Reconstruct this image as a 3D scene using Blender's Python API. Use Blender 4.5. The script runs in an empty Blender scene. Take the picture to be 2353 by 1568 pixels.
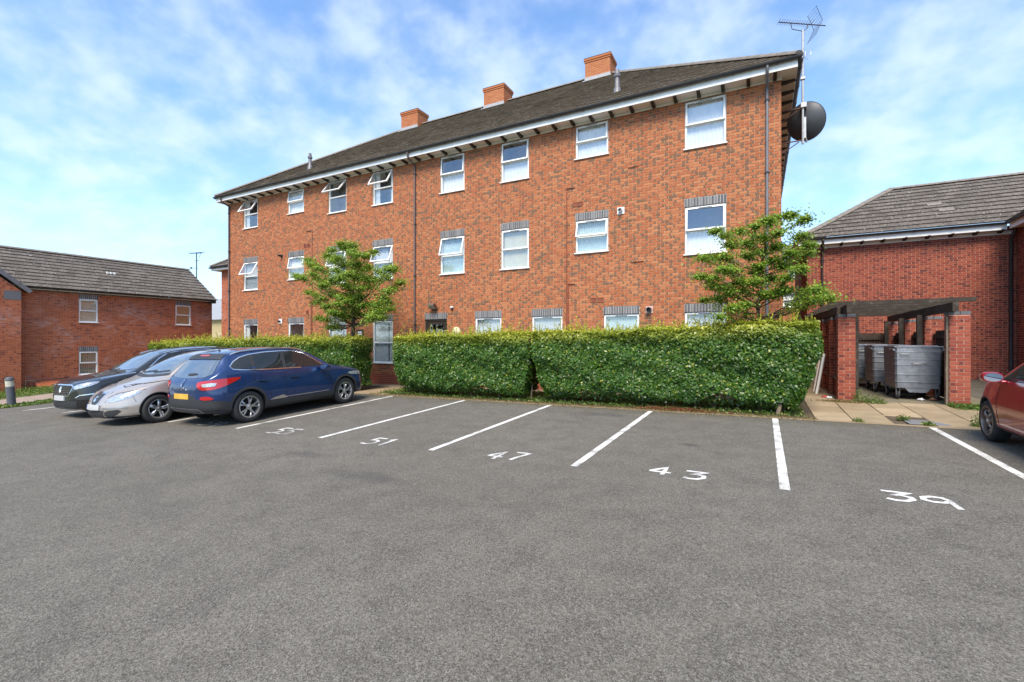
import bpy, bmesh, math, random
import numpy as np
from mathutils import Vector, Matrix, geometry
from mathutils.bvhtree import BVHTree
R = math.radians
random.seed(11); rng = np.random.default_rng(11)
scene = bpy.context.scene
COL = scene.collection

# ------------------------------------------------------------------ camera, sky, sun, exposure
CAM = (0.0, 0.0, 1.6)
cam_d = bpy.data.cameras.new('camera'); cam = bpy.data.objects.new('camera', cam_d); COL.objects.link(cam)
cam_d.sensor_width = 36.0; cam_d.lens = 36.0 * 1077.0 / 2353.0
cam_d.clip_start = 0.05; cam_d.clip_end = 3000
cam.location = CAM; cam.rotation_euler = (R(90), 0, R(27.8))
scene.camera = cam

SUN_EL, SUN_AZ = 52.0, 167.0           # azimuth clockwise from +Y: the sun stands behind the camera
world = bpy.data.worlds.new('World'); scene.world = world; world.use_nodes = True
wn = world.node_tree.nodes; wl = world.node_tree.links
for n in list(wn): wn.remove(n)
def W(t, **k):
    n = wn.new(t)
    for a, b in k.items(): setattr(n, a, b)
    return n
sky = W('ShaderNodeTexSky'); sky.sky_type = 'NISHITA'; sky.sun_disc = False
sky.sun_elevation = R(SUN_EL); sky.sun_rotation = R(SUN_AZ)
sky.air_density = 1.0; sky.dust_density = 0.6; sky.ozone_density = 2.2; sky.altitude = 100
tc = W('ShaderNodeTexCoord'); sep = W('ShaderNodeSeparateXYZ'); wl.new(tc.outputs['Generated'], sep.inputs[0])
def wmath(op, a, b=None, clamp=False):
    n = W('ShaderNodeMath', operation=op); n.use_clamp = clamp
    for i, v in enumerate((a, b)):
        if v is None: continue
        if hasattr(v, 'default_value'): wl.new(v, n.inputs[i])
        else: n.inputs[i].default_value = v
    return n.outputs[0]
zz = wmath('ADD', wmath('MAXIMUM', sep.outputs[2], 0.0), 0.45)
cmb = W('ShaderNodeCombineXYZ')
wl.new(wmath('DIVIDE', sep.outputs[0], zz), cmb.inputs[0]); wl.new(wmath('DIVIDE', sep.outputs[1], zz), cmb.inputs[1])
def wnoise(scale, detail, rough, dist, off):
    mp = W('ShaderNodeMapping'); mp.inputs['Location'].default_value = off
    wl.new(cmb.outputs[0], mp.inputs['Vector'])
    n = W('ShaderNodeTexNoise'); n.inputs['Scale'].default_value = scale; n.inputs['Detail'].default_value = detail
    n.inputs['Roughness'].default_value = rough; n.inputs['Distortion'].default_value = dist
    wl.new(mp.outputs[0], n.inputs['Vector']); return n.outputs[0]
n1 = wnoise(5.2, 4, 0.5, 0.1, (3.1, 1.2, 0)); n2 = wnoise(14.0, 4, 0.5, 0.1, (0.3, 7.0, 0))
mixn = wmath('ADD', wmath('MULTIPLY', n1, 0.66), wmath('MULTIPLY', n2, 0.34))
rmp = W('ShaderNodeMapRange'); rmp.interpolation_type = 'SMOOTHSTEP'
rmp.inputs['From Min'].default_value = 0.36; rmp.inputs['From Max'].default_value = 0.70
rmp.inputs['To Min'].default_value = 0.05; rmp.inputs['To Max'].default_value = 0.66
wl.new(mixn, rmp.inputs['Value'])
hz = wmath('POWER', wmath('SUBTRACT', 1.0, wmath('MAXIMUM', sep.outputs[2], 0.0)), 5.0)   # thin haze towards the horizon
fac = wmath('ADD', rmp.outputs[0], wmath('MULTIPLY', wmath('MULTIPLY', hz, 0.60), wmath('SUBTRACT', 1.0, rmp.outputs[0])), True)
mx = W('ShaderNodeMixRGB'); wl.new(fac, mx.inputs['Fac'])
tint = W('ShaderNodeMixRGB', blend_type='MULTIPLY'); tint.inputs['Fac'].default_value = 1.0
tint.inputs['Color2'].default_value = (1.08, 1.40, 1.64, 1)
wl.new(sky.outputs[0], tint.inputs['Color1'])
wl.new(tint.outputs[0], mx.inputs['Color1']); mx.inputs['Color2'].default_value = (5.15, 5.85, 6.7, 1)
bg = W('ShaderNodeBackground'); bg.inputs['Strength'].default_value = 0.10
wl.new(mx.outputs[0], bg.inputs['Color'])
wo = W('ShaderNodeOutputWorld'); wl.new(bg.outputs[0], wo.inputs['Surface'])

sun_d = bpy.data.lights.new('sun', 'SUN'); sun = bpy.data.objects.new('sun', sun_d); COL.objects.link(sun)
sun_d.energy = 3.0; sun_d.angle = R(26); sun_d.color = (1.0, 0.90, 0.76)
az = R(SUN_AZ); el = R(SUN_EL)
sdir = Vector((math.sin(az) * math.cos(el), math.cos(az) * math.cos(el), math.sin(el)))
sun.rotation_euler = sdir.to_track_quat('Z', 'Y').to_euler(); sun.location = (0, -20, 40)
vs = scene.view_settings; vs.view_transform = 'Standard'; vs.look = 'None'; vs.gamma = 1.0
vs.exposure = 1.0; vs.use_curve_mapping = False
scene.cycles.max_bounces = 8; scene.cycles.transparent_max_bounces = 12
scene.cycles.caustics_reflective = False; scene.cycles.caustics_refractive = False

# ------------------------------------------------------------------ helpers
OFF = {}                                                           # world position of every parent
def tag(o, label=None, cat=None, group=None, kind=None):
    if label: o['label'] = label
    if cat: o['category'] = cat
    if group: o['group'] = group
    if kind: o['kind'] = kind
    return o
def empty(name, loc, label, cat, group=None, rz=0.0):
    o = bpy.data.objects.new(name, None); COL.objects.link(o)
    o.location = loc; o.rotation_euler = (0, 0, rz); o.empty_display_size = 0.2
    OFF[o.name] = Vector(loc)
    return tag(o, label, cat, group)
def put(o, parent=None, loc=(0, 0, 0), rz=0.0):
    """link o; loc is a world position, turned into the parent's space (parents are not rotated)"""
    COL.objects.link(o); loc = Vector(loc)
    OFF[o.name] = loc.copy()
    if parent is not None:
        o.parent = parent; loc = loc - OFF[parent.name]
    o.location = loc; o.rotation_euler = (0, 0, rz)
    return o
class MB:
    def __init__(s): s.v = []; s.f = []; s.t = []; s.d = []; s.m = []
    def face(s, pts, tone=0.5, dark=0.0, m=0):
        i = len(s.v); s.v.extend([tuple(p) for p in pts]); s.f.append(tuple(range(i, i + len(pts))))
        s.t.append(tone); s.d.append(dark); s.m.append(m)
    def mesh(s, verts, faces, tone=0.5, dark=0.0, m=0):
        i = len(s.v); s.v.extend([tuple(p) for p in verts])
        for f in faces:
            s.f.append(tuple(k + i for k in f)); s.t.append(tone); s.d.append(dark); s.m.append(m)
    def box(s, a, b, tone=0.5, dark=0.0, m=0, M=None):
        x0, y0, z0 = a; x1, y1, z1 = b
        vs_ = [(x0,y0,z0),(x1,y0,z0),(x1,y1,z0),(x0,y1,z0),(x0,y0,z1),(x1,y0,z1),(x1,y1,z1),(x0,y1,z1)]
        if M is not None: vs_ = [tuple(M @ Vector(p)) for p in vs_]
        s.mesh(vs_, [(0,3,2,1),(4,5,6,7),(0,1,5,4),(1,2,6,5),(2,3,7,6),(3,0,4,7)], tone, dark, m)
    def bbox(s, a, b, c=0.01, tone=0.5, dark=0.0, m=0, M=None):
        """box with chamfered long edges (all 12 edges cut by c)"""
        x0, y0, z0 = a; x1, y1, z1 = b
        bm = bmesh.new(); bmesh.ops.create_cube(bm, size=1)
        for v in bm.verts:
            v.co = ((x0+x1)/2 + v.co.x*(x1-x0), (y0+y1)/2 + v.co.y*(y1-y0), (z0+z1)/2 + v.co.z*(z1-z0))
        bmesh.ops.bevel(bm, geom=bm.edges[:], offset=c, segments=1, affect='EDGES')
        bm.verts.index_update()
        vs_ = [tuple((M @ v.co) if M is not None else v.co) for v in bm.verts]
        s.mesh(vs_, [[v.index for v in f.verts] for f in bm.faces], tone, dark, m); bm.free()
    def prism(s, poly, axis, lo, hi, tone=0.5, dark=0.0, m=0):
        """polygon (2-D points) extruded along axis 0/1/2"""
        n = len(poly); a, b = [(1, 2), (0, 2), (0, 1)][axis]
        def P(p, h):
            q = [0, 0, 0]; q[a] = p[0]; q[b] = p[1]; q[axis] = h; return q
        vs_ = [P(p, lo) for p in poly] + [P(p, hi) for p in poly]
        fs = [tuple(range(n))[::-1], tuple(range(n, 2*n))] + [(i, (i+1) % n, n + (i+1) % n, n + i) for i in range(n)]
        s.mesh(vs_, fs, tone, dark, m)
    def tube(s, pts, r, n=8, r1=None, cap=True, tone=0.5, dark=0.0, m=0):
        pts = [Vector(p) for p in pts]; k = len(pts); rings = []
        up = Vector((0, 0, 1)); prev = None
        for i, p in enumerate(pts):
            d = (pts[min(i+1, k-1)] - pts[max(i-1, 0)]).normalized()
            if prev is None:
                a = d.cross(up) if abs(d.z) < 0.95 else d.cross(Vector((1, 0, 0)))
            else: a = prev - d * prev.dot(d)
            a.normalize(); b = d.cross(a); prev = a
            rr = r if r1 is None else (r[i] if isinstance(r, (list, tuple)) else r + (r1 - r) * i / max(1, k-1))
            if isinstance(r, (list, tuple)): rr = r[i]
            rings.append([p + a * (rr * math.cos(2*math.pi*j/n)) + b * (rr * math.sin(2*math.pi*j/n)) for j in range(n)])
        vs_ = [q for rg in rings for q in rg]; fs = []
        for i in range(k-1):
            for j in range(n):
                fs.append((i*n+j, i*n+(j+1) % n, (i+1)*n+(j+1) % n, (i+1)*n+j))
        if cap: fs.append(tuple(range(n))[::-1]); fs.append(tuple(range((k-1)*n, k*n)))
        s.mesh(vs_, fs, tone, dark, m)
    def lathe(s, prof, c=(0,0,0), axis=2, n=24, tone=0.5, dark=0.0, m=0, close=False):
        """profile of (radius, height) turned round an axis through c"""
        vs_ = []; k = len(prof)
        for (r, h) in prof:
            for j in range(n):
                a = 2*math.pi*j/n; p = [r*math.cos(a), r*math.sin(a), h]
                if axis == 0: p = [h, r*math.cos(a), r*math.sin(a)]
                elif axis == 1: p = [r*math.sin(a), h, r*math.cos(a)]
                vs_.append((p[0]+c[0], p[1]+c[1], p[2]+c[2]))
        fs = []
        for i in range(k if close else k-1):
            i2 = (i+1) % k
            for j in range(n): fs.append((i*n+j, i*n+(j+1) % n, i2*n+(j+1) % n, i2*n+j))
        if not close: fs.append(tuple(range(n))[::-1]); fs.append(tuple(range((k-1)*n, k*n)))
        s.mesh(vs_, fs, tone, dark, m)
    def data(s, name, mat, smooth=None, fix=True):
        me = bpy.data.meshes.new(name); me.from_pydata(s.v, [], s.f)
        for mm in (mat if isinstance(mat, (list, tuple)) else [mat]): me.materials.append(mm)
        if any(s.m): me.polygons.foreach_set('material_index', s.m)
        a = me.attributes.new('tone', 'FLOAT', 'FACE'); a.data.foreach_set('value', s.t)
        a = me.attributes.new('dark', 'FLOAT', 'FACE'); a.data.foreach_set('value', s.d)
        if fix:
            bm = bmesh.new(); bm.from_mesh(me)
            bmesh.ops.recalc_face_normals(bm, faces=bm.faces); bm.to_mesh(me); bm.free()
        if smooth is not None:
            me.shade_smooth(); me.set_sharp_from_angle(angle=R(smooth))
        me.update(); return me
    def build(s, name, mat, parent=None, loc=(0, 0, 0), rz=0.0, smooth=None, fix=True):
        return put(bpy.data.objects.new(name, s.data(name, mat, smooth, fix)), parent, loc, rz)
    def wbuild(s, name, mat, parent=None, smooth=None, fix=True, origin=None):
        """vertices are world coordinates; the origin goes to the parent's (or the given) place"""
        o = Vector(origin) if origin is not None else (OFF[parent.name] if parent is not None else Vector((0, 0, 0)))
        s.v = [(p[0]-o.x, p[1]-o.y, p[2]-o.z) for p in s.v]
        return s.build(name, mat, parent, o, 0.0, smooth, fix)

# ------------------------------------------------------------------ materials
def nmat(name):
    m = bpy.data.materials.new(name); m.use_nodes = True
    nt = m.node_tree; b = nt.nodes['Principled BSDF']
    return m, nt, nt.nodes, nt.links, b
def node(nt, t, inputs=None, **k):
    n = nt.nodes.new(t)
    for a, b in k.items(): setattr(n, a, b)
    for key, v in (inputs or {}).items():
        if hasattr(v, 'is_output'): nt.links.new(v, n.inputs[key])
        else: n.inputs[key].default_value = v
    return n
def ramp(nt, fac, stops):
    n = nt.nodes.new('ShaderNodeValToRGB'); e = n.color_ramp.elements
    while len(e) < len(stops): e.new(0.5)
    for i, (p, c) in enumerate(stops):
        e[i].position = p; e[i].color = (c[0], c[1], c[2], 1)
    nt.links.new(fac, n.inputs[0]); return n.outputs[0]
def noise(nt, scale, detail=4, rough=0.55, vec=None, dist=0.0):
    n = node(nt, 'ShaderNodeTexNoise', {'Scale': scale, 'Detail': detail, 'Roughness': rough, 'Distortion': dist})
    if vec is not None: nt.links.new(vec, n.inputs['Vector'])
    return n.outputs[0]
def objco(nt):
    return node(nt, 'ShaderNodeNewGeometry').outputs['Position']
def mixc(nt, fac, a, b, mode='MIX'):
    n = node(nt, 'ShaderNodeMixRGB', blend_type=mode)
    for key, v in (('Fac', fac), ('Color1', a), ('Color2', b)):
        if hasattr(v, 'is_output'): nt.links.new(v, n.inputs[key])
        elif key == 'Fac': n.inputs[key].default_value = v
        else: n.inputs[key].default_value = (v[0], v[1], v[2], 1)
    return n.outputs[0]
def rng_map(nt, v, a, b, c, d):
    n = node(nt, 'ShaderNodeMapRange', {'From Min': a, 'From Max': b, 'To Min': c, 'To Max': d})
    nt.links.new(v, n.inputs['Value']); return n.outputs[0]
def bump(nt, b, h, strength=0.3, dist=0.01):
    n = node(nt, 'ShaderNodeBump', {'Strength': strength, 'Distance': dist}); nt.links.new(h, n.inputs['Height'])
    nt.links.new(n.outputs[0], b.inputs['Normal'])
def attr(nt, name):
    return node(nt, 'ShaderNodeAttribute', attribute_name=name).outputs['Fac']
def simple(name, col, rough=0.5, metal=0.0, var=0.12, scale=6.0, coat=0.0, spec=0.5, bmp=0.0, bs=60):
    m, nt, N, L, b = nmat(name)
    p = objco(nt); n = noise(nt, scale, 5, 0.6, p)
    f = rng_map(nt, n, 0.3, 0.7, 1 - var, 1 + var)
    hsv = node(nt, 'ShaderNodeHueSaturation', {'Color': (*col, 1)}); L.new(f, hsv.inputs['Value'])
    L.new(hsv.outputs[0], b.inputs['Base Color'])
    b.inputs['Roughness'].default_value = rough; b.inputs['Metallic'].default_value = metal
    b.inputs['Coat Weight'].default_value = coat; b.inputs['Coat Roughness'].default_value = 0.04
    b.inputs['Specular IOR Level'].default_value = spec
    if bmp: bump(nt, b, noise(nt, bs, 4, 0.6, p), bmp, 0.005)
    return m
def brick_mat(name, stops, darkc, redc=None, weather=0.0):
    m, nt, N, L, b = nmat(name); p = objco(nt)
    c = ramp(nt, attr(nt, 'tone'), stops)
    big = noise(nt, 0.5, 3, 0.5, p); fine = noise(nt, 45, 4, 0.65, p)
    c = mixc(nt, rng_map(nt, big, 0.35, 0.65, 0.0, 0.32), c, mixc(nt, 1.0, c, (0.86, 0.80, 0.78), 'MULTIPLY'))
    dk = attr(nt, 'dark')
    c = mixc(nt, rng_map(nt, dk, 0.0, 1.0, 0.0, 0.85), c, darkc)
    if redc:
        gt = node(nt, 'ShaderNodeMath', {0: dk, 1: 1.5}, operation='GREATER_THAN').outputs[0]
        c = mixc(nt, gt, c, redc)
    c = mixc(nt, rng_map(nt, fine, 0.3, 0.7, 0.0, 0.35), c, mixc(nt, 1.0, c, (0.62, 0.60, 0.58), 'MULTIPLY'))
    if weather:
        mpz = node(nt, 'ShaderNodeMapping', {'Scale': (1, 1, 7)}); L.new(p, mpz.inputs['Vector'])
        w = noise(nt, 0.8, 4, 0.6, p); w2 = noise(nt, 3.5, 3, 0.6, mpz.outputs[0])
        f = node(nt, 'ShaderNodeMath', {0: rng_map(nt, w, 0.52, 0.66, 0, 1), 1: rng_map(nt, w2, 0.45, 0.6, 0, weather)}, operation='MULTIPLY').outputs[0]
        c = mixc(nt, f, c, (0.50, 0.36, 0.34))
    L.new(c, b.inputs['Base Color']); b.inputs['Roughness'].default_value = 0.85
    bump(nt, b, fine, 0.25, 0.004)
    return m
M = {}
M['brick'] = brick_mat('orange_brick', [(0.0, (0.375, 0.104, 0.036)), (0.35, (0.42, 0.128, 0.045)), (0.7, (0.46, 0.152, 0.055)), (1.0, (0.50, 0.190, 0.075))], (0.150, 0.086, 0.048), (0.33, 0.075, 0.040))
M['mortar'] = simple('mortar', (0.46, 0.31, 0.20), 0.95, var=0.2, scale=8)
M['mortar_red'] = simple('mortar_red', (0.48, 0.29, 0.215), 0.95, var=0.2, scale=8)
M['brick_red'] = brick_mat('red_brick', [(0.0, (0.22, 0.042, 0.023)), (0.5, (0.29, 0.060, 0.030)), (1.0, (0.34, 0.085, 0.042))], (0.10, 0.022, 0.018), None)
M['brick_left'] = brick_mat('rust_brick', [(0.0, (0.37, 0.098, 0.040)), (0.5, (0.45, 0.125, 0.050)), (1.0, (0.51, 0.158, 0.066))], (0.19, 0.055, 0.035), None, 0.6)
M['brick_blue'] = brick_mat('blue_grey_brick', [(0.0, (0.115, 0.115, 0.125)), (0.5, (0.155, 0.155, 0.165)), (1.0, (0.21, 0.205, 0.21))], (0.08, 0.08, 0.085), None)
M['mortar_pale'] = simple('pale_mortar', (0.52, 0.50, 0.47), 0.95, var=0.2, scale=20)
M['upvc'] = simple('white_upvc', (0.80, 0.80, 0.79), 0.35, var=0.03)
M['white_paint'] = simple('white_fascia', (0.84, 0.83, 0.80), 0.5, var=0.06, scale=3)
M['cream_soffit'] = simple('cream_soffit', (0.72, 0.66, 0.55), 0.6, var=0.08, scale=3)
M['black_plastic'] = simple('black_gutter', (0.035, 0.036, 0.04), 0.38, var=0.15)
M['grey_pipe'] = simple('grey_downpipe', (0.15, 0.145, 0.155), 0.42, var=0.12)
M['brown_pipe'] = simple('weathered_downpipe', (0.12, 0.085, 0.08), 0.5, var=0.15)
M['dark_wood'] = simple('dark_stained_wood', (0.035, 0.026, 0.02), 0.7, var=0.3, scale=20)
M['gas_pipe'] = simple('red_brown_pipe', (0.22, 0.062, 0.035), 0.5)
M['lead'] = simple('lead_flashing', (0.36, 0.36, 0.37), 0.55, var=0.15, scale=12)
M['dark_room'] = simple('room_wall', (0.30, 0.28, 0.26), 0.9)
M['net'] = simple('net_curtain', (0.80, 0.79, 0.77), 0.9, var=0.06)
M['blind'] = simple('white_blind', (0.62, 0.65, 0.68), 0.7, var=0.05)
M['blind_tan'] = simple('tan_blind', (0.42, 0.30, 0.13), 0.8, var=0.1)
M['blind_cream'] = simple('cream_blind', (0.55, 0.52, 0.40), 0.8, var=0.1)
M['teal_net'] = simple('pale_teal_curtain', (0.50, 0.62, 0.62), 0.9, var=0.08)
M['brown_frame'] = simple('dark_brown_frame', (0.035, 0.024, 0.018), 0.4)
M['galv'] = simple('galvanised_steel', (0.25, 0.265, 0.29), 0.42, 0.55, var=0.22, scale=9, bmp=0.05, bs=25)
M['rubber'] = simple('rubber', (0.018, 0.018, 0.019), 0.75, var=0.2)
M['steel'] = simple('mast_steel', (0.42, 0.41, 0.40), 0.45, 0.6, var=0.15)
M['rust'] = simple('rusty_steel', (0.16, 0.07, 0.045), 0.75, var=0.3, scale=25)
M['dish'] = simple('dark_grey_dish', (0.055, 0.06, 0.068), 0.42, var=0.12, scale=4)
M['dark_metal'] = simple('dark_metal', (0.04, 0.042, 0.045), 0.5, 0.3)
def glass_mat(name, refl=0.22, tint=(0.86, 0.9, 0.9)):
    m, nt, N, L, b = nmat(name)
    g = node(nt, 'ShaderNodeBsdfGlossy', {'Color': (0.92, 0.96, 1.0, 1), 'Roughness': 0.015})
    t = node(nt, 'ShaderNodeBsdfTransparent', {'Color': (*tint, 1)})
    fc = node(nt, 'ShaderNodeLayerWeight', {'Blend': 0.5}).outputs['Facing']
    fr = node(nt, 'ShaderNodeMath', {0: node(nt, 'ShaderNodeMath', {0: fc, 1: 4.0}, operation='POWER').outputs[0], 1: 0.5}, operation='MULTIPLY').outputs[0]
    f = node(nt, 'ShaderNodeMath', {0: fr, 1: refl}, operation='ADD'); f.use_clamp = True
    mxs = node(nt, 'ShaderNodeMixShader'); L.new(f.outputs[0], mxs.inputs[0]); L.new(t.outputs[0], mxs.inputs[1]); L.new(g.outputs[0], mxs.inputs[2])
    L.new(mxs.outputs[0], nt.nodes['Material Output'].inputs['Surface'])
    return m
M['glass'] = glass_mat('window_glass', 0.11, (0.97, 0.985, 0.985))
def tile_mat(name, c0, c1, lichen, moss=0.0):
    m, nt, N, L, b = nmat(name); p = objco(nt)
    c = mixc(nt, attr(nt, 'tone'), c0, c1)
    n = noise(nt, 3.0, 5, 0.6, p); c = mixc(nt, rng_map(nt, n, 0.35, 0.7, 0, 0.5), c, mixc(nt, 1.0, c, (0.6, 0.58, 0.55), 'MULTIPLY'))
    v = noise(nt, 17, 4, 0.62, p); v2 = noise(nt, 2.2, 3, 0.5, p)
    f = node(nt, 'ShaderNodeMath', {0: rng_map(nt, v, 0.575, 0.63, 0, 1), 1: rng_map(nt, v2, 0.38, 0.6, 0.15, lichen)}, operation='MULTIPLY').outputs[0]
    c = mixc(nt, f, c, (0.55, 0.53, 0.48))
    if moss:
        v = noise(nt, 6, 5, 0.7, p); c = mixc(nt, rng_map(nt, v, 0.48, 0.66, 0, moss), c, (0.070, 0.054, 0.036))
    L.new(c, b.inputs['Base Color']); b.inputs['Roughness'].default_value = 0.9
    bump(nt, b, noise(nt, 40, 4, 0.6, p), 0.3, 0.006); return m
M['tile'] = tile_mat('roof_tile', (0.128, 0.099, 0.070), (0.22, 0.174, 0.125), 0.30, 0.40)
M['tile_grey'] = tile_mat('roof_tile_grey', (0.082, 0.068, 0.056), (0.130, 0.110, 0.092), 0.55)
M['ridge'] = simple('ridge_tile', (0.19, 0.165, 0.14), 0.9, var=0.25, scale=8, bmp=0.2)
def asphalt_mat():
    m, nt, N, L, b = nmat('asphalt'); p = objco(nt)
    base = noise(nt, 0.35, 4, 0.55, p); mid = noise(nt, 2.6, 5, 0.65, p)
    vor = node(nt, 'ShaderNodeTexVoronoi', {'Scale': 125.0, 'Randomness': 1.0}); L.new(p, vor.inputs['Vector'])
    fine = noise(nt, 170, 3, 0.7, p); fine2 = noise(nt, 38, 4, 0.7, p)
    c = mixc(nt, rng_map(nt, base, 0.3, 0.7, 0, 1), (0.234, 0.215, 0.178), (0.286, 0.264, 0.222))
    c = mixc(nt, rng_map(nt, mid, 0.42, 0.70, 0, 0.55), c, (0.14, 0.128, 0.112))
    sep_ = node(nt, 'ShaderNodeSeparateColor'); L.new(vor.outputs['Color'], sep_.inputs[0])
    c = mixc(nt, rng_map(nt, sep_.outputs[0], 0.0, 1.0, 0.0, 0.9), c, mixc(nt, 1.0, c, (0.36, 0.36, 0.36), 'MULTIPLY'))
    c = mixc(nt, rng_map(nt, sep_.outputs[1], 0.70, 1.0, 0.0, 0.55), c, (0.40, 0.38, 0.34))
    c = mixc(nt, rng_map(nt, fine, 0.35, 0.65, 0.0, 0.9), c, mixc(nt, 1.0, c, (0.42, 0.41, 0.40), 'MULTIPLY'))
    c = mixc(nt, rng_map(nt, fine2, 0.42, 0.62, 0.0, 0.5), c, mixc(nt, 1.0, c, (0.55, 0.54, 0.53), 'MULTIPLY'))
    # oil stains with a shape of their own
    for (sx, sy, ra, rb, st) in ((-0.98, 7.55, 0.20, 0.13, 0.62), (-4.35, 4.35, 0.8, 0.22, 0.45), (-6.1, 4.85, 0.6, 0.18, 0.40), (-3.0, 9.7, 0.9, 0.28, 0.45), (-12.2, 8.0, 0.9, 1.2, 0.4), (-3.2, 8.7, 0.35, 0.2, 0.25)):
        mp = node(nt, 'ShaderNodeMapping', vector_type='TEXTURE'); mp.inputs['Location'].default_value = (sx, sy, 0); mp.inputs['Scale'].default_value = (ra, rb, 50)
        wob = node(nt, 'ShaderNodeVectorMath', {0: p}, operation='ADD'); wn_ = node(nt, 'ShaderNodeTexNoise', {'Scale': 5.0, 'Detail': 3.0}); L.new(p, wn_.inputs['Vector'])
        sc_ = node(nt, 'ShaderNodeVectorMath', {0: wn_.outputs['Color'], 1: (0.3, 0.3, 0)}, operation='MULTIPLY'); L.new(sc_.outputs[0], wob.inputs[1])
        sb_ = node(nt, 'ShaderNodeVectorMath', {0: wob.outputs[0], 1: (0.15, 0.15, 0)}, operation='SUBTRACT'); L.new(sb_.outputs[0], mp.inputs['Vector'])
        ln = node(nt, 'ShaderNodeVectorMath', {0: mp.outputs[0]}, operation='LENGTH').outputs['Value']
        c = mixc(nt, rng_map(nt, ln, 0.3, 1.0, st, 0.0), c, (0.055, 0.052, 0.049))
    # leaf dirt and moss along the planted edge
    sxyz = node(nt, 'ShaderNodeSeparateXYZ'); L.new(p, sxyz.inputs[0])
    e = rng_map(nt, sxyz.outputs[1], 9.85, 10.5, 0, 1); e = node(nt, 'ShaderNodeMath', {0: e, 1: rng_map(nt, noise(nt, 3.5, 4, 0.6, p), 0.3, 0.65, 0.0, 0.75)}, operation='MULTIPLY').outputs[0]
    c = mixc(nt, e, c, (0.085, 0.072, 0.040))
    L.new(c, b.inputs['Base Color']); b.inputs['Roughness'].default_value = 0.88; b.inputs['Specular IOR Level'].default_value = 0.3
    h = node(nt, 'ShaderNodeMath', {0: vor.outputs['Distance'], 1: fine}, operation='ADD').outputs[0]
    bump(nt, b, h, 0.55, 0.006); return m
M['asphalt'] = asphalt_mat()
def paint_mat():
    m, nt, N, L, b = nmat('road_paint'); p = objco(nt)
    w = noise(nt, 48, 5, 0.8, p); w2 = noise(nt, 2.6, 4, 0.6, p)
    s_ = node(nt, 'ShaderNodeMath', {0: w, 1: w2}, operation='ADD').outputs[0]
    c = mixc(nt, rng_map(nt, s_, 1.00, 1.14, 0, 0.9), (0.64, 0.63, 0.60), (0.22, 0.21, 0.19))
    L.new(c, b.inputs['Base Color']); b.inputs['Roughness'].default_value = 0.75
    bump(nt, b, noise(nt, 120, 3, 0.6, p), 0.4, 0.004); return m
M['paint'] = paint_mat()
def slab_mat(name, c0, c1, green=0.3):
    m, nt, N, L, b = nmat(name); p = objco(nt)
    c = mixc(nt, attr(nt, 'tone'), c0, c1)
    c = mixc(nt, rng_map(nt, noise(nt, 2.5, 5, 0.65, p), 0.4, 0.7, 0, 0.55), c, mixc(nt, 1.0, c, (0.62, 0.58, 0.52), 'MULTIPLY'))
    c = mixc(nt, rng_map(nt, noise(nt, 60, 3, 0.7, p), 0.4, 0.65, 0, 0.4), c, mixc(nt, 1.0, c, (0.6, 0.6, 0.6), 'MULTIPLY'))
    c = mixc(nt, rng_map(nt, noise(nt, 1.3, 4, 0.6, p), 0.5, 0.75, 0, green), c, (0.10, 0.10, 0.035))
    L.new(c, b.inputs['Base Color']); b.inputs['Roughness'].default_value = 0.9
    bump(nt, b, noise(nt, 90, 4, 0.6, p), 0.3, 0.004); return m
M['slab'] = slab_mat('buff_slab', (0.30, 0.225, 0.135), (0.40, 0.305, 0.19))
M['slab_pink'] = slab_mat('pinkish_paving', (0.33, 0.25, 0.20), (0.37, 0.29, 0.23), 0.1)
M['concrete'] = slab_mat('stained_concrete', (0.20, 0.17, 0.115), (0.23, 0.20, 0.14), 0.5)
M['cover'] = simple('grey_inspection_cover', (0.17, 0.17, 0.175), 0.7, bmp=0.2)
M['joint'] = simple('joint_soil', (0.085, 0.06, 0.035), 0.95, var=0.3)
def ground_mat(name, c0, c1, c2):
    m, nt, N, L, b = nmat(name); p = objco(nt)
    c = mixc(nt, rng_map(nt, noise(nt, 1.5, 5, 0.65, p), 0.35, 0.65, 0, 1), c0, c1)
    c = mixc(nt, rng_map(nt, noise(nt, 30, 4, 0.7, p), 0.45, 0.65, 0, 0.8), c, c2)
    L.new(c, b.inputs['Base Color']); b.inputs['Roughness'].default_value = 0.95
    bump(nt, b, noise(nt, 45, 4, 0.7, p), 0.6, 0.02); return m
M['lawn'] = ground_mat('lawn_soil', (0.075, 0.10, 0.022), (0.11, 0.12, 0.03), (0.05, 0.06, 0.018))
M['soil'] = ground_mat('bed_soil', (0.085, 0.06, 0.035), (0.12, 0.10, 0.045), (0.05, 0.04, 0.025))
def leaf_mat(name, stops, young, gloss=0.35):
    m, nt, N, L, b = nmat(name)
    c = ramp(nt, attr(nt, 'tone'), stops)
    c = mixc(nt, attr(nt, 'dark'), c, young)
    L.new(c, b.inputs['Base Color']); b.inputs['Roughness'].default_value = gloss
    b.inputs['Specular IOR Level'].default_value = 0.45
    tr = node(nt, 'ShaderNodeBsdfTranslucent'); L.new(mixc(nt, 0.5, c, (0.30, 0.42, 0.04)), tr.inputs['Color'])
    ms = node(nt, 'ShaderNodeMixShader', {0: 0.33}); L.new(b.outputs[0], ms.inputs[1]); L.new(tr.outputs[0], ms.inputs[2])
    L.new(ms.outputs[0], nt.nodes['Material Output'].inputs['Surface']); return m
M['hedge'] = leaf_mat('hedge_leaf', [(0.0, (0.030, 0.085, 0.012)), (0.55, (0.060, 0.145, 0.019)), (1.0, (0.140, 0.245, 0.032))], (0.55, 0.53, 0.06))
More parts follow.
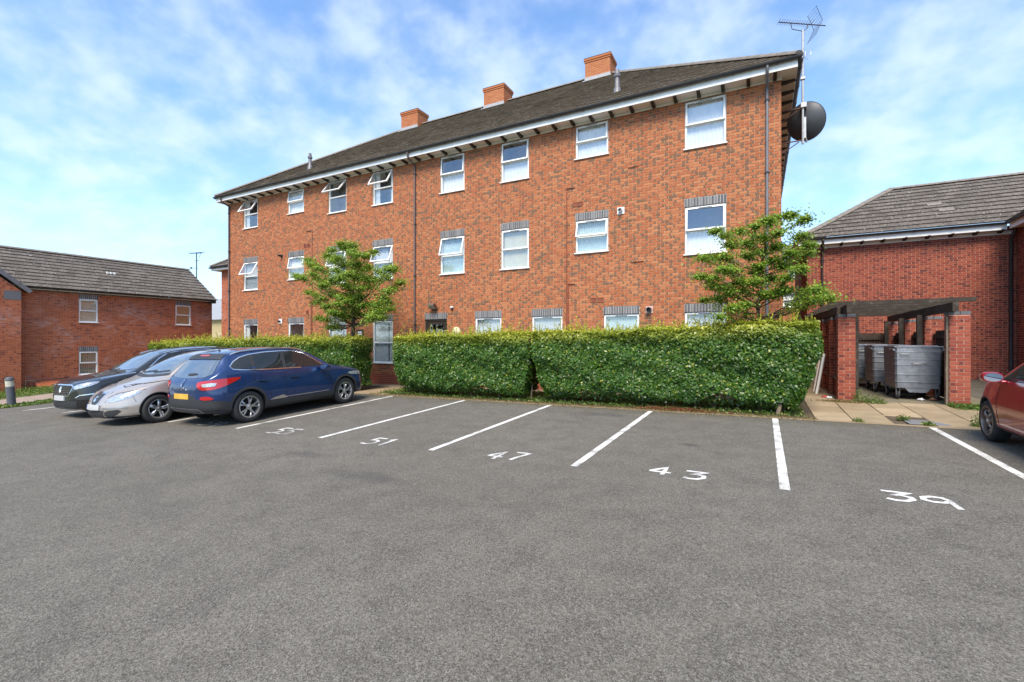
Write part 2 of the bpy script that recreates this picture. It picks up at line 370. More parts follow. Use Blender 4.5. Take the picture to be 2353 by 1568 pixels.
M['tree'] = leaf_mat('tree_leaf', [(0.0, (0.095, 0.19, 0.018)), (0.5, (0.19, 0.31, 0.03)), (1.0, (0.31, 0.42, 0.05))], (0.42, 0.46, 0.06), 0.5)
M['weed'] = leaf_mat('weed_leaf', [(0.0, (0.06, 0.12, 0.02)), (1.0, (0.14, 0.21, 0.04))], (0.30, 0.30, 0.10), 0.5)
M['dry'] = leaf_mat('dry_leaf', [(0.0, (0.13, 0.085, 0.04)), (0.6, (0.26, 0.19, 0.08)), (1.0, (0.40, 0.33, 0.16))], (0.22, 0.035, 0.025), 0.7)
M['bark'] = simple('bark', (0.085, 0.055, 0.038), 0.9, var=0.35, scale=25, bmp=0.5, bs=40)
M['bark_grey'] = simple('hedge_stem_bark', (0.16, 0.12, 0.085), 0.9, var=0.3, scale=25)
def timber_mat():
    m, nt, N, L, b = nmat('weathered_timber'); p = objco(nt)
    n = noise(nt, 7, 6, 0.7, p); n2 = noise(nt, 30, 4, 0.6, p)
    c = ramp(nt, n, [(0.25, (0.025, 0.018, 0.012)), (0.55, (0.052, 0.038, 0.027)), (0.80, (0.13, 0.105, 0.08))])
    c = mixc(nt, rng_map(nt, n2, 0.35, 0.65, 0, 0.5), c, mixc(nt, 1.0, c, (0.5, 0.5, 0.5), 'MULTIPLY'))
    L.new(c, b.inputs['Base Color']); b.inputs['Roughness'].default_value = 0.9
    bump(nt, b, n2, 0.5, 0.01); return m
M['timber'] = timber_mat()
# ------------------------------------------------------------------ the ground: gently falling to the left
YA = [-30, 0, 5.75, 10.5, 13.5, 22, 60]
GA = [1.75, 1.68, 1.60, 1.51, 1.43, 1.40, 1.30]; GB = [.02, .02, .0187, .0095, .0165, .0165, .0165]
def zg(x, y):
    x = np.asarray(x, float); y = np.asarray(y, float)
    xx = np.clip(-x, -12, 34)
    return 1.6 - (np.interp(y, YA, GA) + np.interp(y, YA, GB) * xx + .02 * np.maximum(0, xx - 20))
def gz(x, y): return float(zg(x, y))
def sheet(name, xs, ys, off, mat, kind='structure', parent=None, keep=None, label=None):
    X, Y = np.meshgrid(xs, ys); Z = zg(X, Y) + off
    nx, ny = len(xs), len(ys)
    v = np.stack([X.ravel(), Y.ravel(), Z.ravel()], 1)
    f = []
    for j in range(ny-1):
        for i in range(nx-1):
            if keep is None or keep((xs[i]+xs[i+1])/2, (ys[j]+ys[j+1])/2): f.append((j*nx+i, j*nx+i+1, (j+1)*nx+i+1, (j+1)*nx+i))
    me = bpy.data.meshes.new(name); me.from_pydata(v.tolist(), [], f); me.materials.append(mat); me.shade_smooth()
    o = put(bpy.data.objects.new(name, me), parent)
    if kind: o['kind'] = kind
    if label: o['label'] = label
    return o
def rngs(a, b, s): return list(np.linspace(a, b, max(2, int(round((b-a)/s))+1)))
far = sorted(set([-900, -400, -180, -90, -60] + rngs(-45, 25, 1.0) + [40, 70, 150, 350, 900]))
fary = sorted(set([-900, -400, -180, -90, -50] + rngs(-30, 60, 1.0) + [90, 150, 300, 600, 1200]))
sheet('ground', far, fary, -0.03, M['lawn'])
AX0, AX1, AY0, AY1 = -19.6, 24.0, -30.0, 10.48
sheet('car_park', rngs(AX0, AX1, .5), rngs(AY0, AY1, .5), 0.0, M['asphalt'])
sheet('rear_yard', rngs(4.55, 24, .5), rngs(10.5, 40, .5), -0.012, M['asphalt'])
sheet('hedge_bed', rngs(-26, .95, .5), rngs(10.48, 13.67, .45), -0.012, M['soil'])
sheet('footpath', rngs(-24.0, -20.6, .5), rngs(-20, 16, .5), -0.008, M['slab_pink'])
# paths of buff slabs: between the hedges, along the wall and up to the bin store
def slab_path(name, x0, x1, y0, y1, sx, sy, mat, stag=True, skip=None, thick=.035, seed=1):
    rr = random.Random(seed)
    root = sheet(name, rngs(x0, x1, .5), rngs(y0, y1, .5), -0.010, M['joint'])
    k = 0; x = x0
    while x < x1 - .02:
        w = min(sx, x1 - x); y = y0 - (sy*.5 if (stag and k % 2) else 0); k += 1
        while y < y1 - .02:
            a, b_ = max(y, y0), min(y + sy, y1)
            if b_ - a > .08 and not (skip and skip(x + w/2, (a+b_)/2)):
                mb = MB(); g = .006; cx, cy = x + w/2, (a+b_)/2; dz = rr.uniform(-.003, .004)
                xa, xb, ya, yb = x+g-cx, x+w-g-cx, a+g-cy, b_-g-cy; z0 = gz(cx, cy)
                tt = rr.random(); bv = .006
                top = [(xa+bv, ya+bv), (xb-bv, ya+bv), (xb-bv, yb-bv), (xa+bv, yb-bv)]; bot = [(xa, ya), (xb, ya), (xb, yb), (xa, yb)]
                T = [(p[0], p[1], gz(cx+p[0], cy+p[1])-z0+.008+dz) for p in top]; B = [(p[0], p[1], gz(cx+p[0], cy+p[1])-z0-.009) for p in bot]
                mb.mesh(T+B, [(0,1,2,3),(4,5,1,0),(5,6,2,1),(6,7,3,2),(7,4,0,3)], tone=tt)
                mb.build('slab', mat, root, (cx, cy, z0))
            y += sy
        x += sx
    return root
slab_path('bin_store_paving', .95, 4.55, 10.62, 13.30, .60, .90, M['slab'], seed=2, skip=lambda x, y: 2.35 < x < 2.95 and y < 11.2)
mb = MB(); mb.bbox((-.29, -.27, -.01), (.29, .27, .006), .004)
mb.bbox((-.24, -.22, .006), (.24, .22, .010), .002)
cv = mb.build('inspection_cover', M['cover'], None, (2.65, 10.93, gz(2.65, 10.93)+.002)); tag(cv, 'grey rectangular inspection cover set into the buff paving slabs', 'cover')
slab_path('side_path', .95, 1.62, 13.30, 20.5, .67, .75, M['slab'], stag=False, seed=3)
slab_path('hedge_gap_path', -11.4, -9.9, 10.62, 12.75, .75, .6, M['slab'], stag=False, seed=4)
slab_path('wall_path', -22.0, .6, 12.75, 13.40, .75, .65, M['slab'], stag=False, seed=5)
sheet('bin_store_floor', rngs(1.62, 4.55, .25), rngs(13.30, 21.4, .5), -0.006, M['concrete'])
# flush edging along the car park
edge = sheet('edging', rngs(-22, 4.55, .5), rngs(10.46, 10.62, .08), .004, M['slab'], keep=lambda x, y: True)
# ------------------------------------------------------------------ painted bay lines and numbers
def ribbon(mb, pts, w, dz):
    pts = [Vector((p[0], p[1])) for p in pts]; n = len(pts); Lf, Rt = [], []
    for i in range(n):
        a = (pts[i]-pts[max(i-1, 0)]); b = (pts[min(i+1, n-1)]-pts[i])
        a = a.normalized() if a.length > 1e-6 else b.normalized(); b = b.normalized() if b.length > 1e-6 else a
        t = (a+b).normalized(); nr = Vector((-t.y, t.x)); k = 1/max(.5, nr.dot(Vector((-a.y, a.x))))
        Lf.append(pts[i]+nr*(w/2*k)); Rt.append(pts[i]-nr*(w/2*k))
    for i in range(n-1):
        mb.face([(p.x, p.y, gz(p.x, p.y)+dz) for p in (Rt[i], Rt[i+1], Lf[i+1], Lf[i])])
def bay_line(x0, y0, x1, y1, label, w=.10):
    mb = MB(); n = 12; pts = [(x0+(x1-x0)*i/n, y0+(y1-y0)*i/n) for i in range(n+1)]
    ribbon(mb, pts, w, .005)
    o = mb.wbuild('bay_line', M['paint'], origin=(x0, y0, gz(x0, y0)), fix=False)
    tag(o, label, 'road marking', 'white lines between the parking bays'); return o
YT, YE = 5.79, 10.44
bay_line(-9.36, YT, -9.42, YE, 'white bay line beside the blue car, between it and bay 55')
bay_line(-6.92, YT, -6.92, YE, 'white line between bays 55 and 51, pointing at the middle of the shorter hedge')
bay_line(-4.47, YT, -4.47, YE, 'white line between bays 51 and 47, ending near the gap between the hedges')
bay_line(-2.14, YT, -2.09, YE, 'white line between bays 47 and 43, ending at the red leafed ground cover')
bay_line(.245, YT, .275, YE, 'white line between bays 43 and 39, ending at the leaning hedge stem')
bay_line(2.64, YT, 2.62, YE, 'white line between bay 39 and the red car')
bay_line(-11.72, 5.70, -11.76, YE, 'white bay line between the blue car and the silver car')
bay_line(-14.0, 5.60, -14.05, YE, 'white bay line between the silver car and the black car')
bay_line(-16.35, 5.40, -16.4, YE, 'white bay line just beyond the black car')
bay_line(-18.2, 5.2, -18.25, YE, 'white bay line nearest the grey bollard')
G = {'3': [[(0, 1), (.92, .96), (.38, .60), (.62, .62), (.88, .50), (.90, .26), (.62, .04), (.28, .02), (0, .14)]],
     '9': [[(.90, .62), (.70, .44), (.34, .42), (.08, .58), (.12, .84), (.42, 1.0), (.78, .96), (.92, .74), (.96, .30), (1.0, -.12)]],
     '4': [[(.62, -.02), (.66, 1.0), (.02, .42), (.02, .34), (1.0, .30)]],
     '7': [[(0, .98), (.94, .98), (.80, .70), (.52, .30), (.40, -.02)]],
     '5': [[(.94, 1.0), (.18, 1.0), (.14, .62), (.55, .66), (.90, .48), (.88, .20), (.56, .02), (0, .06)]],
     '1': [[(.25, .82), (.55, 1.0), (.55, 0)]]}
def bay_number(txt, x, y, w, h, gap, label, skew=0.0, sw=.052, slant=0.0):
    e = empty('bay_number', (x, y, gz(x, y)), label, 'road marking', 'painted bay numbers')
    for i, ch in enumerate(txt):
        mb = MB(); k = 0
        ox = x + i*(w+gap); oy = y + slant*i
        for st in G[ch]:
            P = [(ox + p[0]*w + skew*p[1]*h, oy + p[1]*h) for p in st]
            q = []                                   # rounded by corner cutting
            for a in range(len(P)-1):
                for t in (0, .5): q.append((P[a][0]+(P[a+1][0]-P[a][0])*t, P[a][1]+(P[a+1][1]-P[a][1])*t))
            q.append(P[-1]); ribbon(mb, q, sw, .005+.0008*k); k += 1
        mb.wbuild('digit', M['paint'], e, fix=False)
    return e
bay_number('39', 1.13, 5.86, .24, .30, .05, 'painted number 39 on the asphalt of the bay by the red car', slant=-.04)
bay_number('43', -1.19, 5.86, .24, .32, .16, 'widely spaced painted number 43 by the small round oil stain', slant=-.05)
bay_number('47', -3.46, 5.72, .22, .40, .08, 'worn painted number 47 in the bay before the gap between hedges', slant=.05)
bay_number('51', -5.90, 5.74, .24, .42, .04, 'painted number 51 in the bay before the shorter hedge')
bay_number('55', -8.38, 5.74, .24, .44, .06, 'painted number 55 on the asphalt next to the blue car')
bay_number('59', -10.70, 5.75, .24, .40, .06, 'worn painted number on the asphalt under the blue car tail', sw=.03)
# ------------------------------------------------------------------ brick walls: every brick has its edges and depth
VAR = {}
def brick_geo(mb, u0, u1, v0, v1, tone, dk, frac, side, dep=.008, c=.003):
    """front at y = -dep, joined to the mortar at y = 0; one end may carry a dark kiln mark"""
    us = [u0+c, u1-c]
    cut = None
    if dk and .05 < frac < .95 and (u1-u0) > .1:
        cut = us[0] + (us[1]-us[0])*(frac if side else 1-frac)
    F = [(us[0], -dep, v0+c), (us[1], -dep, v0+c), (us[1], -dep, v1-c), (us[0], -dep, v1-c)]
    if cut is None: mb.face(F, tone, dk if frac >= .95 else (dk if dk > 1.5 else 0))
    else:
        A = [F[0], (cut, -dep, v0+c), (cut, -dep, v1-c), F[3]]; B = [(cut, -dep, v0+c), F[1], F[2], (cut, -dep, v1-c)]
        mb.face(A, tone, dk if side else 0); mb.face(B, tone, 0 if side else dk)
    Bk = [(u0, 0, v0), (u1, 0, v0), (u1, 0, v1), (u0, 0, v1)]
    d2 = dk if dk > 1.5 or frac >= .95 else 0
    for i in range(4):
        j = (i+1) % 4; mb.face([Bk[i], Bk[j], F[j], F[i]], tone, d2)
def variants(key, mat, kiln):
    if key not in VAR:
        L = []
        for i in range(14):
            mb = MB(); dk = 1.0 if random.random() < kiln else 0.0
            brick_geo(mb, -.1075, .1075, -.0325, .0325, random.random(), dk, random.choice([.25, .35, .45, .5, 1.0 if i % 5 == 0 else .3]), random.random() < .5)
            L.append(mb.data('brick', mat, fix=False))
        VAR[key] = L
    return VAR[key]
def subtract(segs, a, b):
    out = []
    for (s, e) in segs:
        if b <= s or a >= e: out.append((s, e)); continue
        if a > s: out.append((s, a))
        if b < e: out.append((b, e))
    return out
def brick_wall(parent, name, loc, rz, u0, u1, v0, v1, openings=(), mat='brick', mort='mortar', kiln=.80, ind=300, shape=None, redbelow=None, pick=None, reveal=.12, seed=0, vbase=None, both=None, label=None):
    """wall in its own frame: x along the wall, y into it, z up; returns the mortar sheet that carries the bricks"""
    rr = random.Random(seed)
    us = sorted(set([u0, u1] + [o[k] for o in openings for k in (0, 1)])); vs_ = sorted(set([v0, v1] + [o[k] for o in openings for k in (2, 3)]))
    us = [u for u in us if u0 <= u <= u1]; vs_ = [v for v in vs_ if v0 <= v <= v1]
    mb = MB()
    if shape is None:
        for i in range(len(us)-1):
            for j in range(len(vs_)-1):
                cu, cv = (us[i]+us[i+1])/2, (vs_[j]+vs_[j+1])/2
                if any(o[0] < cu < o[1] and o[2] < cv < o[3] for o in openings): continue
                mb.face([(us[i], 0, vs_[j]), (us[i+1], 0, vs_[j]), (us[i+1], 0, vs_[j+1]), (us[i], 0, vs_[j+1])])
    else: mb.face([(p[0], 0, p[1]) for p in shape['poly']])
    for o in openings:
        a, b_, c, d = o[:4]
        if reveal and not (len(o) > 4 and o[4] == 'fill'):
            for (p, q) in (((a, c), (a, d)), ((b_, d), (b_, c)), ((a, d), (b_, d)), ((b_, c), (a, c))):
                mb.face([(p[0], 0, p[1]), (q[0], 0, q[1]), (q[0], reveal, q[1]), (p[0], reveal, p[1])])
    wall = mb.build(name, M[mort], parent, loc, rz, fix=False)
    if label: wall['label'] = label
    ca, sa = math.cos(rz), math.sin(rz); cand = []; rest = []
    course = 0; v = v0 if vbase is None else vbase
    while v < v1 - .012:
        vb, vt = max(v, v0), min(v + .065, v1)
        a0, a1 = (u0, u1) if shape is None else shape['span']((vb+vt)/2)
        cuts = sorted(set([a0, a1] + [x for o in openings for x in (o[0], o[1]) if a0 < x < a1]))
        runs = []
        for i in range(len(cuts)-1):
            m_ = (cuts[i]+cuts[i+1])/2; vr = [(vb, vt)]
            for o in openings:
                if o[0] < m_ < o[1]: vr = subtract(vr, o[2]-.005, o[3]+.005)
            for r_ in vr:
                if runs and abs(runs[-1][1]-cuts[i]) < 1e-6 and runs[-1][2] == r_: runs[-1][1] = cuts[i+1]
                else: runs.append([cuts[i], cuts[i+1], r_])
        off = .1125 if course % 2 else 0.0
        for (a, b_, r_) in runs:
            if r_[1]-r_[0] < .014: continue
            k = math.floor((a - u0 - off)/.225)
            while True:
                bu = u0 + off + k*.225; k += 1
                if bu >= b_: break
                x0, x1 = max(bu+.005, a), min(bu+.220, b_)
                if x1-x0 < .02: continue
                tone = rr.random(); dk = 1.0 if rr.random() < kiln else 0.0; frac = rr.choice([.18, .24, .3, .38, .48]); side = rr.random() < .5
                if rr.random() < .035 * (kiln > 0): frac = 1.0; dk = 1.0
                if redbelow is not None and r_[1] < redbelow: dk = 2.0; frac = 1.0
                full = x1-x0 > .21 and r_[1]-r_[0] > .062 and dk < 1.5
                item = (x0, x1, r_[0], r_[1], tone, dk, frac, side)
                if full:
                    wx = loc[0] + ca*(x0+.1075); wy = loc[1] + sa*(x0+.1075); wz = loc[2] + r_[0]
                    ok = pick is None or pick(wx, wy, wz)
                    cand.append(((wx-CAM[0])**2 + (wy-CAM[1])**2 + (wz-CAM[2])**2 + (0 if ok else 1e6), item))
                else: rest.append(item)
        v += .075; course += 1
    cand.sort(key=lambda t: t[0])
    vr = variants(mat, M[mat], kiln)
    for i, (d, it) in enumerate(cand):
        if i < ind:
            o = bpy.data.objects.new('brick', rr.choice(vr)); COL.objects.link(o); o.parent = wall
            o.location = ((it[0]+it[1])/2, 0, (it[2]+it[3])/2)
        else: rest.append(it)
    if rest:
        mb = MB()
        for it in rest: brick_geo(mb, *it)
        o = bpy.data.objects.new('brickwork', mb.data('brickwork', M[mat], fix=False)); COL.objects.link(o); o.parent = wall; o['kind'] = 'stuff'
    return wall
def soldier(parent, loc, rz, u0, u1, v0, v1, mat='brick_blue', seed=0):
    """lintel of upright blue-grey bricks; its mortar bed fills the opening left in the wall"""
    mb = MB(); mb.face([(u0, 0, v0), (u1, 0, v0), (u1, 0, v1), (u0, 0, v1)])
    lin = mb.build('lintel', M['mortar_pale'], parent, loc, rz, fix=False)
    key = 'sold%.3f' % (v1-v0); rr = random.Random(seed)
    n = max(1, int(round((u1-u0)/.075))); w = (u1-u0)/n
    if (key, mat, n) not in VAR:
        L = []
        for i in range(5):
            m2 = MB(); brick_geo(m2, -w/2+.006, w/2-.006, -(v1-v0)/2+.004, (v1-v0)/2-.004, i/4, 0, 0, False); L.append(m2.data('brick', M[mat], fix=False))
        VAR[(key, mat, n)] = L
    for i in range(n):
        o = bpy.data.objects.new('brick', rr.choice(VAR[(key, mat, n)])); COL.objects.link(o); o.parent = lin
        o.location = (u0+(i+.5)*w, 0, (v0+v1)/2)
    return lin
# ------------------------------------------------------------------ windows
def frame_bars(mb, u0, u1, v0, v1, b, y0, y1, Mx=None):
    for (a, c) in (((u0, y0, v0), (u1, y1, v0+b)), ((u0, y0, v1-b), (u1, y1, v1)), ((u0, y0, v0+b), (u0+b, y1, v1-b)), ((u1-b, y0, v0+b), (u1, y1, v1-b))):
        mb.bbox(a, c, .006, M=Mx)
def window(parent, loc, rz, u0, u1, v0, v1, ang=0.0, split=.50, cover='net', single=False, label=None, sill=True, inset=.028, vent=True, room=.55, mat='upvc', sash=True):
    """white frame, top-hung sash tilted out by ang, fixed pane below, sill, and whatever hangs behind the glass"""
    cu = (u0+u1)/2; ca, sa = math.cos(rz), math.sin(rz)
    base = (loc[0]+ca*cu - (-sa)*0, loc[1]+sa*cu, loc[2]+v0)
    W_, H_ = u1-u0, v1-v0; a, b_ = -W_/2+.004, W_/2-.004; z0, z1 = .004, H_-.012
    y0, y1 = inset, inset+.07
    mb = MB(); frame_bars(mb, a, b_, z0, z1, .055, y0, y1)
    ts = z0 + (z1-z0)*(1-split)
    if not single: mb.bbox((a+.055, y0, ts-.027), (b_-.055, y1, ts+.027), .006)
    win = mb.build('window', M[mat], parent, base, rz)
    if label: win['label'] = label
    def sub(mb_, name, mt, smooth=None):
        o = bpy.data.objects.new(name, mb_.data(name, mt, smooth)); COL.objects.link(o); o.parent = win; return o
    # upper sash
    if not single and sash:
        piv = Vector((0, y0-.004, z1-.02)); Mx = Matrix.Translation(piv) @ Matrix.Rotation(-R(ang), 4, 'X') @ Matrix.Translation(-piv)
        s0, s1, q0, q1 = a+.022, b_-.022, ts-.012, z1-.02
        mb = MB(); frame_bars(mb, s0, s1, q0, q1, .052, y0-.022, y0+.03, Mx); sub(mb, 'sash', M[mat])
        mb = MB(); mb.box((s0+.05, y0+.002, q0+.05), (s1-.05, y0+.012, q1-.05), M=Mx); sub(mb, 'pane', M['glass'])
        mb = MB(); frame_bars(mb, s0+.048, s1-.048, q0+.048, q1-.048, .007, y0-.016, y0+.001, Mx); sub(mb, 'gasket', M['dark_metal'])
        if vent:
            mb = MB(); mb.bbox((-.17, y0-.034, q1-.036), (.17, y0-.022, q1-.022), .003, M=Mx); sub(mb, 'trickle_vent', M['grey_pipe'])
        low1 = ts-.027
    else:
        low1 = z1-.055 if single else ts-.027
        if vent:
            mb = MB(); mb.bbox((-.17, y0-.012, z1-.040), (.17, y0, z1-.026), .003); sub(mb, 'trickle_vent', M['grey_pipe'])
    mb = MB(); mb.box((a+.05, y0+.03, z0+.05), (b_-.05, y0+.04, low1+.004)); sub(mb, 'pane', M['glass'])
    if not single and not sash:
        mb = MB(); mb.box((a+.05, y0+.03, ts+.02), (b_-.05, y0+.04, z1-.05)); sub(mb, 'pane', M['glass'])
    if sill:
        mb = MB(); mb.bbox((a-.035, -.055, -.022), (b_+.035, inset+.03, .010), .006); sub(mb, 'sill', M[mat])
    # room behind
    mb = MB(); d0, d1 = y1+.002, y1+room
    P = [(a, d0, z0), (b_, d0, z0), (b_, d0, z1), (a, d0, z1)]; Q = [(p[0], d1, p[2]) for p in P]
    mb.face(Q)
    for i in range(4): j = (i+1) % 4; mb.face([P[i], P[j], Q[j], Q[i]])
    sub(mb, 'room', M['dark_room'])
    rr = random.Random(int(abs(base[0]*97+base[2]*31)))
    def pleat(x0, x1, zb, zt, y, amp, per, name, mt):
        n = max(6, int((x1-x0)/.012)); V = []; Fs = []
        for i in range(n+1):
            x = x0+(x1-x0)*i/n; yy = y+amp*math.sin(2*math.pi*x/per+rr.random()*.4); V += [(x, yy, zb), (x, yy, zt)]
        for i in range(n): Fs.append((2*i, 2*i+2, 2*i+3, 2*i+1))
        m_ = MB(); m_.mesh(V, Fs); sub(m_, name, mt, 60)
    yc = y1+.028
    if cover == 'net': pleat(a, b_, z0, z1, yc, .006, .11, 'net_curtain', M['net'])
    elif cover == 'halfnet': pleat(a, b_, z0, ts+.01, yc, .005, .13, 'net_curtain', M['net'])
    elif cover == 'half': pleat(a, b_, z0, ts+.02, yc, .012, .06, 'net_curtain', M['teal_net'])
    elif cover == 'teal': pleat(a, b_, z0, z1, yc, .012, .075, 'net_curtain', M['teal_net'])
    elif cover == 'side': pleat(a, a+W_*.26, z0, z1, yc, .02, .07, 'curtain', M['net']); pleat(b_-W_*.18, b_, z0, z1, yc, .02, .07, 'curtain', M['net'])
    elif cover in ('vertical', 'vertical_tan'):
        mt = M['blind'] if cover == 'vertical' else M['blind_cream']; n = int(W_/.085); m_ = MB()
        for i in range(n):
            if cover == 'vertical' and i == int(n*.68): continue
            x = a+.03+(W_-.06)*(i+.5)/n
            m_.box((-.042, -.001, z0), (.042, .001, z1-.05), M=Matrix.Translation((x, yc, 0)) @ Matrix.Rotation(R(24), 4, 'Z'))
        sub(m_, 'vertical_blind', mt)
    elif cover in ('slats', 'slats_tan', 'roller'):
        m_ = MB()
        if cover == 'roller': m_.box((a+.03, yc, z0+.02), (b_-.03, yc+.004, z1-.03)); sub(m_, 'roller_blind', M['blind_cream'])
        else:
            z = z1-.06
            while z > z0+.05:
                m_.box((a+.05, -.020, -.001), (b_-.05, .020, .001), M=Matrix.Translation((0, yc, z)) @ Matrix.Rotation(R(58), 4, 'X')); z -= .036
            sub(m_, 'venetian_blind', M['blind'] if cover == 'slats' else M['blind_tan'])
    return win
# ------------------------------------------------------------------ tiled roofs
def roof_plane(parent, name, A, udir, sdir_, nrows, gauge, span, tw, mat, ind=300, seed=0, under=M['dark_wood'], thick=.036):
    """A: a point on the eave line; udir along the eave, sdir_ up the slope (unit); span(s) gives the run of u at slope distance s"""
    rr = random.Random(seed); A = Vector(A); u = Vector(udir).normalized(); s = Vector(sdir_).normalized(); n = u.cross(s).normalized()
    if n.z < 0: n = -n
    S = nrows*gauge; a0, a1 = span(0); b0, b1 = span(S)
    mb = MB(); mb.face([A+u*a0, A+u*a1, A+u*b1+s*S, A+u*b0+s*S])
    deck = mb.wbuild(name, under, parent, fix=False); po = OFF[deck.name]
    cand = []; rest = []
    for r_ in range(nrows):
        s0 = r_*gauge; lo0, lo1 = span(s0); hi0, hi1 = span(min(S, s0+gauge)); mn, mx_ = min(lo0, hi0), max(lo1, hi1)
        k = math.floor(mn/tw)-1
        while k*tw + (tw*.5 if r_ % 2 else 0) < mx_:
            x0 = k*tw + (tw*.5 if r_ % 2 else 0); x1 = x0+tw; k += 1
            p0, p1 = max(x0, lo0), min(x1, lo1); q0, q1 = max(x0, hi0), min(x1, hi1)
            if p1-p0 < .02 and q1-q0 < .02: continue
            if p1 < p0: p0 = p1 = min(max(p0, lo0), lo1)
            if q1 < q0: q0 = q1 = min(max(q0, hi0), hi1)
            full = abs(p0-q0) < 1e-6 and abs(p1-q1) < 1e-6 and p1-p0 > tw-.01
            c = A+u*((x0+x1)/2)+s*(s0+gauge/2); d = (c-Vector(CAM)).length
            (cand if full else rest).append((d, s0, p0, p1, q0, q1, rr.random(), rr.uniform(0, .010)))
    cand.sort(key=lambda t: t[0])
    def tile(mb_, s0, p0, p1, q0, q1, tone, lift, o):
        g = .003
        L0 = o+u*(p0+g)+s*s0+n*(thick+.004+lift); L1 = o+u*max(p0+g, p1-g)+s*s0+n*(thick+.004+lift); H1 = o+u*max(q0+g, q1-g)+s*(s0+gauge)+n*.008; H0 = o+u*(q0+g)+s*(s0+gauge)+n*.008
        B0 = L0-n*(thick); B1 = L1-n*(thick); C0 = H0-n*.006; C1 = H1-n*.006
        mb_.face([L0, L1, H1, H0], tone); mb_.face([B0, B1, L1, L0], tone); mb_.face([B0, L0, H0, C0], tone); mb_.face([B1, C1, H1, L1], tone)
    key = []
    for i in range(10):
        m2 = MB(); tile(m2, -gauge/2, -tw/2, tw/2, -tw/2, tw/2, i/9, .001*i, Vector((0, 0, 0))); key.append(m2.data('roof_tile', mat, fix=False))
    for i, t in enumerate(cand):
        if i < ind:
            o = bpy.data.objects.new('roof_tile', rr.choice(key)); COL.objects.link(o); o.parent = deck
            o.location = A+u*((t[2]+t[3])/2)+s*(t[1]+gauge/2)-po
        else: rest.append(t)
    if rest:
        m2 = MB()
        for t in rest: tile(m2, *t[1:], A-po)
        o = bpy.data.objects.new('tiling', m2.data('tiling', mat, fix=False)); COL.objects.link(o); o.parent = deck; o['kind'] = 'stuff'
    return deck
RT = {}
def ridge_run(parent, P, Q, mat=None, step=.42, r=.11):
    """half-round ridge tiles laid end to end"""
    P, Q = Vector(P), Vector(Q); d = (Q-P); Ln = d.length; n = max(1, int(round(Ln/step))); st = Ln/n; d.normalize()
    k = 'r%.3f%.2f' % (st, r)
    if k not in RT:
        mb = MB(); V = []; nn = 8
        for (y, rad) in ((-st/2-.02, r*1.06), (st/2, r)):
            for j in range(nn+1):
                a = math.pi*(j/nn); V.append((rad*math.cos(a)*1.15, y, rad*math.sin(a)*.85-.03))
        F_ = [(j, j+1, nn+2+j, nn+1+j) for j in range(nn)] + [tuple(range(nn+1))]
        mb.mesh(V, F_); RT[k] = mb.data('ridge_tile', mat or M['ridge'], smooth=40)
    rot = d.to_track_quat('Y', 'Z').to_euler()
    for i in range(n):
        o = bpy.data.objects.new('ridge_tile', RT[k]); put(o, parent, P+d*(st*(i+.5))); o.rotation_euler = rot
def gutter(parent, P, Q, r=.062, name='gutter'):
    P, Q = Vector(P), Vector(Q); d = (Q-P).normalized(); side = Vector((d.y, -d.x, 0)); up = Vector((0, 0, 1)); n = 8
    ring = [(r*math.cos(math.pi+math.pi*j/n), r*math.sin(math.pi+math.pi*j/n)) for j in range(n+1)] + [((r-.012)*math.cos(-math.pi*j/n), (r-.012)*math.sin(-math.pi*j/n)) for j in range(n+1)]
    V = [E_+side*a+up*b for E_ in (P, Q) for (a, b) in ring]; k = len(ring)
    mb = MB(); mb.mesh(V, [(j, (j+1) % k, k+(j+1) % k, k+j) for j in range(k)] + [tuple(range(k))[::-1], tuple(range(k, 2*k))])
    Ln = (Q-P).length; t = .5
    while t < Ln:                                       # union brackets
        c = P+d*t; big = [(a*1.14, b*1.14) for (a, b) in ring[:n+1]] + [(a*1.0, b*1.0) for (a, b) in ring[:n+1][::-1]]
        V = [c+d*e+side*a+up*b for e in (-.03, .03) for (a, b) in big]; k2 = len(big)
        mb.mesh(V, [(j, (j+1) % k2, k2+(j+1) % k2, k2+j) for j in range(k2)]); t += 1.0
    return mb.wbuild(name, M['black_plastic'], parent, smooth=40)
def downpipe(parent, pts, r=.034, mat='grey_pipe', clips=()):
    mb = MB(); mb.tube(pts, r, 10); o = mb.wbuild('downpipe', M[mat], parent, smooth=50)
    for c in clips:
        m2 = MB(); m2.lathe([(r+.002, -.022), (r+.012, -.022), (r+.012, .022), (r+.002, .022)], c, 2, 12); m2.box((c[0]-.06, c[1]+r*.6, c[2]-.012), (c[0]+.06, c[1]+r+.02, c[2]+.012))
        po = OFF[o.name]; m2.v = [(p[0]-po.x, p[1]-po.y, p[2]-po.z) for p in m2.v]
        q = bpy.data.objects.new('pipe_clip', m2.data('pipe_clip', M['black_plastic'], 40)); COL.objects.link(q); q.parent = o
    return o
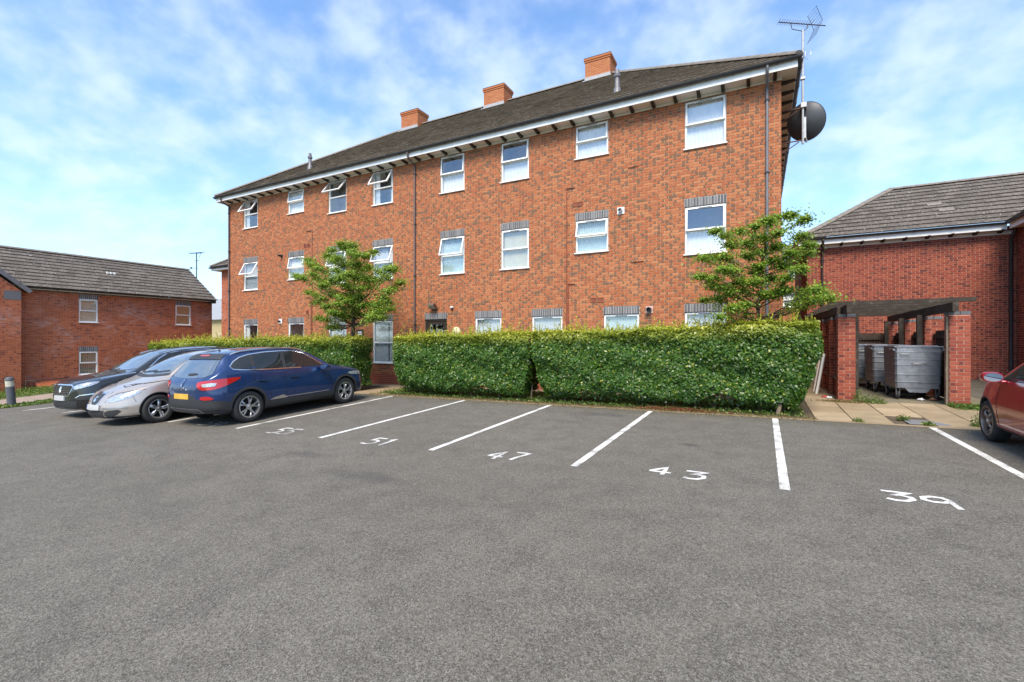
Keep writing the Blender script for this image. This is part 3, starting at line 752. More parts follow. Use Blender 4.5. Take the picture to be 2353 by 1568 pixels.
# ------------------------------------------------------------------ the apartment building
YF = 13.67; XL, XR = -22.72, .49; ZE = 8.50; ZB = -.55
apt = empty('apartment_building', ((XL+XR)/2, YF, gz((XL+XR)/2, YF)), 'three storey orange brick apartment block with tiled hip roof and three chimneys', 'building')
def dr(x0, x1, z0, z1): return (x0, x1, z0, z1)
COLS = [(-21.53, -20.48), (-18.36, -17.33), (-15.83, -14.79), (-13.36, -12.33), (-10.11, -9.08), (-7.62, -6.59), (-5.00, -3.97), (-1.82, -.77)]
wins = []
short = (1, 6)
A3 = [32, 9, 39, 31, 4, 4, 3, 2.5]; A2 = [27, 10, 20, 20, 15, .3, 12, 4]
C3 = ['side', 'net', 'none', 'side', 'halfnet', 'halfnet', 'net', 'net']; C2 = ['slats', 'net', 'net', 'vertical', 'teal', 'roller', 'teal', 'halfnet']
for i, (a, b_) in enumerate(COLS):
    wins.append((a, b_, 7.17 if i in short else 6.87, 8.19, A3[i], C3[i], True))
    wins.append((a, b_, 4.28 if i in short else 3.97, 5.29, A2[i], C2[i], True))
GX = [(-21.53, -20.48, 1.08, 'side'), (-18.36, -17.33, 1.35, 'none'), (-15.83, -14.79, 1.08, 'vertical'), (-13.36, -12.33, .75, 'vertical'), (-8.64, -7.61, 1.08, 'slats'), (-6.48, -5.43, 1.08, 'slats'), (-4.11, -3.06, 1.08, 'teal'), (-1.82, -.77, 1.08, 'slats')]
DOOR = (-10.81, -9.82, gz(-10.3, 13.67)+.02, 2.385)
openings = [(w[0], w[1], w[2], w[3]) for w in wins] + [(g[0], g[1], g[2], 2.395) for g in GX] + [DOOR]
lint = [(w[0]-.008, w[1]+.008, w[3], w[3]+.225) for w in wins if w[3] < 6] + [(g[0]-.008, g[1]+.008, 2.395, 2.62) for g in GX] + [(DOOR[0]-.008, DOOR[1]+.008, DOOR[3], DOOR[3]+.225)]
allo = openings + [l + ('fill',) for l in lint]
front = brick_wall(apt, 'front_wall', (0, YF, 0), 0.0, XL, XR, ZB, 8.26, allo, seed=5, redbelow=.36, vbase=-.55+.0,
                   pick=lambda x, y, z: z > 2.6 and not (z < 5.0 and x > -1.9))
brick_wall(apt, 'side_wall', (XR, YF, 0), R(90), 0, 12.0, ZB, 8.26, [], seed=6, ind=40)
brick_wall(apt, 'side_wall', (XL, YF+12.0, 0), R(-90), 0, 12.0, ZB, 8.26, [], seed=7, ind=0)
mb = MB(); mb.box((XL+.02, YF+11.98, ZB), (XR-.02, YF+12.0, 8.26)); mb.wbuild('rear_wall', M['mortar'], apt)
for k, l in enumerate(lint): soldier(apt, (0, YF, 0), 0.0, l[0], l[1], l[2], l[3], seed=k)
for i, w in enumerate(wins):
    window(apt, (0, YF, 0), 0.0, w[0], w[1], w[2], w[3], ang=w[4], cover=w[5])
for g in GX:
    if g[2] < .9: window(apt, (0, YF, 0), 0.0, g[0], g[1], g[2], 2.395, ang=0, split=.52, cover=g[3], sash=False, label='tall ground floor window with vertical blinds', vent=False)
    else: window(apt, (0, YF, 0), 0.0, g[0], g[1], g[2], 2.395, single=True, cover=g[3])
# door
mb = MB(); frame_bars(mb, DOOR[0]+.004, DOOR[1]-.004, DOOR[2], DOOR[3]-.01, .07, YF+.03, YF+.10)
frame_bars(mb, DOOR[0]+.08, DOOR[1]-.08, DOOR[2]+.07, DOOR[3]-.085, .11, YF+.045, YF+.09); mb.bbox((DOOR[0]+.19, YF+.045, 1.0), (DOOR[1]-.19, YF+.09, 1.14), .005)
dd = mb.wbuild('door', M['brown_frame'], apt); dd['label'] = 'dark brown glazed entrance door'
def kid(mb, name, mat, parent, smooth=None):
    po = OFF[parent.name]; mb.v = [(p[0]-po.x, p[1]-po.y, p[2]-po.z) for p in mb.v]
    o = bpy.data.objects.new(name, mb.data(name, mat, smooth)); COL.objects.link(o); o.parent = parent; return o
mb = MB(); mb.box((DOOR[0]+.18, YF+.06, 1.13), (DOOR[1]-.18, YF+.07, DOOR[3]-.19)); kid(mb, 'pane', M['glass'], dd)
mb = MB(); mb.box((DOOR[0]+.18, YF+.06, DOOR[2]+.17), (DOOR[1]-.18, YF+.07, 1.01)); kid(mb, 'pane', M['glass'], dd)
mb = MB(); mb.tube([(DOOR[0]+.14, YF+.0, .8), (DOOR[0]+.14, YF-.02, .84), (DOOR[0]+.14, YF-.02, 1.2), (DOOR[0]+.14, YF, 1.24)], .012, 8); kid(mb, 'handle', M['steel'], dd, 50)
mb = MB(); mb.box((DOOR[0]+.02, YF+.9, DOOR[2]), (DOOR[1]-.02, YF+.92, DOOR[3])); kid(mb, 'hallway', M['dark_room'], dd)
# roof: hipped, ridge along X
EO = .42; YE0, YE1 = YF-EO, YF+12.0+EO; XE0, XE1 = XL-.36, XR+.36
RISE = 4.5; HALF = (YE1-YE0)/2; SL = math.hypot(HALF, RISE); GA_ = SL/24
sx = HALF/SL
ctr = (0, 0, 0)
roof_plane(apt, 'roof_front', (0, YE0, ZE), (1, 0, 0), (0, HALF, RISE), 24, GA_, lambda s: (XE0+s*sx, XE1-s*sx), .30, M['tile'], seed=1)
roof_plane(apt, 'roof_rear', (0, YE1, ZE), (-1, 0, 0), (0, -HALF, RISE), 24, GA_, lambda s: (-XE1+s*sx, -XE0-s*sx), .30, M['tile'], ind=0, seed=2)
roof_plane(apt, 'roof_hip', (XE1, 0, ZE), (0, 1, 0), (-HALF, 0, RISE), 24, GA_, lambda s: (YE0+s*sx, YE1-s*sx), .30, M['tile'], ind=0, seed=3)
roof_plane(apt, 'roof_hip', (XE0, 0, ZE), (0, -1, 0), (HALF, 0, RISE), 24, GA_, lambda s: (-YE1+s*sx, -YE0-s*sx), .30, M['tile'], ind=0, seed=4)
YR, ZR = (YE0+YE1)/2, ZE+RISE
ridge_run(apt, (XE0+HALF, YR, ZR+.03), (XE1-HALF, YR, ZR+.03))
ridge_run(apt, (XE1, YE0, ZE+.05), (XE1-HALF, YR, ZR+.03)); ridge_run(apt, (XE0, YE0, ZE+.05), (XE0+HALF, YR, ZR+.03))
# eaves: fascia, soffit, frieze board, brackets, gutters
ZS = 8.27
def eave_set(parent, x0, x1, y0, y1, wx0, wx1, wy0, wy1, zs, zt, front=True, right=True, left=True, soff='white_paint', dark_right=False):
    if front:
        mb = MB(); mb.bbox((x0+.02, y0+.02, zs-.02), (x1-.02, y0+.045, zt-.04), .004); mb.wbuild('fascia', M['white_paint'], parent)
        mb = MB(); mb.box((x0+.045, y0+.045, zs), (x1-.045, wy0-.0, zs+.02)); mb.wbuild('soffit', M[soff], parent)
        gutter(parent, (x0-.02, y0-.045, zt-.03), (x1+.06, y0-.045, zt-.03))
    for flag, xa, xb, xw in ((right, x1, x1-.045, wx1), (left, x0, x0+.045, wx0)):
        if not flag: continue
        sgn = 1 if xa > xb else -1
        a, b_ = sorted((xa-.02*sgn, xb)); mb = MB(); mb.bbox((a, y0+.045, zs-.02), (b_, y1-.05, zt-.04), .004); mb.wbuild('fascia', M['white_paint'], parent)
        a, b_ = sorted((xb, xw)); mb = MB(); mb.box((a, y0+.05, zs+.001), (b_, y1-.05, zs+.021)); mb.wbuild('soffit', M['cream_soffit'], parent)
        gx = xa+.045*sgn
        if sgn > 0: gutter(parent, (gx, y0, zt-.03), (gx, y1, zt-.03))
        else: gutter(parent, (gx, y1, zt-.03), (gx, y0, zt-.03))
eave_set(apt, XE0, XE1, YE0, YE1, XL, XR, YF, YF+12, ZS, ZE)
mb = MB(); mb.bbox((XL-.012, YF-.024, 8.20), (XR+.012, YF-.0085, 8.268), .003); mb.wbuild('frieze_board', M['white_paint'], apt)
mb = MB()                                               # slotted vent strip along the outer edge of the soffit
x = XE0+.1
while x < XE1-.1: mb.box((x, YE0+.055, ZS-.004), (x+.022, YE0+.085, ZS+.004)); x += .05
mb.wbuild('soffit_vent', M['dark_wood'], apt)
bk = MB(); bk.prism([(0, 0), (0, -.065), (-.03, -.082), (-.12, -.075), (-.22, -.055), (-.34, -.03), (-.34, 0)], 0, -.04, .04)
bkm = bk.data('bracket', M['dark_wood'])
x = XL+.35; n = 0
while x < XR-.1:
    put(bpy.data.objects.new('bracket', bkm), apt, (x, YF-.026, ZS-.001)); x += .598
y = YF+.25
while y < YF+12:
    o = bpy.data.objects.new('bracket', bkm); put(o, apt, (XR+.01, y, ZS-.001), R(90)); y += .6
# chimneys
for (cx, nm) in ((-16.2, 0), (-11.1, 1), (-6.04, 2)):
    ch = MB(); x0, x1, y0, y1, z0, z1 = cx-.54, cx+.54, 19.2, 20.05, 12.4, 13.62
    ch.box((x0, y0, z0), (x1, y1, z1)); co = ch.wbuild('chimney', M['mortar'], apt)
    mb = MB(); rr = random.Random(nm)
    for (ua, ub, ax) in ((x0, x1, 'f'), (y0, y1, 'r'), (y0, y1, 'l')):
        z = z0; c = 0
        while z < z1:
            u = ua-(.1125 if c % 2 else 0)
            while u < ub:
                p0, p1 = max(u+.005, ua), min(u+.22, ub)
                if p1-p0 > .02:
                    t = rr.random(); q = MB(); brick_geo(q, p0, p1, z, z+.065, .4+.6*t, 0, 0, False, .008)
                    for f in q.f:
                        P = [q.v[k] for k in f]
                        if ax == 'f': P = [(p[0], y0+p[1], p[2]) for p in P]
                        elif ax == 'r': P = [(x1-p[1], p[0], p[2]) for p in P]
                        else: P = [(x0+p[1], p[0], p[2]) for p in P]
                        mb.face(P, .4+.6*t)
                u += .225
            z += .075; c += 1
    o = kid(mb, 'brickwork', M['brick'], co); o['kind'] = 'stuff'
    mb = MB(); mb.bbox((x0-.03, y0-.03, z1-.15), (x1+.03, y1+.03, z1-.08), .006, tone=.8); mb.bbox((x0-.055, y0-.055, z1-.075), (x1+.055, y1+.055, z1), .006, tone=.7); kid(mb, 'corbel_course', M['brick'], co)
    mb = MB(); mb.bbox((x0-.05, y0-.05, z1+.001), (x1+.05, y1+.05, z1+.05), .015); mb.lathe([(.11, 0), (.105, .06), (.0, .06)], (cx, (y0+y1)/2, z1+.05), 2, 12); kid(mb, 'capping', M['brown_pipe'], co)
    mb = MB(); zr = ZE+(y0-YE0)*RISE/HALF
    mb.box((x0-.02, y0-.022, zr-.05), (x1+.02, y0-.010, zr+.17)); mb.box((x0-.08, y0-.16, zr-.055), (x1+.08, y0-.012, zr-.02))
    kid(mb, 'flashing', M['lead'], co)
# roof vent pipes
for (vx, vy) in ((-3.94, 14.55), (-18.1, 14.6)):
    zv = ZE+(vy-YE0)*RISE/HALF; mb = MB()
    mb.lathe([(.13, -.12), (.10, .12), (.072, .16), (.068, .46), (.10, .47), (.105, .54), (.075, .56), (.06, .70), (.0, .71)], (vx, vy, zv), 2, 16)
    mb.wbuild('vent_pipe', M['grey_pipe'], apt, smooth=35)
# downpipes with swan necks
def fall(x, mat, zb, yo=.0):
    yw = YF-.055
    downpipe(apt, [(x, YE0-.045, 8.44), (x, YE0-.045, 8.36), (x, YE0+.02, 8.22), (x, yw, 8.08), (x, yw, 7.95), (x, yw, zb)], .036, mat, [(x, yw, z) for z in (7.75, 5.9, 4.0, 2.2)])
fall(.18, 'grey_pipe', gz(.18, YF)); fall(-11.24, 'brown_pipe', gz(-11.24, YF)); fall(-22.60, 'brown_pipe', gz(-22.6, YF))
# thin red-brown gas pipes and vents
def pipe(pts, r=.014, mat='gas_pipe', name='gas_pipe'):
    mb = MB(); mb.tube(pts, r, 8); mb.wbuild(name, M[mat], apt, smooth=50)
yp = YF-.026
pipe([(-5.03, YF, 6.32), (-5.05, yp, 6.32), (-5.27, yp, 6.32), (-5.28, yp, 6.30), (-5.28, yp, .05)])
pipe([(-5.02, YF, 3.36), (-5.04, yp, 3.36), (-5.22, yp, 3.36), (-5.23, yp, 3.34), (-5.23, yp, .05)])
pipe([(-17.15, YF, 6.30), (-17.13, yp, 6.30), (-16.82, yp, 6.30), (-16.80, yp, 6.28), (-16.80, yp, .02)])
pipe([(-17.15, YF, 3.45), (-17.13, yp, 3.45), (-16.87, yp, 3.45), (-16.86, yp, 3.43), (-16.86, yp, .02)])
for (px, pz, ln) in ((-3.23, 6.64, .30), (-3.11, 3.88, .36)): pipe([(px-ln/2, YF, pz), (px-ln/2+.01, yp, pz), (px+ln/2, yp, pz+.02)], .011, name='overflow_pipe')
for (vx, vz, two) in ((-4.92, 5.79, 1), (-4.43, 2.83, 0), (-4.20, 2.83, 0), (-17.25, 5.68, 0), (-17.03, 5.68, 0), (-17.1, 2.83, 0)):
    w = .155 if two else .085; mb = MB(); frame_bars(mb, vx-w, vx+w, vz-.075, vz+.075, .016, YF-.022, YF-.001)
    k = -w+.03
    while k < w-.02: mb.box((vx+k, YF-.017, vz-.06), (vx+k+.012, YF-.002, vz+.06)); k += .024
    mb.wbuild('air_brick', M['gas_pipe'], apt)
# things fixed to the wall
def wallbox(name, mb, mat, label, cat, org, smooth=None, group=None):
    o = mb.wbuild(name, mat, origin=org, smooth=smooth); return tag(o, label, cat, group)
def flue(x, z, label, plate='upvc', hole=True, r=.045):
    e = empty('flue_terminal', (x, YF-.008, z), label, 'flue', 'boiler flue terminals')
    mb = MB(); mb.bbox((x-.105, YF-.030, z-.105), (x+.105, YF-.0085, z+.105), .012); mb.wbuild('plate', M[plate], e)
    mb = MB(); mb.lathe([(r, 0), (r, -.11), (r-.012, -.11), (r-.012, -.02), (0, -.02)], (x, YF-.030, z), 1, 16); mb.wbuild('flue_pipe', M['dark_metal'] if hole else M['steel'], e, smooth=40)
M['pink_plate'] = simple('pink_plate', (0.55, 0.36, 0.31), 0.6)
flue(-3.59, 5.42, 'square white flue terminal on the wall beside the middle first floor window', hole=False, r=.06)
flue(-2.77, 2.49, 'pinkish flue terminal with a dark round hole beside the lintel', 'pink_plate', r=.07)
flue(-18.86, 2.47, 'pale flue terminal low on the wall near the corner downpipe')
e = empty('flue_terminal', (-18.77, YF-.008, 5.38), 'short dark flue pipe on the wall beside a first floor window', 'flue', 'boiler flue terminals')
mb = MB(); mb.lathe([(.05, .0), (.05, -.16), (.04, -.16), (.04, -.02), (0, -.02)], (-18.77, YF-.0085, 5.38), 1, 14); mb.wbuild('flue_pipe', M['dark_metal'], e, smooth=40)
mb = MB(); mb.bbox((-18.84, YF-.02, 5.31), (-18.70, YF-.0085, 5.45), .005); mb.wbuild('plate', M['dark_metal'], e)
e = empty('security_light', (-10.35, YF-.008, 2.85), 'bronze bulkhead floodlight above the brown door', 'light')
Mx = Matrix.Translation((-10.35, YF-.17, 2.86)) @ Matrix.Rotation(R(-38), 4, 'X')
mb = MB(); mb.bbox((-.16, -.13, -.05), (.16, .13, .05), .02, M=Mx); mb.wbuild('housing', M['rust'], e)
mb = MB(); mb.bbox((-.13, -.11, -.062), (.13, .10, -.051), .004, M=Mx); mb.wbuild('lens', M['blind_cream'], e)
mb = MB(); mb.bbox((-10.42, YF-.11, 2.80), (-10.28, YF-.0085, 2.90), .006); mb.wbuild('bracket', M['rust'], e)
e = empty('security_camera', (-9.58, YF-.008, 2.76), 'small white topped sensor on the wall beside the floodlight', 'sensor')
mb = MB(); mb.bbox((-9.63, YF-.09, 2.765), (-9.53, YF-.0085, 2.82), .012); mb.wbuild('cap', M['upvc'], e)
mb = MB(); mb.lathe([(.0, 0), (.035, .02), (.042, .055), (.030, .075)], (-9.58, YF-.055, 2.69), 2, 12); mb.wbuild('sensor_head', M['dark_metal'], e, smooth=50)
e = empty('wall_lamp', (-9.42, YF-.008, 1.93), 'pale cream round wall lamp beside the brown door', 'lamp')
mb = MB(); mb.lathe([(.17, 0), (.17, -.02), (.16, -.03), (.13, -.07), (.08, -.095), (0, -.105)], (-9.42, YF-.0085, 1.93), 1, 20); mb.wbuild('globe', simple('cream_globe', (.62, .55, .33), .4), e, smooth=50)
e = empty('wall_plaque', (-14.02, YF-.008, 1.86), 'dark wall plaque with two pale lines beside the tall window', 'sign')
mb = MB(); mb.bbox((-14.22, YF-.028, 1.56), (-13.82, YF-.0085, 2.06), .006); mb.wbuild('board', M['brown_frame'], e)
for (zz_, ww) in ((1.95, .10), (1.87, .11)):
    mb = MB(); mb.box((-14.02-ww, YF-.032, zz_-.022), (-14.02+ww, YF-.0285, zz_+.022)); mb.wbuild('text_line', M['white_paint'], e)
# ------------------------------------------------------------------ aerials and dish on the gable
mast = empty('tv_aerial', (1.04, 14.8, 6.97), 'tall steel mast with a many-element aerial and corner reflector beside the roof corner', 'aerial')
mb = MB(); mb.tube([(1.04, 14.8, 6.9), (1.04, 14.8, 9.95)], .030, 12); mb.wbuild('mast', M['steel'], mast, smooth=50)
for zz_ in (7.85, 6.98):
    mb = MB(); mb.tube([(XR, 14.72, zz_), (1.07, 14.8, zz_+.02)], .018, 8); mb.tube([(XR, 14.80, zz_-.30), (.95, 14.8, zz_-.01)], .013, 8); mb.box((XR-.0, 14.66, zz_-.33), (XR+.012, 14.86, zz_+.06)); mb.wbuild('wall_bracket', M['rust'], mast)
mb = MB(); mb.tube([(XE1+.04, 14.8, 8.62), (1.06, 14.8, 8.66)], .012, 8); mb.box((.99, 14.75, 8.63), (1.09, 14.85, 8.69)); mb.wbuild('stay', M['steel'], mast)
BL, BR = Vector((.46, 14.55, 10.21)), Vector((1.58, 15.05, 10.06)); bd = (BR-BL).normalized()
mb = MB(); mb.tube([BL, BR], .013, 8); mb.wbuild('boom', M['dark_metal'], mast)
px_ = Vector((-bd.y, bd.x, 0)).normalized()
for i in range(14):
    c = BL+(BR-BL)*(.01+i*.052); h = .12 if i < 12 else .17; mb = MB(); mb.tube([c-px_*h+Vector((0, 0, .012)), c+px_*h+Vector((0, 0, .012))], .005, 6); mb.wbuild('element', M['dark_metal'], mast)
for sg in (1, -1):
    mb = MB(); o0 = BL+(BR-BL)*.80; dirv = (bd*-.35+Vector((0, 0, sg))*.8).normalized()
    for k in range(6):
        c = o0+bd*.05+dirv*(.03+k*.075); mb.tube([c-px_*.22, c+px_*.22], .004, 6)
    for e_ in (-.2, .2): mb.tube([o0+bd*.05+px_*e_, o0+bd*.05+dirv*.42+px_*e_], .005, 6)
    mb.wbuild('reflector', M['dark_metal'], mast)
mb = MB(); mb.tube([BL+(BR-BL)*.26, BL+(BR-BL)*.29+Vector((0, 0, -.16)), (1.04, 14.8, 9.93), BL+(BR-BL)*.60+Vector((0, 0, -.12)), BL+(BR-BL)*.63], .010, 8); mb.wbuild('cradle', M['dark_metal'], mast)
mb = MB()
for k in range(5): mb.tube([(.86+k*.05, 14.55+k*.02, 9.28-k*.03), (.98+k*.05, 15.0, 9.34-k*.03)], .004, 6)
for k in range(8):
    a = 2*math.pi*k/8; b_ = 2*math.pi*(k+1)/8; mb.tube([(1.16+.07*math.cos(a), 14.8+.02*math.sin(a), 9.31+.09*math.sin(a)), (1.16+.07*math.cos(b_), 14.8+.02*math.sin(b_), 9.31+.09*math.sin(b_))], .005, 6)
mb.tube([(.84, 14.7, 9.27), (1.14, 14.82, 9.30)], .007, 6); mb.wbuild('small_aerial', M['steel'], mast)
ds = empty('satellite_dish', (1.04, 14.8, 7.55), 'large dark grey satellite dish clamped to the aerial mast, seen from behind', 'satellite dish')
V = []; F_ = []; nr, na = 8, 32; ax_, ay_ = .47, .50
for i in range(nr+1):
    r_ = i/nr
    for j in range(na): V.append((ax_*r_*math.cos(2*math.pi*j/na), .16*(r_**2), ay_*r_*math.sin(2*math.pi*j/na)))
for i in range(nr):
    for j in range(na): F_.append((i*na+j, i*na+(j+1) % na, (i+1)*na+(j+1) % na, (i+1)*na+j))
Mx = Matrix.Translation((1.07, 14.92, 7.55)) @ Matrix.Rotation(R(-24), 4, 'Z') @ Matrix.Rotation(R(14), 4, 'X') @ Matrix.Rotation(R(-16), 4, 'Y')
mb = MB(); mb.mesh([Mx @ Vector(p) for p in V], F_); mb.mesh([Mx @ Vector((p[0]*1.0, p[1]+.012, p[2]*1.0)) for p in V], [f[::-1] for f in F_])
rim = [Mx @ Vector((ax_*math.cos(2*math.pi*j/32), .165, ay_*math.sin(2*math.pi*j/32))) for j in range(33)]
mb.tube(rim, .011, 6, cap=False); mb.wbuild('reflector', M['dish'], ds, smooth=50)
mb = MB(); mb.bbox((.985, 14.74, 7.86), (1.13, 14.90, 8.0), .01); mb.bbox((1.05, 14.80, 7.05), (1.12, 14.93, 7.62), .008); mb.tube([(1.06, 14.84, 7.25), (1.14, 14.95, 6.98)], .028, 8); mb.wbuild('clamp', M['steel'], ds)
mb = MB(); mb.tube([Mx @ Vector((0, .12, -.45)), Mx @ Vector((0, .62, -.30)), Mx @ Vector((0, .66, -.05))], .012, 8); mb.wbuild('feed_arm', M['dark_metal'], ds)
# ------------------------------------------------------------------ lower wing behind the left corner
wg = empty('side_wing', (-25.1, 16.0, gz(-25.1, 16.0)), 'low red brick wing with hip roof behind the corner downpipe of the apartment block', 'building')
brick_wall(wg, 'front_wall', (0, 16.0, 0), 0.0, -27.25, -22.8, -.7, 5.62, [], 'brick_left', 'mortar_red', kiln=.2, ind=200, seed=21)
brick_wall(wg, 'side_wall', (-27.25, 24.0, 0), R(-90), 0, 8.0, -.7, 5.62, [], 'brick_left', 'mortar_red', kiln=.2, ind=0, seed=22)
roof_plane(wg, 'roof_front', (0, 15.6, 5.8), (1, 0, 0), (0, 4.2, 2.9), 15, 5.104/15, lambda s: (-27.65+s*.823, -22.7), .30, M['tile_grey'], ind=60, seed=23)
roof_plane(wg, 'roof_hip', (-27.65, 0, 5.8), (0, -1, 0), (4.2, 0, 2.9), 15, 5.104/15, lambda s: (-24.0+s*.823, -15.6-s*.823), .30, M['tile_grey'], ind=0, seed=24)
ridge_run(wg, (-27.65, 15.6, 5.85), (-23.45, 19.8, 8.75))
eave_set(wg, -27.65, -22.75, 15.6, 24.0, -27.25, -22.8, 16.0, 24, 5.62, 5.8, right=False)
# ------------------------------------------------------------------ the two storey house on the left, its long wall facing +X
WX = -28.5
lh = empty('left_house', (WX, 12.0, gz(WX, 12.0)), 'long low red brick house with grey tiled roof and three white windows beside the footpath', 'house')
LW = [(10.07, 10.80, 2.49, 3.60, 'roller', 0), (14.22, 15.02, 2.49, 3.60, 'slats_tan', 0), (10.07, 10.80, -.01, 1.11, 'vertical_tan', 0)]
lop = [(w[0], w[1], w[2], w[3]) for w in LW]; llt = [(w[0]-.008, w[1]+.008, w[3], min(w[3]+.225, 3.82)) for w in LW]
brick_wall(lh, 'long_wall', (WX, 0, 0), R(90), 7.95, 16.17, -1.0, 3.90, lop+[l+('fill',) for l in llt], 'brick_left', 'mortar_red', kiln=.25, seed=31)
brick_wall(lh, 'end_wall', (WX, 16.17, 0), R(180), 0, 5.2, -1.0, 3.90, [], 'brick_left', 'mortar_red', kiln=.25, ind=0, seed=32)
for k, l in enumerate(llt): soldier(lh, (WX, 0, 0), R(90), *l, seed=60+k)
for w in LW: window(lh, (WX, 0, 0), R(90), w[0], w[1], w[2], w[3], ang=0.2, cover=w[4], vent=False)
# dark brick band under the eaves
mb = MB(); y = 7.95
while y < 16.1: mb.box((WX-.01, y+.004, 3.83), (WX+.012, min(y+.221, 16.17), 3.895), tone=random.random()); y += .225
mb.wbuild('eaves_band', M['brick_blue'], lh)
rs = math.hypot(2.7, 1.85)
def lslope(x, z): return None
roof_plane(lh, 'roof_slope', (WX+.32, 0, 3.98), (0, 1, 0), (-2.95, 0, 1.98), 11, math.hypot(2.95, 1.98)/11, lambda s: (2.0, 16.30), .33, M['tile_grey'], seed=33)
roof_plane(lh, 'roof_slope', (WX-5.58, 0, 3.98), (0, -1, 0), (2.95, 0, 1.98), 11, math.hypot(2.95, 1.98)/11, lambda s: (-16.30, -2.0), .33, M['tile_grey'], ind=0, seed=34)
ridge_run(lh, (WX-2.63, 2.0, 5.99), (WX-2.63, 16.3, 5.99))
mb = MB(); mb.prism([(WX-5.2, 3.9), (WX, 3.9), (WX-2.6, 5.75)], 1, 16.15, 16.17); mb.wbuild('gable', M['mortar_red'], lh)
mb = MB(); mb.bbox((WX+.25, 8.0, 3.88), (WX+.275, 15.95, 3.97), .004); mb.wbuild('fascia', M['white_paint'], lh)
mb = MB(); mb.box((WX+.0, 8.0, 3.90), (WX+.25, 15.95, 3.92)); mb.wbuild('soffit', M['white_paint'], lh)
mb = MB(); mb.bbox((WX+.02, 15.95, 3.80), (WX+.34, 16.22, 4.0), .01); mb.wbuild('eaves_box', M['black_plastic'], lh)
gutter(lh, (WX+.33, 7.7, 3.96), (WX+.33, 16.1, 3.96), .05)
mb = MB()
for k in range(3): mb.box((WX-1.32, 11.63+k*.15, 5.03), (WX-1.20, 11.70+k*.15, 5.14), M=Matrix.Translation((0, 0, .035)))
mb.wbuild('roof_vent', M['upvc'], lh)
# projecting gable bay at its near end
gb = empty('gable_bay', (WX+.6, 6.5, gz(WX+.6, 6.5)), 'projecting brick gable bay with grey verge at the near end of the left house', 'house')
GX0 = WX+.45
pl = [(3.0, -1.0), (7.98, -1.0), (7.98, 3.75), (5.49, 5.85), (3.0, 3.75)]
brick_wall(gb, 'gable_wall', (GX0, 0, 0), R(90), 3.0, 7.98, -1.0, 5.85, [], 'brick_left', 'mortar_red', kiln=.25, ind=150, seed=41,
           shape={'poly': pl, 'span': lambda v: (3.0, 7.98) if v < 3.75 else (3.0+(v-3.75)*1.186, 7.98-(v-3.75)*1.186)})
brick_wall(gb, 'return_wall', (GX0, 7.98, 0), R(180), 0, .45, -1.0, 3.75, [], 'brick_left', 'mortar_red', kiln=.25, ind=0, seed=42)
for sg in (1, -1):
    a, b_ = Vector((GX0+.02, 5.49+2.72*sg, 3.66)), Vector((GX0+.02, 5.49, 5.97)); mb = MB()
    dv = (b_-a).normalized(); nv = Vector((0, dv.z*sg, -dv.y*sg)); nv = nv if nv.z > 0 else -nv
    n = 8
    for k in range(n):
        p, q = a+(b_-a)*(k/n), a+(b_-a)*((k+.985)/n)
        mb.mesh([p+Vector((-.02, 0, 0)), p+Vector((.10, 0, 0)), q+Vector((.10, 0, 0)), q+Vector((-.02, 0, 0)), p+nv*.16+Vector((-.02, 0, 0)), p+nv*.16+Vector((.10, 0, 0)), q+nv*.16+Vector((.10, 0, 0)), q+nv*.16+Vector((-.02, 0, 0))], [(0,3,2,1),(4,5,6,7),(0,1,5,4),(1,2,6,5),(2,3,7,6),(3,0,4,7)])
    mb.wbuild('verge', M['grey_pipe'], gb)
mb = MB(); mb.box((GX0, 7.45, 3.36), (GX0+.016, 7.975, 3.74)); mb.wbuild('kneeler', M['brick_blue'], gb)
roof_plane(gb, 'roof_slope', (0, 8.22, 3.72), (1, 0, 0), (0, -2.73, 2.25), 10, math.hypot(2.73, 2.25)/10, lambda s: (GX0-2.6, GX0+.02), .33, M['tile_grey'], ind=20, seed=43)
roof_plane(gb, 'roof_slope', (0, 2.76, 3.72), (-1, 0, 0), (0, 2.73, 2.25), 10, math.hypot(2.73, 2.25)/10, lambda s: (-GX0-.02, -GX0+2.6), .33, M['tile_grey'], ind=0, seed=44)
# low pipe rail and sloping brick apron at its foot
mb = MB(); zl = gz(WX+.9, 9)
mb.tube([(WX+.5, 8.1, zl), (WX+.5, 8.1, zl+.30), (WX+.5, 9.5, zl+.34), (WX+.5, 9.5, zl)], .02, 8); o = mb.wbuild('low_rail', M['dark_metal'], origin=(WX+.5, 8.8, zl), smooth=50); tag(o, 'low dark pipe rail at the foot of the left house wall', 'rail')
for k, (a, b_) in enumerate(((8.5, 9.3), (9.9, 10.7))):
    mb = MB(); mb.prism([(WX+.01, zl-.05), (WX+.62, zl-.05), (WX+.62, zl+.04), (WX+.01, zl+.22)], 1, a, b_); o = mb.wbuild('brick_apron', M['brick_left'], origin=(WX+.3, (a+b_)/2, zl)); tag(o, ('sloping brick apron under the low dark rail', 'sloping brick apron below the ground floor window of the left house')[k], 'apron', 'brick aprons at the wall foot')
la = empty('tv_aerial', (-30.6, 16.55, 4.4), 'small dark aerial on a pole at the gable end of the left house', 'aerial')
ax0, ay0 = -30.6, 16.45
mb = MB(); mb.tube([(ax0, ay0, 4.2), (ax0, ay0, 7.0)], .03, 8); mb.wbuild('mast', M['dark_metal'], la)
mb = MB(); mb.tube([(ax0-.45, ay0-.18, 7.0), (ax0+.5, ay0+.2, 7.06)], .02, 6); mb.wbuild('boom', M['dark_metal'], la)
for k in range(9):
    mb = MB(); cx, cy = ax0-.42+k*.09, ay0-.17+k*.036; mb.tube([(cx+.06, cy-.14, 7.0), (cx-.06, cy+.14, 7.0)], .008, 5); mb.wbuild('element', M['dark_metal'], la)
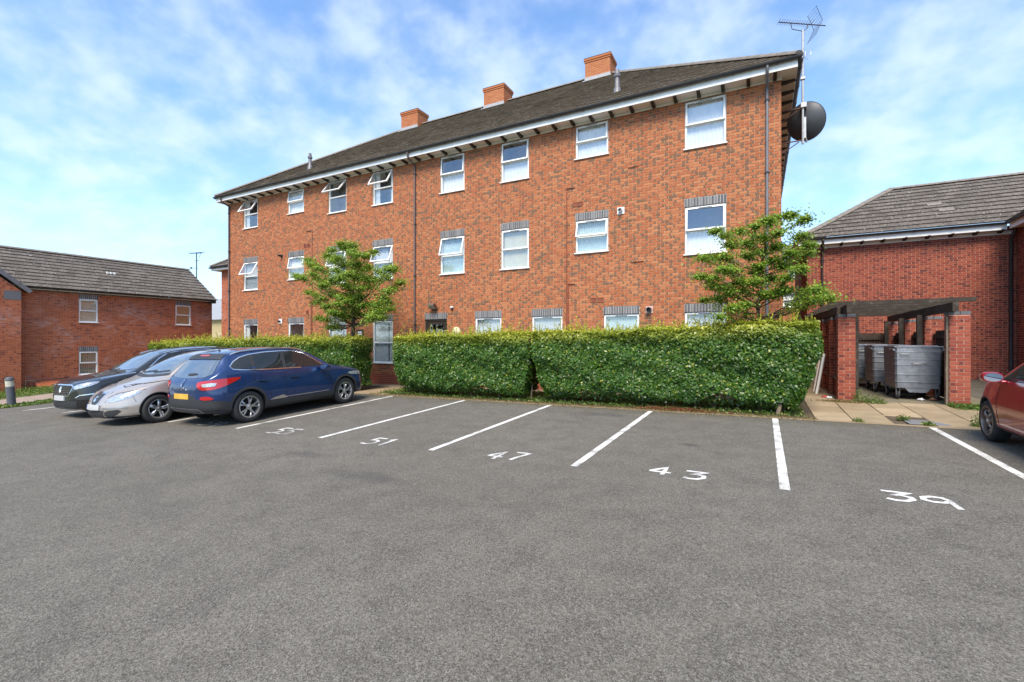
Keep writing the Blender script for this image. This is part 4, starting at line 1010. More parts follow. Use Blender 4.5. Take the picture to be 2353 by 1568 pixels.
mb = MB(); mb.tube([(ax0+.25, ay0+.1, 7.04), (ax0+.18, ay0+.07, 6.72)], .012, 6); mb.tube([(ax0-.12, ay0-.05, 6.53), (ax0+.14, ay0+.06, 6.55)], .014, 6); mb.tube([(ax0-.30, ay0-.12, 6.09), (ax0+.08, ay0+.03, 6.07)], .012, 6); mb.lathe([(0, -.06), (.06, -.03), (.06, .03), (0, .06)], (ax0-.34, ay0-.13, 6.1), 2, 10); mb.wbuild('fitting', M['dark_metal'], la)
mb = MB(); mb.box((ax0-.04, 16.17, 4.4), (ax0+.04, ay0+.03, 4.46)); mb.box((ax0-.04, 16.17, 4.75), (ax0+.04, ay0+.03, 4.81)); mb.wbuild('wall_bracket', M['dark_metal'], la)
# ------------------------------------------------------------------ far house glimpsed between the two
fh = empty('far_house', (-52.0, 30.5, gz(-34, 30)), 'distant pale yellow house with slate roof glimpsed past the end of the left house', 'house')
zf = gz(-34, 30)
mb = MB(); mb.box((-58, 30, zf), (-44, 36, 3.95)); mb.wbuild('wall', simple('yellow_stone', (.36, .29, .15), .9), fh)
mb = MB(); mb.prism([(29.6, 3.9), (36.4, 3.9), (33, 6.6)], 0, -58.3, -48.55); mb.wbuild('roof', simple('grey_slate', (.26, .27, .29), .7), fh)
mb = MB(); mb.bbox((-58, 28.2, zf), (-46, 30.0, .9), .02); mb.wbuild('porch', M['brick_left'], fh)
mb = MB(); mb.bbox((-58.1, 28.05, .9), (-45.9, 30.0, 1.22), .03); mb.wbuild('porch_roof', M['white_paint'], fh)
window(fh, (0, 30, 0), 0, -51.55, -50.55, 2.35, 3.55, ang=0, cover='none', vent=False)
# ------------------------------------------------------------------ the single storey brick building on the right
rh = empty('right_building', (4.5, 21.4, gz(4.5, 21.4)), 'low dark red brick building with lichen spotted hip roof behind the bin store', 'building')
RX0, RX1, RY = 1.65, 7.48, 21.4
brick_wall(rh, 'front_wall', (0, RY, 0), 0.0, RX0, RX1+.12, 0.0, 5.42, [], 'brick_red', 'mortar_red', kiln=.4, seed=51)
brick_wall(rh, 'side_wall', (RX0, 28.4, 0), R(-90), 0, 7.0, 0.0, 5.42, [], 'brick_red', 'mortar_red', kiln=.4, ind=120, seed=52)
brick_wall(rh, 'wing_wall', (RX1+.02, RY, 0), R(-90), 0, 9.0, 0.0, 5.42, [], 'brick_red', 'mortar_red', kiln=.4, ind=60, seed=53)
REO = .36; ez = 5.50; rs_ = math.hypot(3.5, 2.36); rk = 3.5/rs_
roof_plane(rh, 'roof_front', (0, RY-REO, ez), (1, 0, 0), (0, 3.5, 2.36), 12, rs_/12, lambda s: (RX0-.34+s*rk, 15.0), .33, M['tile_grey'], seed=54)
roof_plane(rh, 'roof_hip', (RX0-.34, 0, ez), (0, -1, 0), (3.5, 0, 2.36), 12, rs_/12, lambda s: (-28.04+s*rk, -(RY-REO)-s*rk), .33, M['tile_grey'], ind=60, seed=55)
ridge_run(rh, (RX0-.34, RY-REO, ez+.04), (RX0-.34+3.5, RY-REO+3.5, ez+2.39), r=.12); ridge_run(rh, (RX0-.34+3.5, RY-REO+3.5, ez+2.39), (15, RY-REO+3.5, ez+2.39))
roof_plane(rh, 'roof_wing', (RX1-.34, 0, ez+.002), (0, -1, 0), (3.5, 0, 2.36), 12, rs_/12, lambda s: (-(RY-REO)-s*rk-0.0, -12.0), .33, M['tile_grey'], ind=60, seed=56)
eave_set(rh, RX0-.34, RX1-.30, RY-REO, 28.0, RX0, RX1, RY, 28.4, 5.26, ez, right=False)
eave_set(rh, RX1-.32, 12.0, 12.5, RY-REO-.02, RX1, 12, 12.9, 28.4, 5.26, ez, front=False, right=False)
mb = MB(); mb.bbox((RX0-.01, RY-.024, 5.14), (RX1, RY-.0085, 5.262), .003); mb.wbuild('frieze_board', M['white_paint'], rh)
x = RX0+.45
while x < RX1-.1:
    put(bpy.data.objects.new('bracket', bkm), rh, (x, RY-.026, 5.258)); x += .62
downpipe(rh, [(RX0+.48, RY-REO-.045, 5.44), (RX0+.48, RY-REO-.045, 5.32), (RX0+.48, RY-REO+.06, 5.18), (RX0+.48, RY-.06, 5.02), (RX0+.48, RY-.06, gz(2, 21.4))], .036, 'black_plastic', [(RX0+.48, RY-.06, z) for z in (4.7, 3.0, 1.5)])
downpipe(rh, [(RX1-.14, RY-REO-.045, 5.44), (RX1-.14, RY-REO, 5.2), (RX1-.14, RY-.08, 4.95), (RX1-.14, RY-.08, gz(7, 21.4))], .05, 'black_plastic', [(RX1-.14, RY-.08, z) for z in (4.6, 2.6)])
for (vx, s_) in ((5.55, 1.95), (5.75, 1.30)):
    mb = MB(); a = Vector((vx, RY-REO, ez))+Vector((0, 3.5, 2.36)).normalized()*s_; sl = Vector((0, 3.5, 2.36)).normalized(); nn_ = Vector((0, -2.36, 3.5)).normalized()
    Q = [a+nn_*.052, a+Vector((.42, 0, 0))+nn_*.052, a+Vector((.42, 0, 0))+sl*.27+nn_*.046, a+sl*.27+nn_*.046]
    mb.mesh(Q+[q-nn_*.03 for q in Q], [(0,1,2,3),(7,6,5,4),(0,4,5,1),(1,5,6,2),(2,6,7,3),(3,7,4,0)]); mb.wbuild('vent_tile', M['ridge'], rh)
# ------------------------------------------------------------------ house behind, seen through the gap
bh = empty('rear_house', (1.5, 32.0, gz(1.5, 32)), 'brick house with white windows seen in the gap beside the apartment block', 'house')
bop = [(1.25, 2.25, 3.58, 4.45), (1.5, 2.3, 5.3, 6.1)]
brick_wall(bh, 'front_wall', (0, 32, 0), 0.0, -2.5, 6.5, 0.0, 6.4, bop, 'brick', 'mortar', kiln=.5, ind=60, seed=61, pick=lambda x, y, z: 1 < x < 2.2)
for o_ in bop: window(bh, (0, 32, 0), 0.0, *o_, ang=0, cover='net', vent=False)
roof_plane(bh, 'roof', (0, 31.6, 6.5), (1, 0, 0), (0, 4, 2.7), 14, math.hypot(4, 2.7)/14, lambda s: (-2.9, 2.9-.83*s), .33, M['tile'], ind=40, seed=62)
mb = MB(); mb.bbox((-2.9, 31.62, 6.3), (2.8, 31.65, 6.46), .004); mb.wbuild('fascia', M['white_paint'], bh); gutter(bh, (-2.9, 31.56, 6.46), (2.85, 31.56, 6.46))
downpipe(bh, [(2.35, 31.9, 6.4), (2.35, 31.9, .3)], .045, 'black_plastic')
# ------------------------------------------------------------------ bin store
bs = empty('bin_store', (2.8, 13.4, gz(2.8, 13.4)), 'open bin store of brick pillars, weathered timber pergola beams and fence panels', 'shelter')
def pillar(parent, x0, x1, y0, y1, z0, z1, seed=0, stone=True, pick=None):
    """brick pillar: mortar core with bricks on all four faces"""
    mb = MB(); mb.box((x0, y0, z0), (x1, y1, z1)); p = mb.wbuild('pillar', M['mortar_red'], parent, origin=((x0+x1)/2, (y0+y1)/2, z0))
    rr = random.Random(seed); vr = variants('brick_red_p', M['brick_red'], .45); po = OFF[p.name]
    for (ox, oy, rz, w) in ((x0, y0, 0, x1-x0), (x1, y0, R(90), y1-y0), (x0, y1, R(-90), y1-y0)):
        z = z0; c = 0; restm = MB()
        while z < z1-.02:
            u = -.1125 if c % 2 else 0.0
            while u < w-.01:
                a, b_ = max(u+.005, 0), min(u+.22, w)
                if b_-a > .03:
                    t = min(z+.065, z1); ca, sa = math.cos(rz), math.sin(rz)
                    if b_-a > .21 and t-z > .06 and rz == 0:
                        o = bpy.data.objects.new('brick', rr.choice(vr)); COL.objects.link(o); o.parent = p
                        o.location = (ox+ca*(a+b_)/2-po.x, oy+sa*(a+b_)/2-po.y, (z+t)/2-po.z); o.rotation_euler = (0, 0, rz)
                    else:
                        q = MB(); brick_geo(q, a, b_, z, t, rr.random(), 0, 0, False)
                        tn = q.t[0]
                        for f in q.f: restm.face([(ox+ca*v[0]-sa*v[1]-po.x, oy+sa*v[0]+ca*v[1]-po.y, v[2]-po.z) for v in (q.v[k] for k in f)], tn)
                u += .225
            z += .075; c += 1
        o = bpy.data.objects.new('brickwork', restm.data('brickwork', M['brick_red'], fix=False)); COL.objects.link(o); o.parent = p; o['kind'] = 'stuff'
    if stone:
        mb = MB(); h = (x1-x0)/2; mb.bbox((x0-.012-po.x, y0-.012-po.y, z1+.001-po.z), (x0+h-.004-po.x, y1+.012-po.y, z1+.075-po.z), .006); mb.bbox((x0+h+.004-po.x, y0-.012-po.y, z1+.001-po.z), (x1+.012-po.x, y1+.012-po.y, z1+.075-po.z), .006)
        o = bpy.data.objects.new('capping', mb.data('capping', M['brick_blue'])); COL.objects.link(o); o.parent = p
    return p
BZ = 2.16
pillar(bs, 1.66, 1.985, 13.42, 13.745, gz(1.8, 13.4)-.03, BZ, 1); pillar(bs, 3.605, 3.93, 13.22, 13.545, gz(3.8, 13.3)-.03, BZ, 2)
pillar(bs, 1.66, 1.985, 15.0, 15.325, gz(1.8, 15)-.03, BZ, 3); pillar(bs, 1.66, 1.985, 16.6, 16.925, gz(1.8, 16)-.03, BZ, 4)
pillar(bs, 3.70, 4.025, 15.3, 15.625, gz(3.8, 15)-.03, BZ-.02, 5); pillar(bs, 3.72, 4.045, 17.2, 17.525, gz(3.8, 17)-.03, BZ-.02, 6); pillar(bs, 3.74, 4.065, 19.2, 19.525, gz(3.8, 19)-.03, BZ-.02, 7)
def beam(a, b_, w, h, name='beam', jit=.006, parent=bs, mat='timber'):
    a, b_ = Vector(a), Vector(b_); d = (b_-a); L_ = d.length; q = d.to_track_quat('Y', 'Z'); n = max(3, int(L_/.35)); rr = random.Random(int(a.x*91+a.y*37+a.z*53))
    V = []; F_ = []
    for i in range(n+1):
        t = i/n; dx, dz = rr.uniform(-jit, jit), rr.uniform(-jit, jit)
        for (sx_, sz_) in ((-1, -1), (1, -1), (1, 1), (-1, 1)): V.append(a+d*t+q @ Vector((sx_*w/2+dx+rr.uniform(-jit, jit)*.4, 0, sz_*h/2+dz)))
    for i in range(n):
        for j in range(4): F_.append((i*4+j, i*4+(j+1) % 4, i*4+4+(j+1) % 4, i*4+4+j))
    F_ += [(3, 2, 1, 0), (n*4, n*4+1, n*4+2, n*4+3)]
    mb = MB(); mb.mesh(V, F_); return mb.wbuild(name, M[mat], parent)
# side plates run front to back on the pillars, cross rafters lie on top of them
beam((1.80, 12.95, 2.33), (1.72, 19.8, 2.33), .075, .18, 'side_plate'); beam((3.62, 12.95, 2.32), (3.86, 19.8, 2.33), .10, .19, 'side_plate')
beam((1.68, 13.52, 2.33), (1.55, 19.8, 2.36), .07, .17, 'side_plate')
y = 13.15
for k in range(7): beam((1.42, y+.02, 2.465), (3.98, y-.05, 2.475), .085, .09, 'rafter'); y += 1.05
for (px_, py_) in ((2.03, 13.65), (2.03, 16.75), (3.56, 15.2), (3.60, 17.1), (3.63, 19.0)): beam((px_, py_, gz(px_, py_)), (px_, py_, 2.25), .10, .10, 'post')
beam((3.575, 13.30, gz(3.57, 13.3)), (3.575, 13.30, 2.12), .05, .09, 'batten', mat='bark_grey')
# infill panels: low wall with boards above on the left, boarded fence on the right
for (y0, y1) in ((13.78, 14.97), (15.36, 16.57), (16.96, 18.6)):
    mb = MB(); zb = gz(1.8, y0); mb.box((1.74, y0, zb-.02), (1.90, y1, zb+.42)); mb.wbuild('low_wall', M['brick_red'], bs)
    mb = MB(); mb.bbox((1.72, y0, zb+.421), (1.92, y1, zb+.47), .005); mb.wbuild('coping', M['concrete'], bs)
    n = int((y1-y0)/.125)
    for k in range(n):
        mb = MB(); a = y0+(y1-y0)*k/n; mb.bbox((1.795, a+.004, zb+.475), (1.82, a+(y1-y0)/n-.004, 2.2), .003); mb.wbuild('board', M['timber'], bs)
for (y0, y1) in ((13.58, 15.28), (15.65, 17.18), (17.55, 19.18)):
    n = int((y1-y0)/.125); zb = gz(3.9, y0)
    for k in range(n):
        mb = MB(); a = y0+(y1-y0)*k/n; mb.bbox((3.90+.0, a+.004, zb+.02), (3.925, a+(y1-y0)/n-.004, 1.86), .003); mb.wbuild('board', M['timber'], bs)
    for zz_ in (.55, 1.72): beam((3.875, y0, zz_), (3.875, y1, zz_), .045, .10, 'rail')
# back fence
n = 14
for k in range(n):
    mb = MB(); a = 2.72+(3.74-2.72)*k/n; mb.bbox((a+.003, 19.30, .25), (a+1.02/n-.003, 19.325, 1.86), .003); mb.wbuild('board', M['timber'], bs)
beam((2.7, 19.27, 1.70), (3.74, 19.27, 1.70), .045, .12, 'rail')
pillar(bs, 2.42, 2.745, 19.2, 19.525, gz(2.5, 19)-.03, BZ-.05, 8)
# ------------------------------------------------------------------ galvanised wheeled bins
def make_bin(loc, label):
    x, y, z = loc; e = empty('wheeled_bin', loc, label, 'bin', 'galvanised wheeled bins in the bin store')
    W2, D, Z0, Z1 = .43, 1.18, .27, 1.22
    mb = MB(); V = []; n = 0
    lev = [(Z0, .955), (.40, .965), (.405, .985), (.425, .985), (.43, .968), (.575, .975), (.58, .995), (.60, .995), (.605, .978), (.80, .985), (.805, 1.003), (.825, 1.003), (.83, .988), (.93, .99), (.935, 1.008), (.96, 1.008), (.965, .992), (1.10, 1.0), (1.105, 1.012), (1.13, 1.012), (1.135, 1.0), (Z1, 1.0)]
    def ringp(k):
        w, d0, d1, c = W2*k, D/2-D/2*k, D/2+D/2*k, .035
        return [(-w+c, d0), (w-c, d0), (w, d0+c), (w, d1-c), (w-c, d1), (-w+c, d1), (-w, d1-c), (-w, d0+c)]
    for (h, k) in lev: V += [(p[0], p[1], h) for p in ringp(k)]
    F_ = [(i*8+j, i*8+(j+1) % 8, i*8+8+(j+1) % 8, i*8+8+j) for i in range(len(lev)-1) for j in range(8)]
    F_ += [tuple(range(8))[::-1]]
    mb.mesh([(a+x, b_+y, c+z) for (a, b_, c) in V], F_); body = mb.wbuild('body', M['galv'], e, smooth=30)
    mb = MB(); mb.bbox((x-W2-.02, y-.02, z+Z1), (x+W2+.02, y+D+.02, z+Z1+.03), .008); mb.bbox((x-W2+.06, y+.05, z+Z1+.0301), (x+W2-.06, y+D-.05, z+Z1+.05), .012); kid(mb, 'lid', M['galv'], e)
    for sx_ in (-1, 1):
        mb = MB(); mb.bbox((x+sx_*(W2+.012)-.03, y+.02, z+1.14), (x+sx_*(W2+.012)+.03, y+.45, z+1.20), .012); kid(mb, 'lifting_bar', M['galv'], e)
    mb = MB(); mb.tube([(x-.34, y-.002, z+1.055), (x-.33, y-.035, z+1.065), (x-.18, y-.035, z+1.065), (x-.17, y-.002, z+1.055)], .010, 8); kid(mb, 'handle', M['steel'], e, 50)
    mb = MB(); mb.tube([(x-.12, y-.005, z+.845), (x-.10, y-.045, z+.855), (x+.12, y-.045, z+.855), (x+.14, y-.005, z+.845)], .012, 8); kid(mb, 'handle', M['steel'], e, 50)
    mb = MB(); mb.prism([(x-.24, z+Z0-.001), (x+.24, z+Z0-.001), (x+.16, z+.17), (x-.16, z+.17)], 1, y+.04, y+.06); kid(mb, 'bottom_gusset', M['galv'], e)
    for sx_ in (-1, 1):
        for yy in (.10, D-.10):
            cx = x+sx_*(W2-.07); mb = MB(); mb.lathe([(.0, -.022), (.035, -.022), (.085, -.024), (.095, -.014), (.095, .014), (.085, .024), (.035, .022), (0, .022)], (cx, y+yy, z+.095), 0, 20); w = kid(mb, 'castor', M['rubber'], e, 40)
            w2 = MB(); w2.lathe([(0, -.026), (.055, -.026), (.055, .026), (0, .026)], (cx, y+yy, z+.095), 0, 14)
            w2.box((cx-.036, y+yy-.035, z+.09), (cx-.029, y+yy+.035, z+.262)); w2.box((cx+.029, y+yy-.035, z+.09), (cx+.036, y+yy+.035, z+.262)); w2.box((cx-.05, y+yy-.05, z+.262), (cx+.05, y+yy+.05, z+.269)); po = OFF[e.name]
            w2.v = [(p[0]-po.x, p[1]-po.y, p[2]-po.z) for p in w2.v]; o = bpy.data.objects.new('castor_fork', w2.data('castor_fork', M['galv'], 40)); COL.objects.link(o); o.parent = w
    mb = MB()                                                  # pressed oval maker's mark
    P = [(x+.07+.13*math.cos(t*math.pi/14), y-.004, z+1.165+.034*math.sin(t*math.pi/14)) for t in range(29)]
    mb.tube(P, .004, 5, cap=False)
    for k in range(6): mb.box((x-.01+k*.028, y-.006, z+1.150), (x-.01+k*.028+.016, y+.001, z+1.178))
    kid(mb, 'pressed_badge', M['galv'], e)
    return e
make_bin((3.28, 14.06, gz(3.2, 14.1)+.0), 'galvanised wheeled bin standing first, at the open front of the bin store')
make_bin((3.14, 15.72, gz(3.2, 15.6)+.0), 'galvanised wheeled bin standing between the other two bins in the row')
make_bin((2.98, 17.30, gz(3.2, 17.2)+.0), 'galvanised wheeled bin at the back of the row by the timber fence')
# boards, litter
e = empty('leaning_board', (1.36, 15.3, gz(1.36, 15.3)), 'pale old door panel leaning against the outside of the bin store', 'board')
zb = gz(1.36, 15.3); Mx = Matrix.Translation((1.36, 15.0, zb)) @ Matrix.Rotation(R(9), 4, 'Y')
mb = MB(); mb.bbox((-.02, -.28, .0), (.02, .28, 1.05), .005, M=Mx); mb.wbuild('panel', simple('old_panel', (.42, .38, .33), .8, var=.3), e)
for yy in (-.28, .30):
    mb = MB(); mb.bbox((-.05, yy-.03, .0), (.0, yy+.03, 1.08), .004, M=Mx); mb.wbuild('stile', M['white_paint'], e)
for k, (lx, ly, cl, lb) in enumerate(((1.45, 13.9, (.5, .04, .04), 'crumpled red wrapper on the side path by the bin store'), (1.52, 13.75, (.6, .62, .65), 'crumpled pale wrapper on the side path by the bin store'), (3.3, 14.0, (.65, .65, .66), 'crumpled white wrapper under the front bin'), (3.55, 14.1, (.22, .09, .05), 'flattened brown carton under the front bin'), (2.2, 16.6, (.3, .2, .12), 'torn brown bag beside the rear bin'))):
    mb = MB(); bm = bmesh.new(); bmesh.ops.create_icosphere(bm, subdivisions=2, radius=.06); rr = random.Random(k)
    for v in bm.verts: v.co = Vector((v.co.x*rr.uniform(.8, 1.5), v.co.y*rr.uniform(.7, 1.2), max(-.02, v.co.z*rr.uniform(.3, .8))))
    bm.verts.index_update(); mb.mesh([(v.co.x+lx, v.co.y+ly, v.co.z+gz(lx, ly)+.022) for v in bm.verts], [[v.index for v in f.verts] for f in bm.faces]); bm.free()
    o = mb.wbuild('litter', simple('litter%d' % k, cl, .5), origin=(lx, ly, gz(lx, ly))); tag(o, lb, 'litter', 'litter round the bin store')
# bollard light by the footpath
bo = empty('bollard_light', (-20.05, 5.5, gz(-20.05, 5.5)), 'leaning dark grey bollard light with cream lens at the edge of the grass', 'bollard')
zb = gz(-20.05, 5.5); Mx = Matrix.Translation((-20.05, 5.5, zb)) @ Matrix.Rotation(R(5), 4, 'Y') @ Matrix.Rotation(R(5), 4, 'X')
def mlathe(prof, mat, name, par=bo):
    mb = MB(); mb.lathe(prof, (0, 0, 0), 2, 20); mb.v = [tuple(Mx @ Vector(p)) for p in mb.v]; return mb.wbuild(name, mat, par, smooth=40)
mlathe([(.10, -.03), (.10, .62), (.0, .62)], simple('bollard_grey', (.10, .105, .12), .5), 'post'); mlathe([(.098, .621), (.098, .80), (0, .80)], M['blind_cream'], 'lens'); mlathe([(.105, .801), (.105, .84), (.08, .89), (.0, .91)], simple('bollard_cap', (.10, .105, .11), .5), 'cap')
# ------------------------------------------------------------------ plants
def leaves(name, P, N_, size, mat, parent, tone, young, fold=.25, ratio=.62, org=None, kind=None, seed=0):
    """one mesh of bent diamond leaves: positions P, facing N_, sizes; colour attributes tone and dark (= young growth)"""
    r = np.random.default_rng(seed); n = len(P); N_ = N_/np.linalg.norm(N_, axis=1, keepdims=True)
    t = r.normal(size=(n, 3)); t -= N_*(t*N_).sum(1, keepdims=True); t /= np.linalg.norm(t, axis=1, keepdims=True)
    b = np.cross(N_, t); s = size[:, None]
    a0 = P-t*s*.5; tip = P+t*s*.5-N_*s*.08; l = P+b*s*ratio*.5+N_*s*fold*.5-t*s*.05; rr = P-b*s*ratio*.5+N_*s*fold*.5-t*s*.05
    V = np.stack([a0, rr, tip, l], 1).reshape(-1, 3)
    o = np.array(org if org is not None else (OFF[parent.name] if parent else (0, 0, 0))); V = V-o
    F = np.arange(4*n).reshape(-1, 4)
    me = bpy.data.meshes.new(name); me.vertices.add(4*n); me.vertices.foreach_set('co', V.astype(np.float32).ravel())
    me.loops.add(4*n); me.loops.foreach_set('vertex_index', F.astype(np.int32).ravel())
    me.polygons.add(n); me.polygons.foreach_set('loop_start', np.arange(0, 4*n, 4, dtype=np.int32))
    try: me.polygons.foreach_set('loop_total', np.full(n, 4, np.int32))
    except Exception: pass
    A = me.attributes.new('tone', 'FLOAT', 'FACE'); A.data.foreach_set('value', np.clip(tone, 0, 1).astype(np.float32))
    A = me.attributes.new('dark', 'FLOAT', 'FACE'); A.data.foreach_set('value', np.clip(young, 0, 1).astype(np.float32))
    me.materials.append(mat); me.update(calc_edges=True); me.validate()
    ob = bpy.data.objects.new(name, me); put(ob, parent, tuple(o))
    if kind: ob['kind'] = kind
    return ob
def lump(x, y, z, k, ph): return np.sin(x*k+ph)*np.cos(y*k*1.3+ph*2)+np.sin(z*k*1.7+x*k*.6+ph*3)
def hedge(x0, x1, y0, y1, h, label, seed, n, stems=True, right_round=.25, taper=.0, gap=.14, toph=None):
    r = np.random.default_rng(seed); cx, cy = (x0+x1)/2, (y0+y1)/2
    e = empty('beech_hedge', (cx, y0+.45, gz(cx, cy)), label, 'hedge', 'clipped hedges along the bays')
    def pt(m):
        """points in the hedge volume crowded towards its faces"""
        u = r.random((m, 3)); side = r.random(m)
        dep = np.abs(r.normal(0, .10, m))
        x = x0+(x1-x0)*u[:, 0]; y = y0+(y1-y0)*u[:, 1]; z = gap+(h-gap)*u[:, 2]
        f = side >= .905; x[f] = x0+.15+(x1-x0-.3)*u[f, 0]; y[f] = y0+.15+(y1-y0-.3)*u[f, 1]; z[f] = gap+(h-.15-gap)*u[f, 2]
        nx = np.zeros(m); ny = np.zeros(m); nz = np.zeros(m)
        f = side < .50; y[f] = y0+dep[f]; ny[f] = -1
        f = (side >= .50) & (side < .72); z[f] = h-dep[f]; nz[f] = 1
        f = (side >= .72) & (side < .80); x[f] = x1-dep[f]; nx[f] = 1
        f = (side >= .80) & (side < .86); x[f] = x0+dep[f]; nx[f] = -1
        f = (side >= .86) & (side < .905); y[f] = y1-dep[f]; ny[f] = 1
        return x, y, z, np.stack([nx, ny, nz], 1), side
    x, y, z, nn, side_ = pt(n)
    b = lump(x, y, z, 1.9, seed)*.035+lump(x, y, z, 5.1, seed+1)*.03+lump(z*1.7, x, y, 9.3, seed+2)*.018
    y = y-b*(nn[:, 1] < 0)*1.2; z = z+b*(nn[:, 2] > 0); x = x+b*nn[:, 0]
    # rounded shoulders, undercut foot, ends leaning in towards the ground
    zt = (z-gap)/(h-gap)
    y = y+np.where(nn[:, 1] < 0, .10*np.clip((zt-.86)/.14, 0, 1)**2+.16*np.clip((.16-zt)/.16, 0, 1)**2, 0)
    x = np.where(x > cx, x-taper*(1-np.clip(zt/.7, 0, 1))**1.5*np.clip((x-(x1-.6))/.6, 0, 1), x+taper*(1-np.clip(zt/.7, 0, 1))**1.5*np.clip((x0+.6-x)/.6, 0, 1))
    ub = gap+.10*(1+np.sin(x*2.3+seed)+.7*np.sin(x*6.1+seed*2)); bot = (z < ub) & (r.random(n) < .8); z[bot] = (ub+np.abs(r.normal(0, .15, n)))[bot]
    th = 0 if toph is None else toph(x)
    z = z+zg(x, y)+th*np.clip(zt, 0, 1)
    inn = side_ >= .905; P = np.stack([x, y, z], 1); N_ = nn*.9+r.normal(0, .55, (n, 3))+np.array([0, -.15, .45])
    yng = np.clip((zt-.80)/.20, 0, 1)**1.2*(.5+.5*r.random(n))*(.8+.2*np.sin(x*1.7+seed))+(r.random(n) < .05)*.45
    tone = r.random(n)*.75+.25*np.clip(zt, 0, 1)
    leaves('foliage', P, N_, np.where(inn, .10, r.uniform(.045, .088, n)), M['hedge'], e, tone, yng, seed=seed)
    # soft new shoots above the clipped top: short wands of yellow-green leaves
    m = int((x1-x0)*130); Ps = []; Ns = []
    for k in range(m):
        sx_, sy_ = r.uniform(x0+.05, x1-.05), r.uniform(y0+.05, y1-.1); L_ = max(.04, r.gamma(2.0, .055)); lean = r.normal(0, .25, 2)
        thk = 0 if toph is None else float(toph(np.array([sx_]))[0])
        for q in np.arange(0, L_, .022): Ps.append((sx_+lean[0]*q, sy_+lean[1]*q, h-.03+q+gz(sx_, sy_)+thk)); Ns.append(r.normal(0, 1, 3)+np.array([0, 0, .5]))
    Ps = np.array(Ps); Ns = np.array(Ns); k = len(Ps)
    leaves('shoots', Ps, Ns, r.uniform(.034, .060, k), M['hedge'], e, r.random(k), r.uniform(.65, 1.0, k), seed=seed+1)
    if stems:
        kx = x0+.25
        while kx < x1-.1:
            yy = cy+r.uniform(-.25, .2); mb = MB(); zz0 = gz(kx, yy)-.03
            mb.tube([(kx, yy, zz0), (kx+r.normal(0, .03), yy, zz0+.4), (kx+r.normal(0, .08), yy+r.normal(0, .08), zz0+1.0)], [.028, .022, .010], 7, r1=.01); mb.wbuild('stem', M['bark_grey'], e, smooth=60)
            kx += r.uniform(.35, .55)
    return e
h2 = hedge(-5.12, 1.04, 10.78, 11.95, 1.78, 'tall dense green hedge with the right hand tree, next to the bin store path', 3, 85000, taper=.36, toph=lambda x: .10*np.clip((x+2)/3, 0, 1))
h1 = hedge(-9.72, -5.20, 10.76, 11.80, 1.74, 'dense green hedge between the tall window and the bin store hedge', 5, 60000, taper=.22)
h0 = hedge(-24.0, -11.55, 10.85, 11.85, 1.72, 'long green hedge behind the parked cars', 7, 95000, taper=.1)
mb = MB(); mb.tube([(.33, 10.93, gz(.33, 10.93)-.03), (.40, 10.98, .45), (.46, 11.1, .95)], [.045, .04, .02], 9, r1=.02); mb.wbuild('stem', M['bark_grey'], h2, smooth=60)
# trees
TL = [(-14.2, 10.92, 3.86), (-13.54, 10.63, 3.72), (-14.08, 11.27, 4.46), (-13.24, 10.74, 4.16), (-12.7, 10.55, 3.96), (-13.81, 11.28, 3.94), (-14.96, 12.42, 3.98), (-14.13, 12.16, 4.76), (-13.84, 12.08, 4.92), (-12.05, 10.89, 4.77), (-12.64, 11.58, 4.83), (-11.66, 11.01, 4.7), (-11.41, 10.78, 4.42), (-11.05, 10.63, 4.27), (-10.9, 10.87, 4.27), (-12.12, 12.44, 4.78), (-12.14, 12.22, 4.21), (-12.38, 12.17, 4.13), (-11.59, 12.16, 4.01), (-9.93, 10.83, 3.78), (-9.96, 11.08, 3.83), (-10.91, 11.78, 3.73), (-11.51, 12.01, 3.72), (-10.74, 12.28, 3.58), (-11.06, 12.34, 3.39), (-9.76, 10.59, 3.08), (-10.92, 11.73, 3.0), (-10.89, 11.88, 2.87), (-10.58, 11.51, 2.63), (-10.29, 10.79, 2.54), (-10.78, 11.44, 2.36), (-10.35, 10.6, 2.33), (-15.52, 12.46, 3.51), (-14.96, 12.3, 3.36), (-14.04, 11.6, 2.99), (-13.08, 11.06, 3.04), (-14.84, 12.4, 2.47), (-13.6, 11.66, 2.37), (-14.2, 12.34, 2.11), (-13.8, 12.27, 2.12), (-13.14, 11.52, 4.4), (-12.6, 11.31, 4.41), (-12.82, 11.72, 4.27), (-12.76, 11.35, 4.01), (-11.87, 10.75, 3.63), (-12.6, 11.07, 3.65), (-14.16, 12.19, 3.72), (-12.41, 10.5, 3.4), (-11.28, 10.5, 3.68), (-12.5, 11.78, 4.26), (-11.45, 11.02, 4.07), (-12.0, 11.58, 3.78), (-11.58, 11.44, 3.69), (-11.03, 11.15, 3.59), (-12.6, 12.59, 3.58), (-11.15, 10.83, 3.28), (-12.87, 11.31, 3.21), (-11.98, 10.85, 3.01), (-12.66, 11.79, 3.21), (-11.76, 11.01, 2.9), (-11.46, 11.18, 3.04), (-11.9, 12.04, 2.88), (-11.32, 11.11, 2.73), (-12.2, 11.63, 2.65), (-13.46, 12.39, 2.8), (-11.89, 10.62, 2.78), (-11.99, 10.54, 2.52), (-12.04, 10.9, 2.46), (-12.97, 12.08, 2.52), (-12.04, 11.75, 2.5), (-12.69, 10.92, 2.76), (-12.0, 11.13, 3.4), (-10.34, 10.79, 2.75)]
